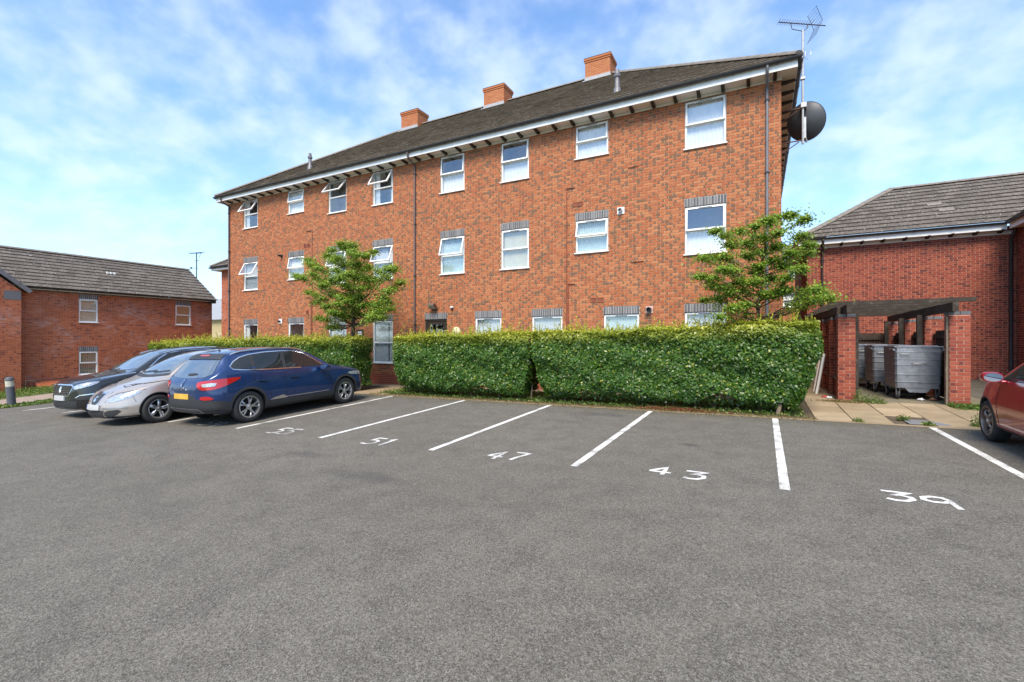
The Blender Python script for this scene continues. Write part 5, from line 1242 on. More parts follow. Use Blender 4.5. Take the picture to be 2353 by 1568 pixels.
TR = [(-0.87, 11.43, 4.07), (-1.05, 10.68, 3.35), (-0.97, 11.86, 3.56), (-0.8, 12.21, 3.28), (-0.74, 12.32, 4.13), (-0.39, 11.92, 4.12), (-0.6, 12.33, 3.9), (-0.07, 10.63, 3.91), (0.15, 11.12, 4.12), (0.38, 12.34, 4.44), (0.61, 12.0, 4.38), (0.82, 11.34, 4.1), (0.83, 12.3, 3.96), (0.94, 11.72, 3.64), (0.93, 12.07, 3.51), (0.59, 11.13, 3.41), (0.34, 10.94, 3.81), (0.35, 11.4, 3.61), (-0.21, 10.85, 3.62), (0.07, 11.29, 3.81), (0.07, 12.33, 3.66), (-0.67, 11.2, 3.43), (-1.11, 10.62, 2.96), (-0.87, 10.68, 2.92), (-0.47, 10.91, 3.08), (-0.72, 12.01, 2.85), (-0.89, 11.25, 2.82), (-0.37, 11.12, 2.84), (-0.07, 10.77, 2.82), (-1.18, 12.37, 2.61), (-0.8, 11.36, 2.55), (-0.57, 10.97, 2.64), (-0.47, 10.71, 2.29), (-0.7, 10.7, 2.11), (-0.24, 10.9, 2.36), (0.22, 11.82, 2.98), (0.47, 10.87, 2.86), (0.69, 10.67, 3.0), (0.44, 11.48, 3.19), (0.48, 11.05, 2.63), (0.89, 12.4, 2.67), (0.96, 10.82, 2.61), (1.29, 11.55, 2.48), (1.2, 11.99, 2.62), (0.98, 11.34, 2.44), (0.78, 12.38, 2.43), (0.36, 11.46, 2.64), (-0.02, 11.04, 3.16), (0.27, 11.34, 3.31), (-0.64, 10.67, 3.09), (-0.22, 11.36, 3.45), (0.12, 11.05, 2.58), (-0.86, 12.2, 1.96), (-0.33, 12.1, 2.77), (-0.08, 11.5, 3.1)]
def tree(label, base, fork, top, tips, rad, nleaf, lsize, seed, r0=.06, flat=.5):
    r = np.random.default_rng(seed); e = empty('hawthorn_tree', base, label, 'tree', 'young trees in the hedge line')
    B, Fk, Tp = Vector(base), Vector(fork), Vector(top)
    trunk = [B, B.lerp(Fk, .5)+Vector((r.normal(0, .02), r.normal(0, .02), 0)), Fk]
    axis = [Fk+(Tp-Fk)*t+Vector((r.normal(0, .03), r.normal(0, .03), 0)) for t in np.linspace(0, 1, 8)]
    mb = MB(); mb.tube(trunk+axis[1:], [r0*1.15, r0, r0*.85]+list(np.linspace(r0*.7, .010, 7)), 9, r1=.01); mb.wbuild('trunk', M['bark'], e, smooth=60)
    Ps = []; Ns = []; To = []; mb = MB()
    for (tx, ty, tz) in tips:
        T = Vector((tx, ty, tz)); dh = math.hypot(tx-Fk.x, ty-Fk.y)
        az_ = min(max(tz-.45*dh, Fk.z-.05), Tp.z-.15); t = (az_-Fk.z)/(Tp.z-Fk.z); S = Fk+(Tp-Fk)*max(0, t)
        md = S.lerp(T, .5)+Vector((r.normal(0, .06), r.normal(0, .06), -.06*dh+r.normal(0, .04)))
        rb = max(.006, r0*.32*(1-.6*max(0, t)))
        pts = [S, S.lerp(md, .55)+Vector((0, 0, -.02*dh)), md, md.lerp(T, .55)+Vector((r.normal(0, .02), r.normal(0, .02), .02)), T]
        mb.tube(pts, [rb, rb*.85, rb*.65, rb*.45, .004], 6, r1=.004)
        for q in range(3):
            t2 = r.uniform(.5, .95); A_ = md.lerp(T, t2); mb.tube([A_, A_+Vector(r.normal(0, .13, 3))], .005, 5, r1=.002)
        n = int(nleaf*r.uniform(.7, 1.3)); d = r.normal(0, 1, (n, 3)); d /= np.linalg.norm(d, axis=1, keepdims=True); rad_ = rad*r.uniform(.75, 1.25)
        p = d*(r.gamma(2.2, .30, (n, 1)))*rad_*np.array([1, 1, flat])
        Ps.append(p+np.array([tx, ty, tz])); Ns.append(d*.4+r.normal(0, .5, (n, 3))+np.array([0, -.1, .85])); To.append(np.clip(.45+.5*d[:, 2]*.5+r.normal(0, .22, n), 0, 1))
        n = int(nleaf*.25); tt = r.random((n, 1)); base_ = np.array(md)*(1-tt)+np.array(T)*tt
        Ps.append(base_+r.normal(0, rad*.35, (n, 3))*np.array([1, 1, .6])); Ns.append(r.normal(0, .5, (n, 3))+np.array([0, -.1, .8])); To.append(np.clip(r.normal(.4, .22, n), 0, 1))
    mb.wbuild('limbs', M['bark'], e, smooth=60)
    P = np.concatenate(Ps); N_ = np.concatenate(Ns); To = np.concatenate(To)
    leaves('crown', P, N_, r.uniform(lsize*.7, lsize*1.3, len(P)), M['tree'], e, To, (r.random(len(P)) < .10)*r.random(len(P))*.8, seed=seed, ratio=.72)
    return e
TLc = [(x, 11.5+(y-11.5)*.85, z) for (x, y, z) in TL]
tree('young green tree standing in the hedge behind the blue car', (-12.15, 11.5, gz(-12.15, 11.5)), (-12.12, 11.5, 2.15), (-12.2, 11.5, 4.7), TL, .25, 430, .060, 31, .075)
tree('young green tree standing in the hedge beside the bin store path', (-.02, 11.5, gz(0, 11.5)), (.0, 11.5, 2.05), (.12, 11.5, 4.1), TR, .185, 420, .054, 33, .050)
# weeds, grass, leaf litter
def tuft(name, x, y, rad, n, hgt, label, cat, mat, seed, young=.2):
    r = np.random.default_rng(seed); e = empty(name, (x, y, gz(x, y)), label, cat, 'weeds on the paving')
    P = []; N_ = []
    for k in range(n):
        a, q = r.uniform(0, 6.28), rad*math.sqrt(r.random()); z = abs(r.normal(0, hgt*.5))*(1-.5*q/rad)
        P.append((x+q*math.cos(a), y+q*math.sin(a), gz(x, y)+.008+z)); N_.append(r.normal(0, .8, 3)+np.array([0, 0, .4]))
    leaves('leaf_mass', np.array(P), np.array(N_), r.uniform(.03, .06, n), mat, e, r.random(n), (r.random(n) < young)*1.0, seed=seed, ratio=.45)
    mb = MB()
    for k in range(5): a = r.uniform(0, 6.28); mb.tube([(x, y, gz(x, y)), (x+rad*.5*math.cos(a), y+rad*.5*math.sin(a), gz(x, y)+hgt*r.uniform(.5, 1))], .004, 5, r1=.002)
    mb.wbuild('stalks', M['weed'], e)
tuft('weed_plant', 2.06, 13.25, .16, 260, .30, 'bushy grey green weed at the foot of the left brick pillar', 'plant', M['weed'], 71)
tuft('weed_plant', 2.32, 13.10, .20, 300, .22, 'bright green weed on the slabs between the two pillars', 'plant', M['weed'], 72, .1)
tuft('weed_plant', 3.30, 10.78, .09, 110, .26, 'upright green weed in the slab joint beside the red car', 'plant', M['weed'], 73)
tuft('weed_plant', 2.36, 11.05, .10, 110, .12, 'low weed at the corner of the grey inspection cover', 'plant', M['weed'], 74)
tuft('weed_plant', 2.62, 10.66, .10, 110, .08, 'flat green weed in front of the grey inspection cover', 'plant', M['weed'], 75)
tuft('weed_plant', 1.62, 10.60, .09, 70, .09, 'tiny weed growing at the kerb edge of the buff slabs', 'plant', M['weed'], 76)
def scatter(name, n, fx, fy, size, mat, label, kind, seed, hz=.01, young=.1, up=.8, tall=None):
    r = np.random.default_rng(seed); x = fx(r, n); y = fy(r, n, x); z = zg(x, y)+.006+np.abs(r.normal(0, hz, n))
    N_ = r.normal(0, .5, (n, 3))+np.array([0, 0, up])
    o = leaves(name, np.stack([x, y, z], 1), N_, r.uniform(size*.6, size*1.3, n), mat, None, r.random(n), (r.random(n) < young)*1.0, org=(float(x.mean()), float(y.mean()), gz(x.mean(), y.mean())), kind='stuff', seed=seed, ratio=.5)
    tag(o, label, 'ground cover'); return o
scatter('leaf_litter', 5200, lambda r, n: r.uniform(-10.5, 1.0, n), lambda r, n, x: 10.62+r.normal(0, .13, n), .030, M['dry'], 'dry leaves and petals fallen along the hedge foot', 'stuff', 81, .008)
scatter('leaf_litter', 500, lambda r, n: r.uniform(-9, 4.3, n), lambda r, n, x: 10.35-np.abs(r.normal(0, .5, n)), .022, M['dry'], 'a few pale dry leaves strewn on the asphalt by the hedge', 'stuff', 82, .003)
scatter('yellow_stonecrop', 2600, lambda r, n: r.normal(1.78, .26, n), lambda r, n, x: 13.16+r.normal(0, .09, n), .030, M['dry'], 'yellowish stonecrop round the foot of the left brick pillar', 'stuff', 83, .015)
scatter('red_ground_cover', 1500, lambda r, n: np.concatenate([r.normal(-1.9, .3, n//2), r.normal(-1.35, .35, n-n//2)]), lambda r, n, x: 10.74+r.normal(0, .09, n), .035, M['dry'], 'red leafed ground cover under the edge of the tall hedge', 'stuff', 84, .03, young=.7)
scatter('verge_grass', 4200, lambda r, n: r.uniform(3.55, 5.2, n), lambda r, n, x: 13.0-.33*(x-3.55)+r.normal(0, .14, n), .06, M['weed'], 'patch of grass and daisies in front of the right brick pillar', 'stuff', 85, .03, young=.04, up=.1)
scatter('bed_grass', 16000, lambda r, n: r.uniform(-10.4, .8, n), lambda r, n, x: r.uniform(10.8, 12.7, n), .06, M['weed'], 'thin grass growing in the hedge bed', 'stuff', 86, .03, young=.1, up=.1)
scatter('grass_strip', 15000, lambda r, n: -20.1+r.normal(0, .22, n), lambda r, n, x: r.uniform(-2, 14, n), .07, M['weed'], 'strip of short grass between the asphalt and the footpath', 'stuff', 87, .03, young=.06, up=.1)
scatter('wall_grass', 14000, lambda r, n: r.uniform(-28.3, -24.1, n), lambda r, n, x: r.uniform(2, 17, n), .08, M['weed'], 'rough grass with dandelions along the left house wall', 'stuff', 88, .06, young=.12, up=.1)
# ------------------------------------------------------------------ cars
def paint(name, col, metal=.35, rough=.32):
    m, nt, N, L, b = nmat(name); p = objco(nt)
    fl = noise(nt, 900, 2, .5, p); c = mixc(nt, rng_map(nt, fl, .3, .7, 0, .35), col, tuple(min(1, k*1.5+.01) for k in col))
    dst = rng_map(nt, noise(nt, 3, 4, .6, p), .45, .75, 0, .03); c = mixc(nt, dst, c, (.30, .28, .25))
    L.new(c, b.inputs['Base Color']); b.inputs['Metallic'].default_value = metal; b.inputs['Roughness'].default_value = rough
    b.inputs['Coat Weight'].default_value = 1.0; b.inputs['Coat Roughness'].default_value = .03; return m
M['car_glass'] = simple('car_glass', (.016, .019, .02), .03, var=.05, spec=.7)
M['screen'] = simple('windscreen_glass', (.055, .066, .068), .03, var=.05, spec=1.0, coat=1.0); M['screen'].node_tree.nodes['Principled BSDF'].inputs['IOR'].default_value = 1.9; M['screen'].node_tree.nodes['Principled BSDF'].inputs['Coat IOR'].default_value = 1.9
M['clad'] = simple('black_cladding', (.028, .029, .031), .55, var=.15)
M['chrome'] = simple('chrome', (.72, .72, .73), .12, 1.0, var=.03)
M['alloy'] = simple('alloy', (.50, .50, .51), .30, .85, var=.06)
M['alloy_dark'] = simple('alloy_bronze', (.22, .17, .15), .35, .7, var=.08)
M['lamp_red'] = simple('red_lamp', (.42, .010, .012), .12, coat=1.0, var=.15, scale=30)
M['lamp_clear'] = simple('clear_lamp', (.50, .51, .53), .10, .55, coat=1.0, var=.5, scale=28)
M['plate_y'] = simple('yellow_plate', (.62, .37, .05), .4, var=.1); M['plate_w'] = simple('white_plate', (.46, .46, .46), .4, var=.06)
M['well'] = simple('wheel_well', (.012, .012, .012), .9)
def pchip(xs, ys, x):
    """monotone cubic through control points"""
    xs = np.array(xs, float); ys = np.array(ys, float); h = np.diff(xs); d = np.diff(ys)/h; m = np.zeros_like(ys)
    for i in range(1, len(xs)-1):
        if d[i-1]*d[i] > 0: w1, w2 = 2*h[i]+h[i-1], h[i]+2*h[i-1]; m[i] = (w1+w2)/(w1/d[i-1]+w2/d[i])
    m[0], m[-1] = d[0], d[-1]
    x = np.clip(x, xs[0], xs[-1]); i = np.clip(np.searchsorted(xs, x)-1, 0, len(h)-1); t = (x-xs[i])/h[i]
    return ys[i]*(2*t**3-3*t**2+1)+h[i]*m[i]*(t**3-2*t**2+t)+ys[i+1]*(-2*t**3+3*t**2)+h[i]*m[i+1]*(t**3-t**2)
def poly_offset(P, d):
    n = len(P); out = []; A = sum(P[i][0]*P[(i+1) % n][1]-P[(i+1) % n][0]*P[i][1] for i in range(n)); sg = 1 if A > 0 else -1
    for i in range(n):
        p0, p1, p2 = Vector(P[i-1]), Vector(P[i]), Vector(P[(i+1) % n]); a = (p1-p0).normalized(); b = (p2-p1).normalized()
        n1 = Vector((a.y, -a.x))*sg; n2 = Vector((b.y, -b.x))*sg; k = (n1+n2); k = k.normalized() if k.length > 1e-4 else n1
        out.append(tuple(p1+k*(d/max(.45, k.dot(n1)))))
    return out
def smooth_poly(P, it=2, corner=None):
    for _ in range(it):
        Q = []
        for i in range(len(P)):
            a, b = P[i], P[(i+1) % len(P)]; Q += [(a[0]*.75+b[0]*.25, a[1]*.75+b[1]*.25), (a[0]*.25+b[0]*.75, a[1]*.25+b[1]*.75)]
        P = Q
    return P
class Car:
    def __init__(s, name, label, spec, loc, rz):
        s.sp = spec; s.L = spec['L']; s.e = empty(name, loc, label, 'car', 'parked cars', rz)
        s.body()
    def add(s, mb, name, mat, parent=None, smooth=35, label=None, both=False):
        me = mb if isinstance(mb, bpy.types.Mesh) else mb.data(name, mat, smooth)
        out = []
        for sg in ((1, -1) if both else (1,)):
            m = me
            if sg < 0:
                m = me.copy(); bm = bmesh.new(); bm.from_mesh(m)
                for v in bm.verts: v.co.x = -v.co.x
                bmesh.ops.reverse_faces(bm, faces=bm.faces); bm.to_mesh(m); bm.free()
            o = bpy.data.objects.new(name, m); COL.objects.link(o); o.parent = parent or s.e
            if label: o['label'] = label
            out.append(o)
        return out[0]
    def body(s):
        sp = s.sp; L, W2 = s.L, sp['W']/2
        r = .45; k = np.linspace(0, 1, 22)
        ys = np.unique(np.concatenate([r*k**2.6, np.linspace(r, L-r, 92), L-r*(k**2.6)]).round(5))
        zt = pchip(*zip(*sp['top']), ys); zs = np.minimum(pchip(*zip(*sp['sh']), ys), zt-.004); zb = pchip(*zip(*sp['bot']), ys)
        pw = sp.get('pw', 2.6); rn = sp.get('rn', .55); rt = sp.get('rt', .40)
        f = np.where(ys < rn, (1-(1-np.clip(ys/rn, 0, 1))**pw)**(1/pw), 1.0)*np.where(ys > L-rt, (1-(1-np.clip((L-ys)/rt, 0, 1))**pw)**(1/pw), 1.0)
        f = np.maximum(f, .06); fl = pchip(*zip(*sp.get('plan', [(0, .97), (L*.25, 1), (L*.7, 1), (L, .97)])), ys)
        wm = W2*f*fl; wsh = wm*pchip(*zip(*sp['wsh']), ys); wr = wm*pchip(*zip(*sp['wr']), ys); zr = zs+(zt-zs)*pchip(*zip(*sp['zr']), ys)
        zm = zb+(zs-zb)*.52
        seg = [(4, 0), (3, 0), (9, 0), (8, 0), (14, 0), (6, 0), (8, 0)]
        rows = []
        for i in range(len(ys)):
            C = [(0, zb[i]), (wm[i]*.80, zb[i]), (wm[i]*.965, zb[i]+min(.07, .2*(zs[i]-zb[i]))), (wm[i], zm[i]), (wsh[i], zs[i]), (wr[i], zr[i]), (wr[i]*.62, zr[i]+(zt[i]-zr[i])*.72), (0, zt[i])]
            pts = []
            for a in range(7):
                for q in range(seg[a][0]): t = q/seg[a][0]; pts.append((C[a][0]+(C[a+1][0]-C[a][0])*t, C[a][1]+(C[a+1][1]-C[a][1])*t))
            pts.append(C[7]); rows.append(pts)
        A = np.array(rows)
        for _ in range(3):
            B = A.copy(); B[:, 1:-1] = .25*A[:, :-2]+.5*A[:, 1:-1]+.25*A[:, 2:]; B[:, 0, 0] = 0; B[:, -1, 0] = 0; B[:, -1, 1] = .5*A[:, -1, 1]+.5*A[:, -2, 1]; A = B
        for _ in range(2):
            B = A.copy(); B[8:-8] = .25*A[7:-9]+.5*A[8:-8]+.25*A[9:-7]; A = B
        ny, nr = A.shape[:2]; V = []; idx = {}
        sl = sp.get('slant', 0.0)
        for i in range(ny):
            for j in range(nr):
                yy = ys[i]-L/2
                fr = max(0, 1-ys[i]/.6); yy += sl*fr*max(0, A[i, j, 1]-.45)
                idx[(i, j, 1)] = len(V); V.append((A[i, j, 0], yy, A[i, j, 1]))
                if j in (0, nr-1): idx[(i, j, -1)] = idx[(i, j, 1)]
                else: idx[(i, j, -1)] = len(V); V.append((-A[i, j, 0], yy, A[i, j, 1]))
        F_ = []
        for i in range(ny-1):
            for j in range(nr-1):
                F_.append((idx[(i, j, 1)], idx[(i, j+1, 1)], idx[(i+1, j+1, 1)], idx[(i+1, j, 1)]))
                F_.append((idx[(i, j, -1)], idx[(i+1, j, -1)], idx[(i+1, j+1, -1)], idx[(i, j+1, -1)]))
        for i in (0, ny-1): F_.append(tuple(idx[(i, j, 1)] for j in range(nr))+tuple(idx[(i, j, -1)] for j in range(nr-2, 0, -1)))
        me = bpy.data.meshes.new('body'); me.from_pydata(V, [], F_)
        bm = bmesh.new(); bm.from_mesh(me); bmesh.ops.remove_doubles(bm, verts=bm.verts, dist=1e-5); bmesh.ops.recalc_face_normals(bm, faces=bm.faces)
        s.bvh = BVHTree.FromBMesh(bm); bm.to_mesh(me); bm.free()
        me.materials.append(sp['paint']); me.materials.append(M['well'])
        o = bpy.data.objects.new('body', me); COL.objects.link(o)
        # wheel arches are cut out of the body
        cut = MB(); ra = sp['ra']
        for ya in (sp['fa'], sp['fa']+sp['wb']):
            for sx_ in (-1, 1):
                cut.lathe([(ra, 0), (ra, .42)], (sx_*(W2-.24) if sx_ > 0 else -(W2-.24)-.42, ya-L/2, sp['rw']+.005), 0, 48)
        cm = cut.data('cutter', M['well']); co = bpy.data.objects.new('cutter', cm); COL.objects.link(co)
        md = o.modifiers.new('arches', 'BOOLEAN'); md.operation = 'DIFFERENCE'; md.object = co; md.solver = 'EXACT'
        dg = bpy.context.evaluated_depsgraph_get(); dg.update(); nm = bpy.data.meshes.new_from_object(o.evaluated_get(dg))
        o.modifiers.clear(); o.data = nm; nm.name = 'body'; bpy.data.objects.remove(co)
        nm.materials.clear(); nm.materials.append(sp['paint']); nm.materials.append(M['well'])
        for p in nm.polygons:
            c = p.center; p.material_index = 0
            for ya in (sp['fa'], sp['fa']+sp['wb']):
                if abs(math.hypot(c.y-(ya-L/2), c.z-sp['rw']-.005)-ra) < .012 and abs(p.normal.x) < .5 and abs(c.x) > W2-.25: p.material_index = 1
                if math.hypot(c.y-(ya-L/2), c.z-sp['rw']-.005) < ra-.004 and abs(p.normal.x) > .8: p.material_index = 1
            if c.z < .25 and p.normal.z < -.5: p.material_index = 1
        nm.shade_smooth(); nm.set_sharp_from_angle(angle=R(38)); o.parent = s.e; s.bo = o
    def decal(s, P, view, off, mat, name, res=.05, thick=.014, both=False, parent=None, label=None, smooth=40, raw=False):
        """a piece of trim, lamp or glass: the outline P laid on the body from the given side, with its own thickness"""
        L = s.L; ph = {'R': 90, 'F': 0, 'B': 180}.get(view, view)
        if view == 'R': P = [(p[0]-L/2, p[1]) for p in P]
        if isinstance(view, (int, float)) and view < 90:          # front corner views are measured from the corner of the nose
            s0 = math.cos(R(view))*s.sp['W']*.375+math.sin(R(view))*(.15-L/2)-.33; P = [(p[0]+s0, p[1]) for p in P]
        if view != 'T': o_ = Vector((math.sin(R(ph)), -math.cos(R(ph)), 0)); r_ = Vector((math.cos(R(ph)), math.sin(R(ph)), 0)); u_ = Vector((0, 0, 1))
        else: P = [(p[0], p[1]-L/2) for p in P]; o_, r_, u_ = Vector((0, 0, 1)), Vector((1, 0, 0)), Vector((0, 1, 0))
        D = []
        for i in range(len(P)):
            a, b = Vector(P[i]), Vector(P[(i+1) % len(P)]); n = max(1, int((b-a).length/res))
            D += [a.lerp(b, k/n) for k in range(n)]
        nb = len(D); lo = Vector((min(p.x for p in D), min(p.y for p in D))); hi = Vector((max(p.x for p in D), max(p.y for p in D))); I = []
        def inside(q):
            c = False
            for i in range(nb):
                a, b = D[i], D[i-1]
                if (a.y > q.y) != (b.y > q.y) and q.x < (b.x-a.x)*(q.y-a.y)/(b.y-a.y)+a.x: c = not c
            return c
        x = lo.x+res/2
        while x < hi.x:
            y = lo.y+res/2
            while y < hi.y:
                q = Vector((x, y))
                if inside(q) and min((q-d).length for d in D) > res*.45: I.append(q)
                y += res
            x += res
        vs_, _, fs, _, _, _ = geometry.delaunay_2d_cdt(D+I, [(i, (i+1) % nb) for i in range(nb)], [list(range(nb))], 1, 1e-5)
        Q = []; Nn = []
        for v in vs_:
            h = s.bvh.ray_cast(o_*5+r_*v.x+u_*v.y, -o_)
            if h[0] is None: Q.append(None); Nn.append(None)
            else:
                n = h[1] if h[1].dot(o_) > 0 else -h[1]; Q.append(h[0]+n*off); Nn.append(n)
        F_ = [f for f in fs if all(Q[i] is not None for i in f)]
        if not F_: return None
        cnt = {}
        for f in F_:
            for a in range(len(f)): k = (f[a], f[(a+1) % len(f)]); cnt[tuple(sorted(k))] = cnt.get(tuple(sorted(k)), 0)+1
        used = sorted(set(i for f in F_ for i in f)); mp = {u: i for i, u in enumerate(used)}; V = [Q[u] for u in used]; W_ = [Q[u]-Nn[u]*thick for u in used]; n0 = len(V)
        FF = [tuple(mp[i] for i in f) for f in F_]
        for f in F_:
            for a in range(len(f)):
                i, j = f[a], f[(a+1) % len(f)]
                if cnt[tuple(sorted((i, j)))] == 1: FF.append((mp[j], mp[i], n0+mp[i], n0+mp[j]))
        mb = MB(); mb.mesh(V+W_, FF); me = mb.data(name, mat, None, fix=False)
        bm = bmesh.new(); bm.from_mesh(me); bmesh.ops.recalc_face_normals(bm, faces=bm.faces)
        f0 = max(bm.faces, key=lambda f: f.calc_area()*abs(f.normal.dot(o_)))
        if f0.normal.dot(o_) < 0: bmesh.ops.reverse_faces(bm, faces=bm.faces)
        loose = [v for v in bm.verts if not v.link_faces]; bmesh.ops.delete(bm, geom=loose, context='VERTS'); bm.to_mesh(me); bm.free()
        me.shade_smooth(); me.set_sharp_from_angle(angle=R(smooth))
        return s.add(me, name, mat, parent, both=both, label=label)
    def line(s, P, view, w, mat, name, off=.0025, both=True, parent=None):
        Lf, Rt = [], []
        for i in range(len(P)):
            a = Vector(P[max(i-1, 0)]); b = Vector(P[min(i+1, len(P)-1)]); t = (b-a).normalized(); n = Vector((-t.y, t.x))*w/2; p = Vector(P[i]); Lf.append(tuple(p+n)); Rt.append(tuple(p-n))
        return s.decal(Lf+Rt[::-1], view, off, mat, name, res=.06, thick=.004, both=both, parent=parent)
    def wheels(s, style, mat, hub=None):
        sp = s.sp; L = s.L; Rw, ww = sp['rw'], .21; rr = sp['rim']; x0 = sp['W']/2-.025
        ty = MB(); h = ww/2
        ty.lathe([(rr-.012, -h+.02), (rr+.01, -h+.004), (Rw-.045, -h), (Rw-.014, -h+.018), (Rw-.002, -h+.05), (Rw, 0), (Rw-.002, h-.05), (Rw-.014, h-.018), (Rw-.045, h), (rr+.01, h-.004), (rr-.012, h-.02), (rr-.012, 0)], (0, 0, 0), 0, 48, close=True)
        for k in range(3):
            pass
        rm = MB(); rm.lathe([(rr-.004, h-.022), (rr+.004, h-.006), (rr-.016, h-.004), (rr-.024, h-.030), (rr-.03, -h+.03), (rr-.004, -h+.02)], (0, 0, 0), 0, 48, close=True)
        def spoke(a0, a1, w0, w1, r0, r1):
            pr = []; n = 5
            for i in range(n+1):
                t = i/n; a = a0+(a1-a0)*t; r_ = r0+(r1-r0)*t; w = w0+(w1-w0)*t; xo = h-.040+.020*math.sin(math.pi*min(1, t*1.05))-.008*t
                d = Vector((0, math.sin(a), math.cos(a))); n_ = Vector((0, math.cos(a), -math.sin(a)))
                pr.append([d*r_+n_*w+Vector((xo-.012, 0, 0)), d*r_+n_*w*.45+Vector((xo+.006, 0, 0)), d*r_-n_*w*.45+Vector((xo+.006, 0, 0)), d*r_-n_*w+Vector((xo-.012, 0, 0)), d*r_+Vector((xo-.045, 0, 0))])
            V = [p for q in pr for p in q]; F_ = [(i*5+j, i*5+(j+1) % 5, i*5+5+(j+1) % 5, i*5+5+j) for i in range(n) for j in range(5)]+[(4, 3, 2, 1, 0), tuple(range(n*5, n*5+5))]
            rm.mesh(V, F_)
        for k in range(5):
            a = 2*math.pi*k/5+.2
            if style == 'five': spoke(a, a, .028, .046, .045, rr-.014)
            elif style == 'twin':
                spoke(a-.09, a-.22, .014, .021, .05, rr-.012); spoke(a+.09, a+.22, .014, .021, .05, rr-.012)
            elif style == 'fork':
                spoke(a, a, .022, .018, .045, rr*.55); spoke(a, a-.30, .012, .016, rr*.50, rr-.012); spoke(a, a+.30, .012, .016, rr*.50, rr-.012)
        rm.lathe([(.0, h-.018), (.03, h-.018), (.062, h-.026), (.066, h-.05), (0, h-.05)], (0, 0, 0), 0, 20)
        bk = MB(); bk.lathe([(0, -.01), (rr-.03, -.01), (rr-.03, .0), (0, .0)], (0, 0, 0), 0, 28); bk.lathe([(0, .0), (.135, .0), (.135, .018), (0, .018)], (0, 0, 0), 0, 24)
        hb = MB(); hb.lathe([(0, h-.010), (.024, h-.011), (.028, h-.018), (0, h-.02)], (0, 0, 0), 0, 16)
        tm, rmm, bkm_, hbm = ty.data('wheel', M['rubber'], 40), rm.data('rim', mat, 35), bk.data('brake_disc', M['well'], 40), hb.data('hub_cap', hub or M['alloy'], 40)
        for ya in (sp['fa'], sp['fa']+sp['wb']):
            for sx_ in (1, -1):
                o = bpy.data.objects.new('wheel', tm); COL.objects.link(o); o.parent = s.e; o.location = (sx_*(x0-h), ya-L/2, Rw); o.rotation_euler = (0, 0, 0 if sx_ > 0 else math.pi)
                for (nm_, dm) in (('rim', rmm), ('brake_disc', bkm_), ('hub_cap', hbm)):
                    c = bpy.data.objects.new(nm_, dm); COL.objects.link(c); c.parent = o
    def mirror(s, y, z, mat, glass_back=True):
        x = s.sp['W']/2; L = s.L
        V = []; prof = [(-.10, .35), (-.085, .75), (-.04, .97), (.02, 1.0), (.06, .97), (.075, .90)]
        for (dy, k) in prof:
            for j in range(16):
                a = 2*math.pi*j/16; cx, cz = abs(math.cos(a))**.7*math.copysign(1, math.cos(a)), abs(math.sin(a))**.7*math.copysign(1, math.sin(a)); V.append((x+.10+.115*k*cx, y-L/2+dy, z+.075*k*cz))
        F_ = [(i*16+j, i*16+(j+1) % 16, i*16+16+(j+1) % 16, i*16+16+j) for i in range(len(prof)-1) for j in range(16)]+[tuple(range(16))[::-1], tuple(range(80, 96))]
        mb = MB(); mb.mesh(V, F_); mb.bbox((x-.09, y-L/2-.04, z-.085), (x+.05, y-L/2+.03, z-.045), .012)
        me = mb.data('mirror', mat, 50); gl = MB(); gl.lathe([(0, 0), (.088, .0), (.088, .004), (0, .004)], (0, 0, 0), 1, 20)
        gl.v = [(x+.10+p[0]*1.12, y-L/2+.073+p[1], z+p[2]*.68) for p in gl.v]; gm = gl.data('mirror_glass', M['mirror_glass'], 40)
        for sx_ in (1, -1):
            o = s.add(me, 'mirror', mat) if sx_ > 0 else None
            if sx_ < 0:
                m2 = me.copy(); bm = bmesh.new(); bm.from_mesh(m2); [setattr(v.co, 'x', -v.co.x) for v in bm.verts]; bmesh.ops.reverse_faces(bm, faces=bm.faces); bm.to_mesh(m2); bm.free(); o = s.add(m2, 'mirror', mat)
            g = gm
            if sx_ < 0:
                g = gm.copy(); bm = bmesh.new(); bm.from_mesh(g); [setattr(v.co, 'x', -v.co.x) for v in bm.verts]; bmesh.ops.reverse_faces(bm, faces=bm.faces); bm.to_mesh(g); bm.free()
            s.add(g, 'mirror_glass', M['mirror_glass'], parent=o)
    def arch(s, dr, mat, off=.007):
        sp = s.sp
        for ya in (sp['fa'], sp['fa']+sp['wb']):
            a0, a1 = -25, 205; ra = sp['ra']-.004; P = [(ya+(ra+dr)*math.cos(R(a)), sp['rw']+.005+(ra+dr)*math.sin(R(a))) for a in range(a0, a1+1, 10)]+[(ya+ra*math.cos(R(a)), sp['rw']+.005+ra*math.sin(R(a))) for a in range(a1, a0-1, -10)]
            s.decal(P, 'R', off, mat, 'wheel_arch_trim', res=.05, both=True, thick=.02)
    def glass(s, wins, chrome=None, cw=.018, outline=None):
        if outline: s.decal(outline, 'R', .002, M['clad'], 'window_surround', both=True, res=.06, thick=.006)
        for w in wins: s.decal(w, 'R', .007, M['car_glass'], 'side_window', both=True, res=.06, thick=.01)
        if chrome: s.line(chrome, 'R', cw, M['chrome'], 'chrome_trim', .010)
M['mirror_glass'] = simple('mirror_glass', (.75, .78, .80), .02, 1.0, var=.02)
def txt(s_, body, size, mat):
    c = bpy.data.curves.new('lettering', 'FONT'); c.body = s_; c.size = size; c.extrude = .003; c.align_x = 'CENTER'; c.space_character = 1.15
    o = bpy.data.objects.new('lettering', c); COL.objects.link(o); dg = bpy.context.evaluated_depsgraph_get(); dg.update()
    me = bpy.data.meshes.new_from_object(o.evaluated_get(dg)); bpy.data.objects.remove(o); me.materials.clear(); me.materials.append(mat); return me
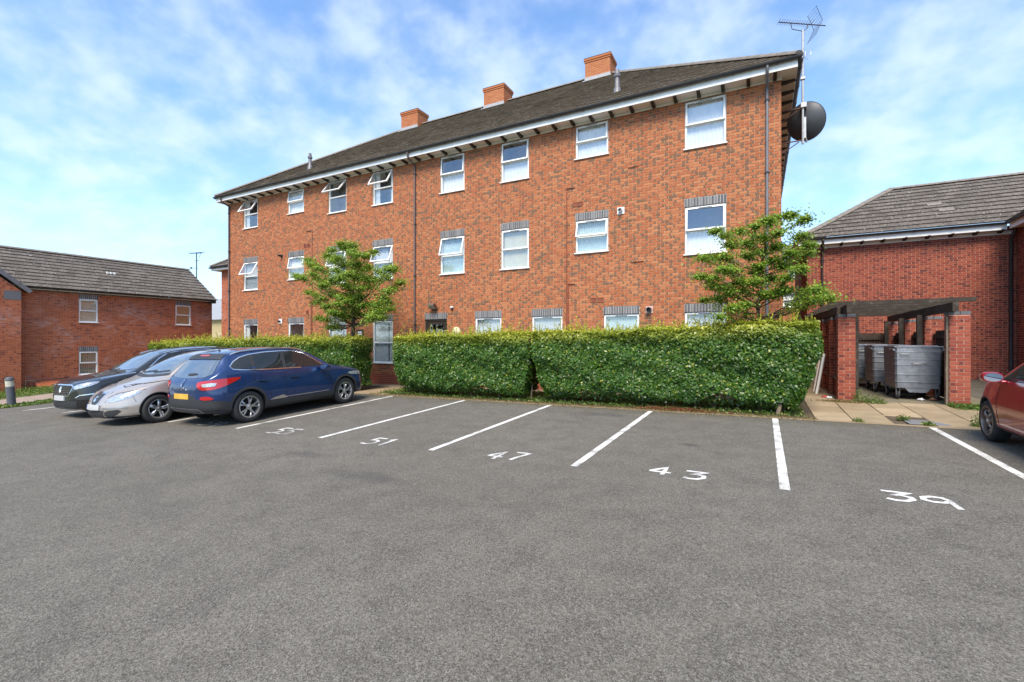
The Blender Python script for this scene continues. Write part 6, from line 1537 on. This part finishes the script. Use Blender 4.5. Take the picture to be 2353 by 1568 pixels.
def parked(x, y_nose, L, facing, wx=0):
    """ground position of a car's centre; facing -1 = nose towards the camera side"""
    cy = y_nose+L/2 if facing < 0 else y_nose-L/2
    return (x, cy, gz(x, cy))
def settle(car, x, cy):
    a, b = gz(x, cy-1.3), gz(x, cy+1.3); l, r_ = gz(x-.8, cy), gz(x+.8, cy); rz = car.e.rotation_euler.z
    pitch = math.atan2(b-a, 2.6); roll = -math.atan2(r_-l, 1.6); sg = 1 if abs(rz) < 1 else -1
    car.e.rotation_euler = (pitch*sg, roll*sg, rz)
# ---- blue crossover, tail towards the bays' open end
L = 4.45
blue = dict(L=L, W=1.83, fa=.90, wb=2.646, rw=.345, rim=.232, ra=.385, paint=paint('blue_paint', (.003, .026, .105)), pw=2.7, rn=.6, rt=.45,
    top=[(0, .50), (.02, .66), (.06, .80), (.14, .89), (.5, .98), (1.0, 1.055), (1.22, 1.10), (1.45, 1.235), (1.75, 1.42), (2.05, 1.535), (2.35, 1.588), (2.8, 1.605), (3.3, 1.59), (3.6, 1.565), (3.86, 1.515), (3.95, 1.43), (4.12, 1.225), (4.25, 1.07), (4.33, 1.00), (4.40, .93), (4.435, .80), (4.45, .52)],
    sh=[(0, .48), (.06, .66), (.2, .80), (.6, .90), (1.2, 1.00), (2.0, 1.055), (3.0, 1.10), (3.6, 1.14), (4.0, 1.15), (4.18, 1.07), (4.32, .98), (4.40, .88), (4.45, .50)],
    bot=[(0, .46), (.03, .34), (.10, .25), (.4, .21), (1, .20), (3.4, .20), (4.0, .24), (4.30, .30), (4.41, .36), (4.45, .46)],
    wsh=[(0, .97), (.5, .93), (1.2, .93), (2.5, .94), (3.4, .945), (3.9, .93), (4.2, .92), (4.45, .97)],
    wr=[(0, .7), (.6, .72), (1.2, .80), (1.6, .745), (2.05, .68), (2.8, .665), (3.5, .655), (3.95, .66), (4.2, .74), (4.45, .7)],
    zr=[(0, .7), (1.1, .70), (1.4, .86), (2.0, .90), (3.6, .90), (3.95, .88), (4.2, .75), (4.45, .7)], slant=.12)
bx = -10.62; yn = 9.86+.02
cb = Car('blue_crossover_car', 'dark blue crossover car parked nose first towards the hedge', blue, parked(bx, yn, L, 1), math.pi)
settle(cb, bx, yn-L/2)
cb.wheels('twin', M['alloy']); cb.mirror(1.62, 1.05, blue['paint'])
cb.arch(.055, M['clad'])
F1 = [(1.60, 1.085), (1.80, 1.25), (2.05, 1.395), (2.30, 1.455), (2.53, 1.468), (2.60, 1.105)]; F2 = [(2.68, 1.11), (2.62, 1.472), (2.95, 1.470), (3.30, 1.445), (3.35, 1.145)]; F3 = [(3.43, 1.155), (3.39, 1.432), (3.58, 1.39), (3.72, 1.32), (3.82, 1.24), (3.80, 1.20), (3.74, 1.18)]
OUT = [(1.53, 1.07), (1.80, 1.275), (2.03, 1.41), (2.30, 1.474), (2.62, 1.487), (3.0, 1.484), (3.38, 1.452), (3.60, 1.405), (3.76, 1.325), (3.865, 1.235), (3.83, 1.18), (3.6, 1.15), (3.0, 1.115), (2.2, 1.085)]
cb.glass([F1, F2, F3], [(p[0], p[1]) for p in poly_offset(OUT, .008)]+[tuple(poly_offset(OUT, .008)[0])][:0], .020, OUT)
SIL = [(1.27, .215), (1.30, .40), (2.0, .405), (3.0, .415), (3.12, .41), (3.14, .215)]; cb.decal(SIL, 'R', .007, M['clad'], 'sill_cladding', both=True)
cb.line([(1.45, .437), (2.1, .440), (2.75, .447)], 'R', .016, M['chrome'], 'chrome_trim', .010); cb.decal([(2.62, .425), (2.74, .50), (2.95, .47), (3.08, .425), (2.8, .42)], 'R', .009, M['chrome'], 'chrome_trim', both=True)
for (yy) in (2.64, 1.42, 3.40):
    P = {2.64: [(2.64, 1.0), (2.66, .8), (2.65, .6), (2.62, .43)], 1.42: [(1.42, .98), (1.38, .8), (1.36, .6), (1.33, .44)], 3.40: [(3.40, 1.05), (3.42, .92), (3.34, .80), (3.15, .66), (3.04, .54), (3.02, .43)]}[yy]
    cb.line(P, 'R', .008, M['well'], 'door_gap')
for yy in (2.42, 3.22):
    cb.decal(smooth_poly([(yy-.13, .865), (yy-.10, .835), (yy+.08, .835), (yy+.11, .875), (yy+.02, .89)]), 'R', .002, M['well'], 'handle_recess', both=True, res=.04, thick=.004); cb.decal(smooth_poly([(yy-.12, .875), (yy-.12, .855), (yy+.11, .865), (yy+.11, .888)], 1), 'R', .022, blue['paint'], 'door_handle', both=True, res=.04, thick=.02)
cb.line([(3.62, .98), (3.62, .84), (3.80, .84)], 'R', .006, M['well'], 'fuel_flap_gap')
RG = [(-.60, 1.375), (-.70, 1.10), (-.56, 1.045), (-.30, 1.025), (0, 1.02), (.30, 1.025), (.56, 1.045), (.70, 1.10), (.60, 1.375)]
cb.decal(RG, 'B', .006, M['screen'], 'rear_window', res=.06)
cb.decal([(-.60, 1.385), (-.56, 1.49), (0, 1.505), (.56, 1.49), (.60, 1.385), (0, 1.40)], 'B', .012, M['clad'], 'spoiler_lip', res=.05); cb.decal([(-.16, 1.45), (-.16, 1.475), (.16, 1.475), (.16, 1.45)], 'B', .020, M['lamp_red'], 'brake_light', res=.05)
cb.decal([(-.05, 1.07), (-.05, 1.10), (.20, 1.115), (.26, 1.10), (.20, 1.085), (.05, 1.07)], 'B', .022, M['clad'], 'wiper', res=.03)
# tail lamps wrap round the corner
cb.decal(smooth_poly([(1.24, .80), (1.30, .93), (1.18, .97), (.92, .995), (.68, 1.01), (.48, 1.005), (.66, .90), (.84, .82), (1.04, .785)], 1), 132, .010, M['lamp_red'], 'tail_lamp', both=True, res=.035)
cb.decal([(1.16, .855), (1.18, .91), (1.0, .935), (.90, .92), (.94, .865)], 132, .016, M['lamp_clear'], 'tail_lamp_lens', both=True, res=.03)
cb.decal([(-.26, .605), (-.26, .715), (.26, .715), (.26, .605)], 'B', .012, M['plate_y'], 'number_plate', res=.06)
cb.decal(smooth_poly([(-.86, .26), (-.88, .57), (-.52, .585), (-.36, .71), (.36, .71), (.52, .585), (.88, .57), (.86, .26), (.4, .22), (-.4, .22)], 1), 'B', .006, M['clad'], 'rear_bumper_cladding', res=.05); cb.decal([(3.98, .22), (3.93, .50), (4.10, .555), (4.36, .575), (4.36, .30)], 'R', .007, M['clad'], 'bumper_side_cladding', both=True); cb.decal([(-.60, .33), (-.50, .41), (.50, .41), (.60, .33), (.4, .29), (-.4, .29)], 'B', .014, simple('dark_skid', (.09, .09, .095), .5), 'skid_plate', res=.06)
cb.decal(smooth_poly([(.88, .59), (.86, .665), (.68, .665), (.58, .59)], 1), 142, .014, M['lamp_red'], 'fog_lamp', both=True, res=.03)
cb.line([(-.80, .80), (-.5, .765), (0, .755), (.5, .765), (.80, .80)], 'B', .008, M['well'], 'tailgate_gap', both=False)
DI = [(-.038, 0), (-.0, .075), (.038, 0), (0, -.075)]
def lozenge(cx, cz, k): return [(cx-.040*k, cz), (cx-.004, cz+.078*k), (cx+.004, cz+.078*k), (cx+.040*k, cz), (cx+.004, cz-.078*k), (cx-.004, cz-.078*k)]
cb.decal(lozenge(0, .93, 1.0), 'B', .016, M['chrome'], 'diamond_badge', res=.03); cb.decal(lozenge(0, .93, .45), 'B', .020, blue['paint'], 'badge_centre', res=.02)
me = txt('KADJAR', None, .075, M['chrome']); h_ = cb.bvh.ray_cast(Vector((0, 5, .80)), Vector((0, -1, 0))); yb = h_[0].y+.006
for v in me.vertices: c = v.co.copy(); v.co = (-c.x, yb+.004-c.z, .795+c.y)
cb.add(me, 'lettering', M['chrome'])
RR = [(2.0, 1.50)]
for sx_ in (1, -1):
    pts = []
    for yy in np.linspace(1.95, 3.75, 10):
        h_ = cb.bvh.ray_cast(Vector((sx_*.60, yy-L/2, 4)), Vector((0, 0, -1))); pts.append(h_[0]+Vector((0, 0, .035 if .1 < (yy-1.95)/1.8 < .95 else .008)))
    mb = MB(); mb.tube(pts, .018, 8); cb.add(mb, 'roof_rail', M['chrome'])
mb = MB(); h_ = cb.bvh.ray_cast(Vector((0, 3.62-L/2, 4)), Vector((0, 0, -1))); p = h_[0]; mb.lathe([(.03, -.01), (.018, .03), (0, .035)], p, 2, 10); mb.tube([p+Vector((0, 0, .02)), p+Vector((0, .16, .24))], .006, 6, r1=.003); cb.add(mb, 'antenna', M['clad'])
WS = [(-.62, 1.14), (-.48, 1.45), (-.3, 1.49), (0, 1.50), (.3, 1.49), (.48, 1.45), (.62, 1.14), (.3, 1.11), (0, 1.10), (-.3, 1.11)]
cb.decal(WS, 'F', .005, M['screen'], 'windscreen', res=.07); cb.decal(smooth_poly([(.30, .72), (.34, .80), (.60, .84), (.86, .83), (.80, .75)], 1), 35, .008, M['lamp_clear'], 'headlamp', both=True, res=.04)
cb.decal([(-.45, .55), (-.5, .70), (.5, .70), (.45, .55)], 'F', .006, M['clad'], 'grille', res=.06); cb.decal([(-.75, .25), (-.8, .45), (.8, .45), (.75, .25)], 'F', .006, M['clad'], 'front_bumper_cladding', res=.06)
# ---- silver compact people carrier, nose towards the open end
L = 4.28
sil = dict(L=L, W=1.77, fa=.86, wb=2.578, rw=.322, rim=.212, ra=.355, paint=paint('silver_paint', (.42, .37, .33), .5, .34), pw=2.4, rn=.85, rt=.45,
    top=[(0, .46), (.03, .58), (.08, .665), (.16, .735), (.4, .835), (.75, .935), (1.0, 1.005), (1.15, 1.065), (1.4, 1.225), (1.7, 1.385), (1.95, 1.475), (2.3, 1.54), (2.7, 1.555), (3.2, 1.53), (3.6, 1.47), (3.85, 1.39), (4.0, 1.22), (4.12, 1.05), (4.2, .96), (4.26, .80), (4.28, .50)],
    sh=[(0, .42), (.08, .56), (.2, .65), (.5, .77), (.9, .885), (1.2, .945), (2, .965), (3, 1.0), (3.7, 1.05), (4.0, 1.02), (4.2, .88), (4.28, .48)],
    bot=[(0, .40), (.03, .27), (.10, .20), (.4, .17), (1, .17), (3.4, .17), (4.1, .24), (4.25, .33), (4.28, .42)],
    wsh=[(0, .96), (.5, .92), (1.2, .93), (2.5, .94), (3.4, .94), (4.28, .95)],
    wr=[(0, .66), (.6, .68), (1.1, .78), (1.5, .75), (1.95, .68), (2.7, .66), (3.6, .66), (4.28, .7)],
    zr=[(0, .72), (1.0, .72), (1.35, .86), (2.0, .90), (3.6, .90), (4.0, .78), (4.28, .7)], slant=.20)
sxp = -12.70; yn = 4.74
cs = Car('silver_compact_car', 'silver grey compact car parked tail first with its nose to the asphalt', sil, parked(sxp, yn, L, -1), 0.0); settle(cs, sxp, yn+L/2)
cs.wheels('five', M['alloy']); cs.mirror(1.45, 1.02, sil['paint'])
cs.decal([(-.66, 1.085), (-.50, 1.42), (-.3, 1.455), (0, 1.465), (.3, 1.455), (.50, 1.42), (.66, 1.085), (.35, 1.055), (0, 1.045), (-.35, 1.055)], 'F', .005, M['screen'], 'windscreen', res=.06)
cs.decal([(-.70, 1.03), (-.67, 1.08), (-.35, 1.05), (0, 1.04), (.35, 1.05), (.67, 1.08), (.70, 1.03), (.35, 1.005), (0, .995), (-.35, 1.005)], 'F', .004, M['clad'], 'scuttle', res=.05)
f1 = [(1.22, .985), (1.36, 1.10), (1.42, .985)]; f2 = [(1.50, .985), (1.46, 1.13), (1.80, 1.335), (2.05, 1.42), (2.40, 1.455), (2.46, .99)]; f3 = [(2.54, .995), (2.48, 1.46), (3.0, 1.445), (3.3, 1.40), (3.36, 1.04)]; f4 = [(3.42, 1.05), (3.38, 1.385), (3.62, 1.30), (3.72, 1.16), (3.68, 1.08)]
cs.glass([f1, f2, f3, f4], None, outline=[(1.14, .968), (1.45, 1.16), (1.80, 1.355), (2.05, 1.44), (2.45, 1.475), (3.0, 1.465), (3.35, 1.405), (3.66, 1.30), (3.78, 1.14), (3.70, 1.055), (3.0, 1.0), (2.2, .972)])
# long clear headlamps, shield grille, split lower intake
cs.decal(smooth_poly([(.06, .565), (.10, .645), (.26, .715), (.50, .755), (.68, .765), (.62, .69), (.44, .605), (.22, .555)], 1), 33, .007, M['lamp_clear'], 'headlamp', both=True, res=.04)
cs.line([(.03, .55), (.08, .652), (.25, .728), (.50, .768), (.72, .778)], 33, .010, M['well'], 'headlamp_edge')
SH = [(-.155, .715), (-.165, .66), (-.13, .545), (-.06, .49), (.06, .49), (.13, .545), (.165, .66), (.155, .715)]
cs.decal(poly_offset(SH, .035), 'F', .008, M['chrome'], 'grille_surround', res=.04); cs.decal(SH, 'F', .014, M['clad'], 'grille', res=.04)
cs.decal([(-.055, .585), (-.05, .655), (.03, .668), (.055, .640), (-.01, .615), (.05, .60), (.045, .56), (-.03, .555)], 'F', .022, M['chrome'], 'badge', res=.03)
cs.decal([(-.26, .395), (-.26, .495), (.26, .495), (.26, .395)], 'F', .035, M['plate_w'], 'number_plate', res=.06, thick=.05); cs.decal([(-.26, .395), (-.26, .495), (-.215, .495), (-.215, .395)], 'F', .037, simple('plate_blue', (.05, .09, .35), .4), 'plate_band', res=.05)
cs.decal([(-.33, .225), (-.36, .385), (.36, .385), (.33, .225)], 'F', .004, M['clad'], 'lower_intake', res=.05)
cs.decal(smooth_poly([(.02, .24), (.02, .385), (.42, .395), (.24, .25)], 1), 30, .005, M['clad'], 'side_intake', both=True, res=.04)
cs.line([(-.02, .425), (.20, .432), (.48, .435)], 30, .028, M['alloy'], 'bumper_strip', .008)
cs.line([(.34, .80), (.42, .66), (.46, .52)], 'R', .007, M['well'], 'bumper_gap'); cs.line([(.10, .66), (.32, .80), (.62, .885), (1.0, .925), (1.6, .93), (2.4, .90), (3.2, .845)], 'R', .012, M['well'], 'side_crease', .0015)
cs.line([(-.02, .195), (.3, .20), (.55, .215)], 28, .022, M['alloy'], 'front_splitter', .006); cs.arch(.02, M['clad'], .003)
cs.line([(1.40, .96), (1.36, .75), (1.33, .5), (1.31, .25)], 'R', .008, M['well'], 'door_gap'); cs.line([(2.50, .98), (2.52, .7), (2.50, .25)], 'R', .008, M['well'], 'door_gap')
cs.decal(smooth_poly([(2.28, .85), (2.28, .88), (2.46, .89), (2.46, .86)], 1), 'R', .022, sil['paint'], 'door_handle', both=True, res=.04, thick=.02); cs.decal([(-.6, 1.35), (-.68, 1.05), (.68, 1.05), (.6, 1.35)], 'B', .005, M['screen'], 'rear_window', res=.07)
cs.decal(smooth_poly([(.30, .78), (.26, .98), (.5, 1.0), (.62, .88)], 1), 140, .008, M['lamp_red'], 'tail_lamp', both=True, res=.04)
mb = MB()
for k in (-1, 1):
    mb.tube([(k*.02-.02, -1.02, 1.075), (k*.30-.1, -.93, 1.13), (k*.52-.1, -.86, 1.19)], .010, 6)
for sx_ in (1,):
    pass
for k in (-.45, .05):
    pts = []
    for t in np.linspace(0, 1, 6):
        h_ = cs.bvh.ray_cast(Vector((k+.5*t, -5, 1.075+.045*t)), Vector((0, 1, 0))); pts.append(h_[0]+h_[1]*.02 if h_[1].y < 0 else h_[0]-h_[1]*.02)
    m2 = MB(); m2.tube(pts, .010, 6); cs.add(m2, 'wiper', M['clad'])
# ---- black crossover, nose towards the open end
L = 4.45
blk = dict(L=L, W=1.84, fa=.92, wb=2.675, rw=.345, rim=.235, ra=.385, paint=paint('black_paint', (.008, .008, .009), .2, .25), pw=3.0, rn=.55, rt=.45,
    top=[(0, .55), (.015, .68), (.04, .80), (.09, .875), (.3, .945), (.7, 1.005), (1.1, 1.06), (1.25, 1.10), (1.5, 1.24), (1.8, 1.42), (2.1, 1.54), (2.4, 1.60), (2.9, 1.62), (3.4, 1.60), (3.8, 1.55), (4.05, 1.45), (4.2, 1.22), (4.32, 1.05), (4.41, .93), (4.44, .8), (4.45, .55)],
    sh=[(0, .52), (.04, .70), (.15, .84), (.6, .93), (1.2, 1.0), (2, 1.02), (3, 1.06), (3.8, 1.12), (4.1, 1.10), (4.3, .98), (4.45, .52)],
    bot=[(0, .48), (.02, .33), (.08, .25), (.4, .21), (1, .20), (3.4, .20), (4.2, .27), (4.4, .36), (4.45, .48)],
    wsh=[(0, .97), (.5, .94), (1.2, .94), (2.5, .945), (3.4, .945), (4.45, .96)],
    wr=[(0, .72), (.6, .74), (1.2, .81), (1.6, .76), (2.1, .69), (2.9, .67), (3.8, .67), (4.45, .7)],
    zr=[(0, .78), (1.1, .75), (1.4, .86), (2.0, .90), (3.7, .90), (4.1, .8), (4.45, .7)], slant=.06)
kx = -15.05; yn = 4.98
ck = Car('black_crossover_car', 'black crossover car parked tail first between the silver car and the grass', blk, parked(kx, yn, L, -1), 0.0); settle(ck, kx, yn+L/2)
ck.wheels('five', M['alloy']); ck.mirror(1.60, 1.08, blk['paint']); ck.arch(.05, M['clad'])
ck.decal([(-.68, 1.13), (-.54, 1.46), (-.3, 1.50), (0, 1.51), (.3, 1.50), (.54, 1.46), (.68, 1.13), (.35, 1.10), (0, 1.09), (-.35, 1.10)], 'F', .005, M['screen'], 'windscreen', res=.06)
k1 = [(1.55, 1.045), (1.85, 1.31), (2.10, 1.445), (2.45, 1.50), (2.54, 1.05)]; k2 = [(2.62, 1.055), (2.54, 1.51), (3.0, 1.51), (3.38, 1.47), (3.42, 1.09)]; k3 = [(3.50, 1.10), (3.46, 1.455), (3.75, 1.37), (3.88, 1.2), (3.84, 1.14)]
ck.glass([k1, k2, k3], [(1.45, 1.03), (1.85, 1.345), (2.10, 1.475), (2.45, 1.525), (3.0, 1.532), (3.45, 1.485), (3.8, 1.37)], .022, [(1.46, 1.03), (1.85, 1.33), (2.10, 1.465), (2.45, 1.518), (3.0, 1.525), (3.40, 1.485), (3.80, 1.375), (3.93, 1.19), (3.88, 1.12), (3.0, 1.05)])
ck.decal(smooth_poly([(.22, .735), (.16, .80), (.26, .855), (.48, .895), (.68, .905), (.60, .83), (.40, .775)], 1), 38, .008, M['lamp_clear'], 'headlamp', both=True, res=.035)
GR = [(-.40, .60), (-.50, .80), (-.42, .83), (.42, .83), (.50, .80), (.40, .60)]
ck.decal(poly_offset(GR, .025), 'F', .006, M['chrome'], 'grille_surround', res=.05); gr_ = ck.decal(GR, 'F', .010, M['well'], 'grille', res=.05)
mb = MB()
for r_ in range(5):
    for c_ in range(12):
        xx = -.40+.80*c_/11; zz_ = .63+r_*.042; h_ = ck.bvh.ray_cast(Vector((xx, -5, zz_)), Vector((0, 1, 0)))
        if h_[0]: p = h_[0]; mb.box((p.x-.016, p.y-.018, p.z-.007), (p.x+.016, p.y-.006, p.z+.007))
ck.add(mb, 'grille_studs', M['chrome'])
ck.decal([(-.03, .66), (-.06, .73), (-.02, .80), (.03, .80), (.06, .74), (.01, .72), (.05, .68), (.02, .65)], 'F', .024, M['chrome'], 'lion_badge', res=.03)
ck.decal([(-.26, .475), (-.26, .585), (.26, .585), (.26, .475)], 'F', .030, M['plate_w'], 'number_plate', res=.06, thick=.05)
ck.decal([(-.62, .29), (-.66, .46), (.66, .46), (.62, .29)], 'F', .005, M['clad'], 'lower_intake', res=.06)
ck.line([(.24, .54), (.34, .60), (.62, .62)], 38, .020, M['chrome'], 'fog_lamp_trim', .012); ck.decal([(.26, .50), (.36, .58), (.60, .60), (.50, .49)], 38, .006, M['clad'], 'fog_lamp_recess', both=True, res=.04)
ck.line([(-.70, .265), (-.35, .245), (0, .24), (.35, .245), (.70, .265)], 'F', .040, M['alloy'], 'skid_plate', .014, both=False)
ck.decal([(1.30, .215), (1.33, .42), (3.1, .43), (3.14, .215)], 'R', .007, M['clad'], 'sill_cladding', both=True); ck.line([(2.58, 1.0), (2.60, .7), (2.58, .43)], 'R', .008, M['well'], 'door_gap'); ck.line([(1.45, 1.0), (1.40, .7), (1.36, .43)], 'R', .008, M['well'], 'door_gap')
ck.line([(.55, .955), (.9, 1.0), (1.25, 1.035)], 'R', .018, M['chrome'], 'bonnet_strip', .006)
for sx_ in (1, -1):
    pts = []
    for yy in np.linspace(2.0, 3.9, 10):
        h_ = ck.bvh.ray_cast(Vector((sx_*.62, yy-L/2, 4)), Vector((0, 0, -1))); pts.append(h_[0]+Vector((0, 0, .03)))
    mb = MB(); mb.tube(pts, .016, 8); ck.add(mb, 'roof_rail', M['chrome'])
ck.decal([(-.6, 1.42), (-.7, 1.12), (.7, 1.12), (.6, 1.42)], 'B', .005, M['screen'], 'rear_window', res=.07); ck.decal([(.30, .90), (.28, 1.02), (.7, 1.04), (.7, .92)], 135, .008, M['lamp_red'], 'tail_lamp', both=True, res=.04)
# ---- red hatchback, nose towards the paving
L = 3.75
red = dict(L=L, W=1.68, fa=.72, wb=2.36, rw=.305, rim=.215, ra=.345, paint=paint('red_paint', (.27, .002, .014), .1, .3), pw=2.5, rn=.70, rt=.4,
    top=[(0, .50), (.02, .62), (.07, .72), (.16, .79), (.4, .885), (.75, .97), (.95, 1.02), (1.2, 1.17), (1.5, 1.33), (1.75, 1.42), (2.1, 1.475), (2.6, 1.475), (3.1, 1.42), (3.35, 1.33), (3.52, 1.12), (3.65, .95), (3.72, .8), (3.75, .5)],
    sh=[(0, .46), (.07, .62), (.2, .72), (.5, .83), (.9, .925), (2, .95), (3, 1.0), (3.4, 1.0), (3.6, .88), (3.75, .48)],
    bot=[(0, .42), (.03, .29), (.1, .21), (.4, .18), (3.2, .18), (3.6, .26), (3.75, .42)],
    wsh=[(0, .96), (.5, .93), (1.2, .94), (3, .945), (3.75, .95)], wr=[(0, .7), (.6, .72), (.95, .80), (1.3, .76), (1.75, .69), (3, .67), (3.75, .7)],
    zr=[(0, .72), (.9, .74), (1.2, .86), (2, .90), (3.2, .88), (3.75, .7)], slant=.20)
rx = 3.04+.79; yn = 9.52+.72+.02
cr = Car('red_hatchback_car', 'dark red hatchback parked nose first by the paving and bin store', red, parked(rx, yn, L, 1), math.pi); settle(cr, rx, yn-L/2)
cr.wheels('fork', M['alloy_dark']); cr.mirror(1.30, 1.0, red['paint']); cr.arch(.018, M['clad'], .003)
cr.glass([[(1.22, .965), (1.55, 1.24), (1.85, 1.35), (2.2, 1.385), (2.26, .97)], [(2.34, .975), (2.28, 1.385), (2.8, 1.36), (3.05, 1.27), (3.0, 1.02)]], None, outline=[(1.12, .95), (1.55, 1.26), (1.85, 1.37), (2.25, 1.405), (2.85, 1.38), (3.12, 1.27), (3.08, 1.0), (2.2, .96)])
cr.decal(smooth_poly([(.34, .60), (.32, .70), (.46, .80), (.60, .83), (.60, .73), (.48, .63)], 1), 48, .007, M['lamp_clear'], 'headlamp', both=True, res=.035)
cr.decal([(-.60, 1.04), (-.46, 1.36), (0, 1.40), (.46, 1.36), (.60, 1.04), (0, 1.01)], 'F', .005, M['screen'], 'windscreen', res=.07); cr.decal([(-.55, .28), (-.6, .48), (.6, .48), (.55, .28)], 'F', .005, M['clad'], 'grille', res=.06)
cr.decal([(1.07, .19), (1.08, .275), (2.68, .285), (2.72, .19)], 'R', .006, M['clad'], 'sill_cladding', both=True); cr.line([(1.16, .94), (1.12, .7), (1.13, .5), (1.16, .29)], 'R', .008, M['well'], 'door_gap'); cr.line([(2.30, .95), (2.32, .6), (2.28, .28)], 'R', .008, M['well'], 'door_gap')
cr.decal([(.36, .62), (.36, .66), (.42, .66), (.42, .62)], 'R', .004, M['lamp_clear'], 'side_marker', both=True, res=.03)
cr.decal([(-.50, 1.34), (-.62, 1.04), (-.3, 1.01), (.3, 1.01), (.62, 1.04), (.50, 1.34), (0, 1.36)], 'B', .005, M['screen'], 'rear_window', res=.07)
cr.decal([(-.52, 1.35), (-.48, 1.41), (0, 1.43), (.48, 1.41), (.52, 1.35), (0, 1.37)], 'B', .010, M['clad'], 'spoiler_lip', res=.06)
cr.decal(smooth_poly([(.98, .70), (1.02, .93), (.82, .96), (.62, .92), (.74, .76)], 1), 135, .008, M['lamp_red'], 'tail_lamp', both=True, res=.04)
cr.decal([(-.26, .70), (-.26, .81), (.26, .81), (.26, .70)], 'B', .010, M['plate_y'], 'number_plate', res=.06)
cr.decal(smooth_poly([(-.62, .24), (-.66, .40), (.66, .40), (.62, .24)], 1), 'B', .006, M['clad'], 'rear_bumper_cladding', res=.06)
cr.line([(-.62, .60), (0, .585), (.62, .60)], 'B', .008, M['well'], 'tailgate_gap', both=False); cr.decal([(-.02, .99), (.0, 1.005), (.34, 1.05), (.36, 1.035)], 'B', .02, M['clad'], 'wiper', res=.03)
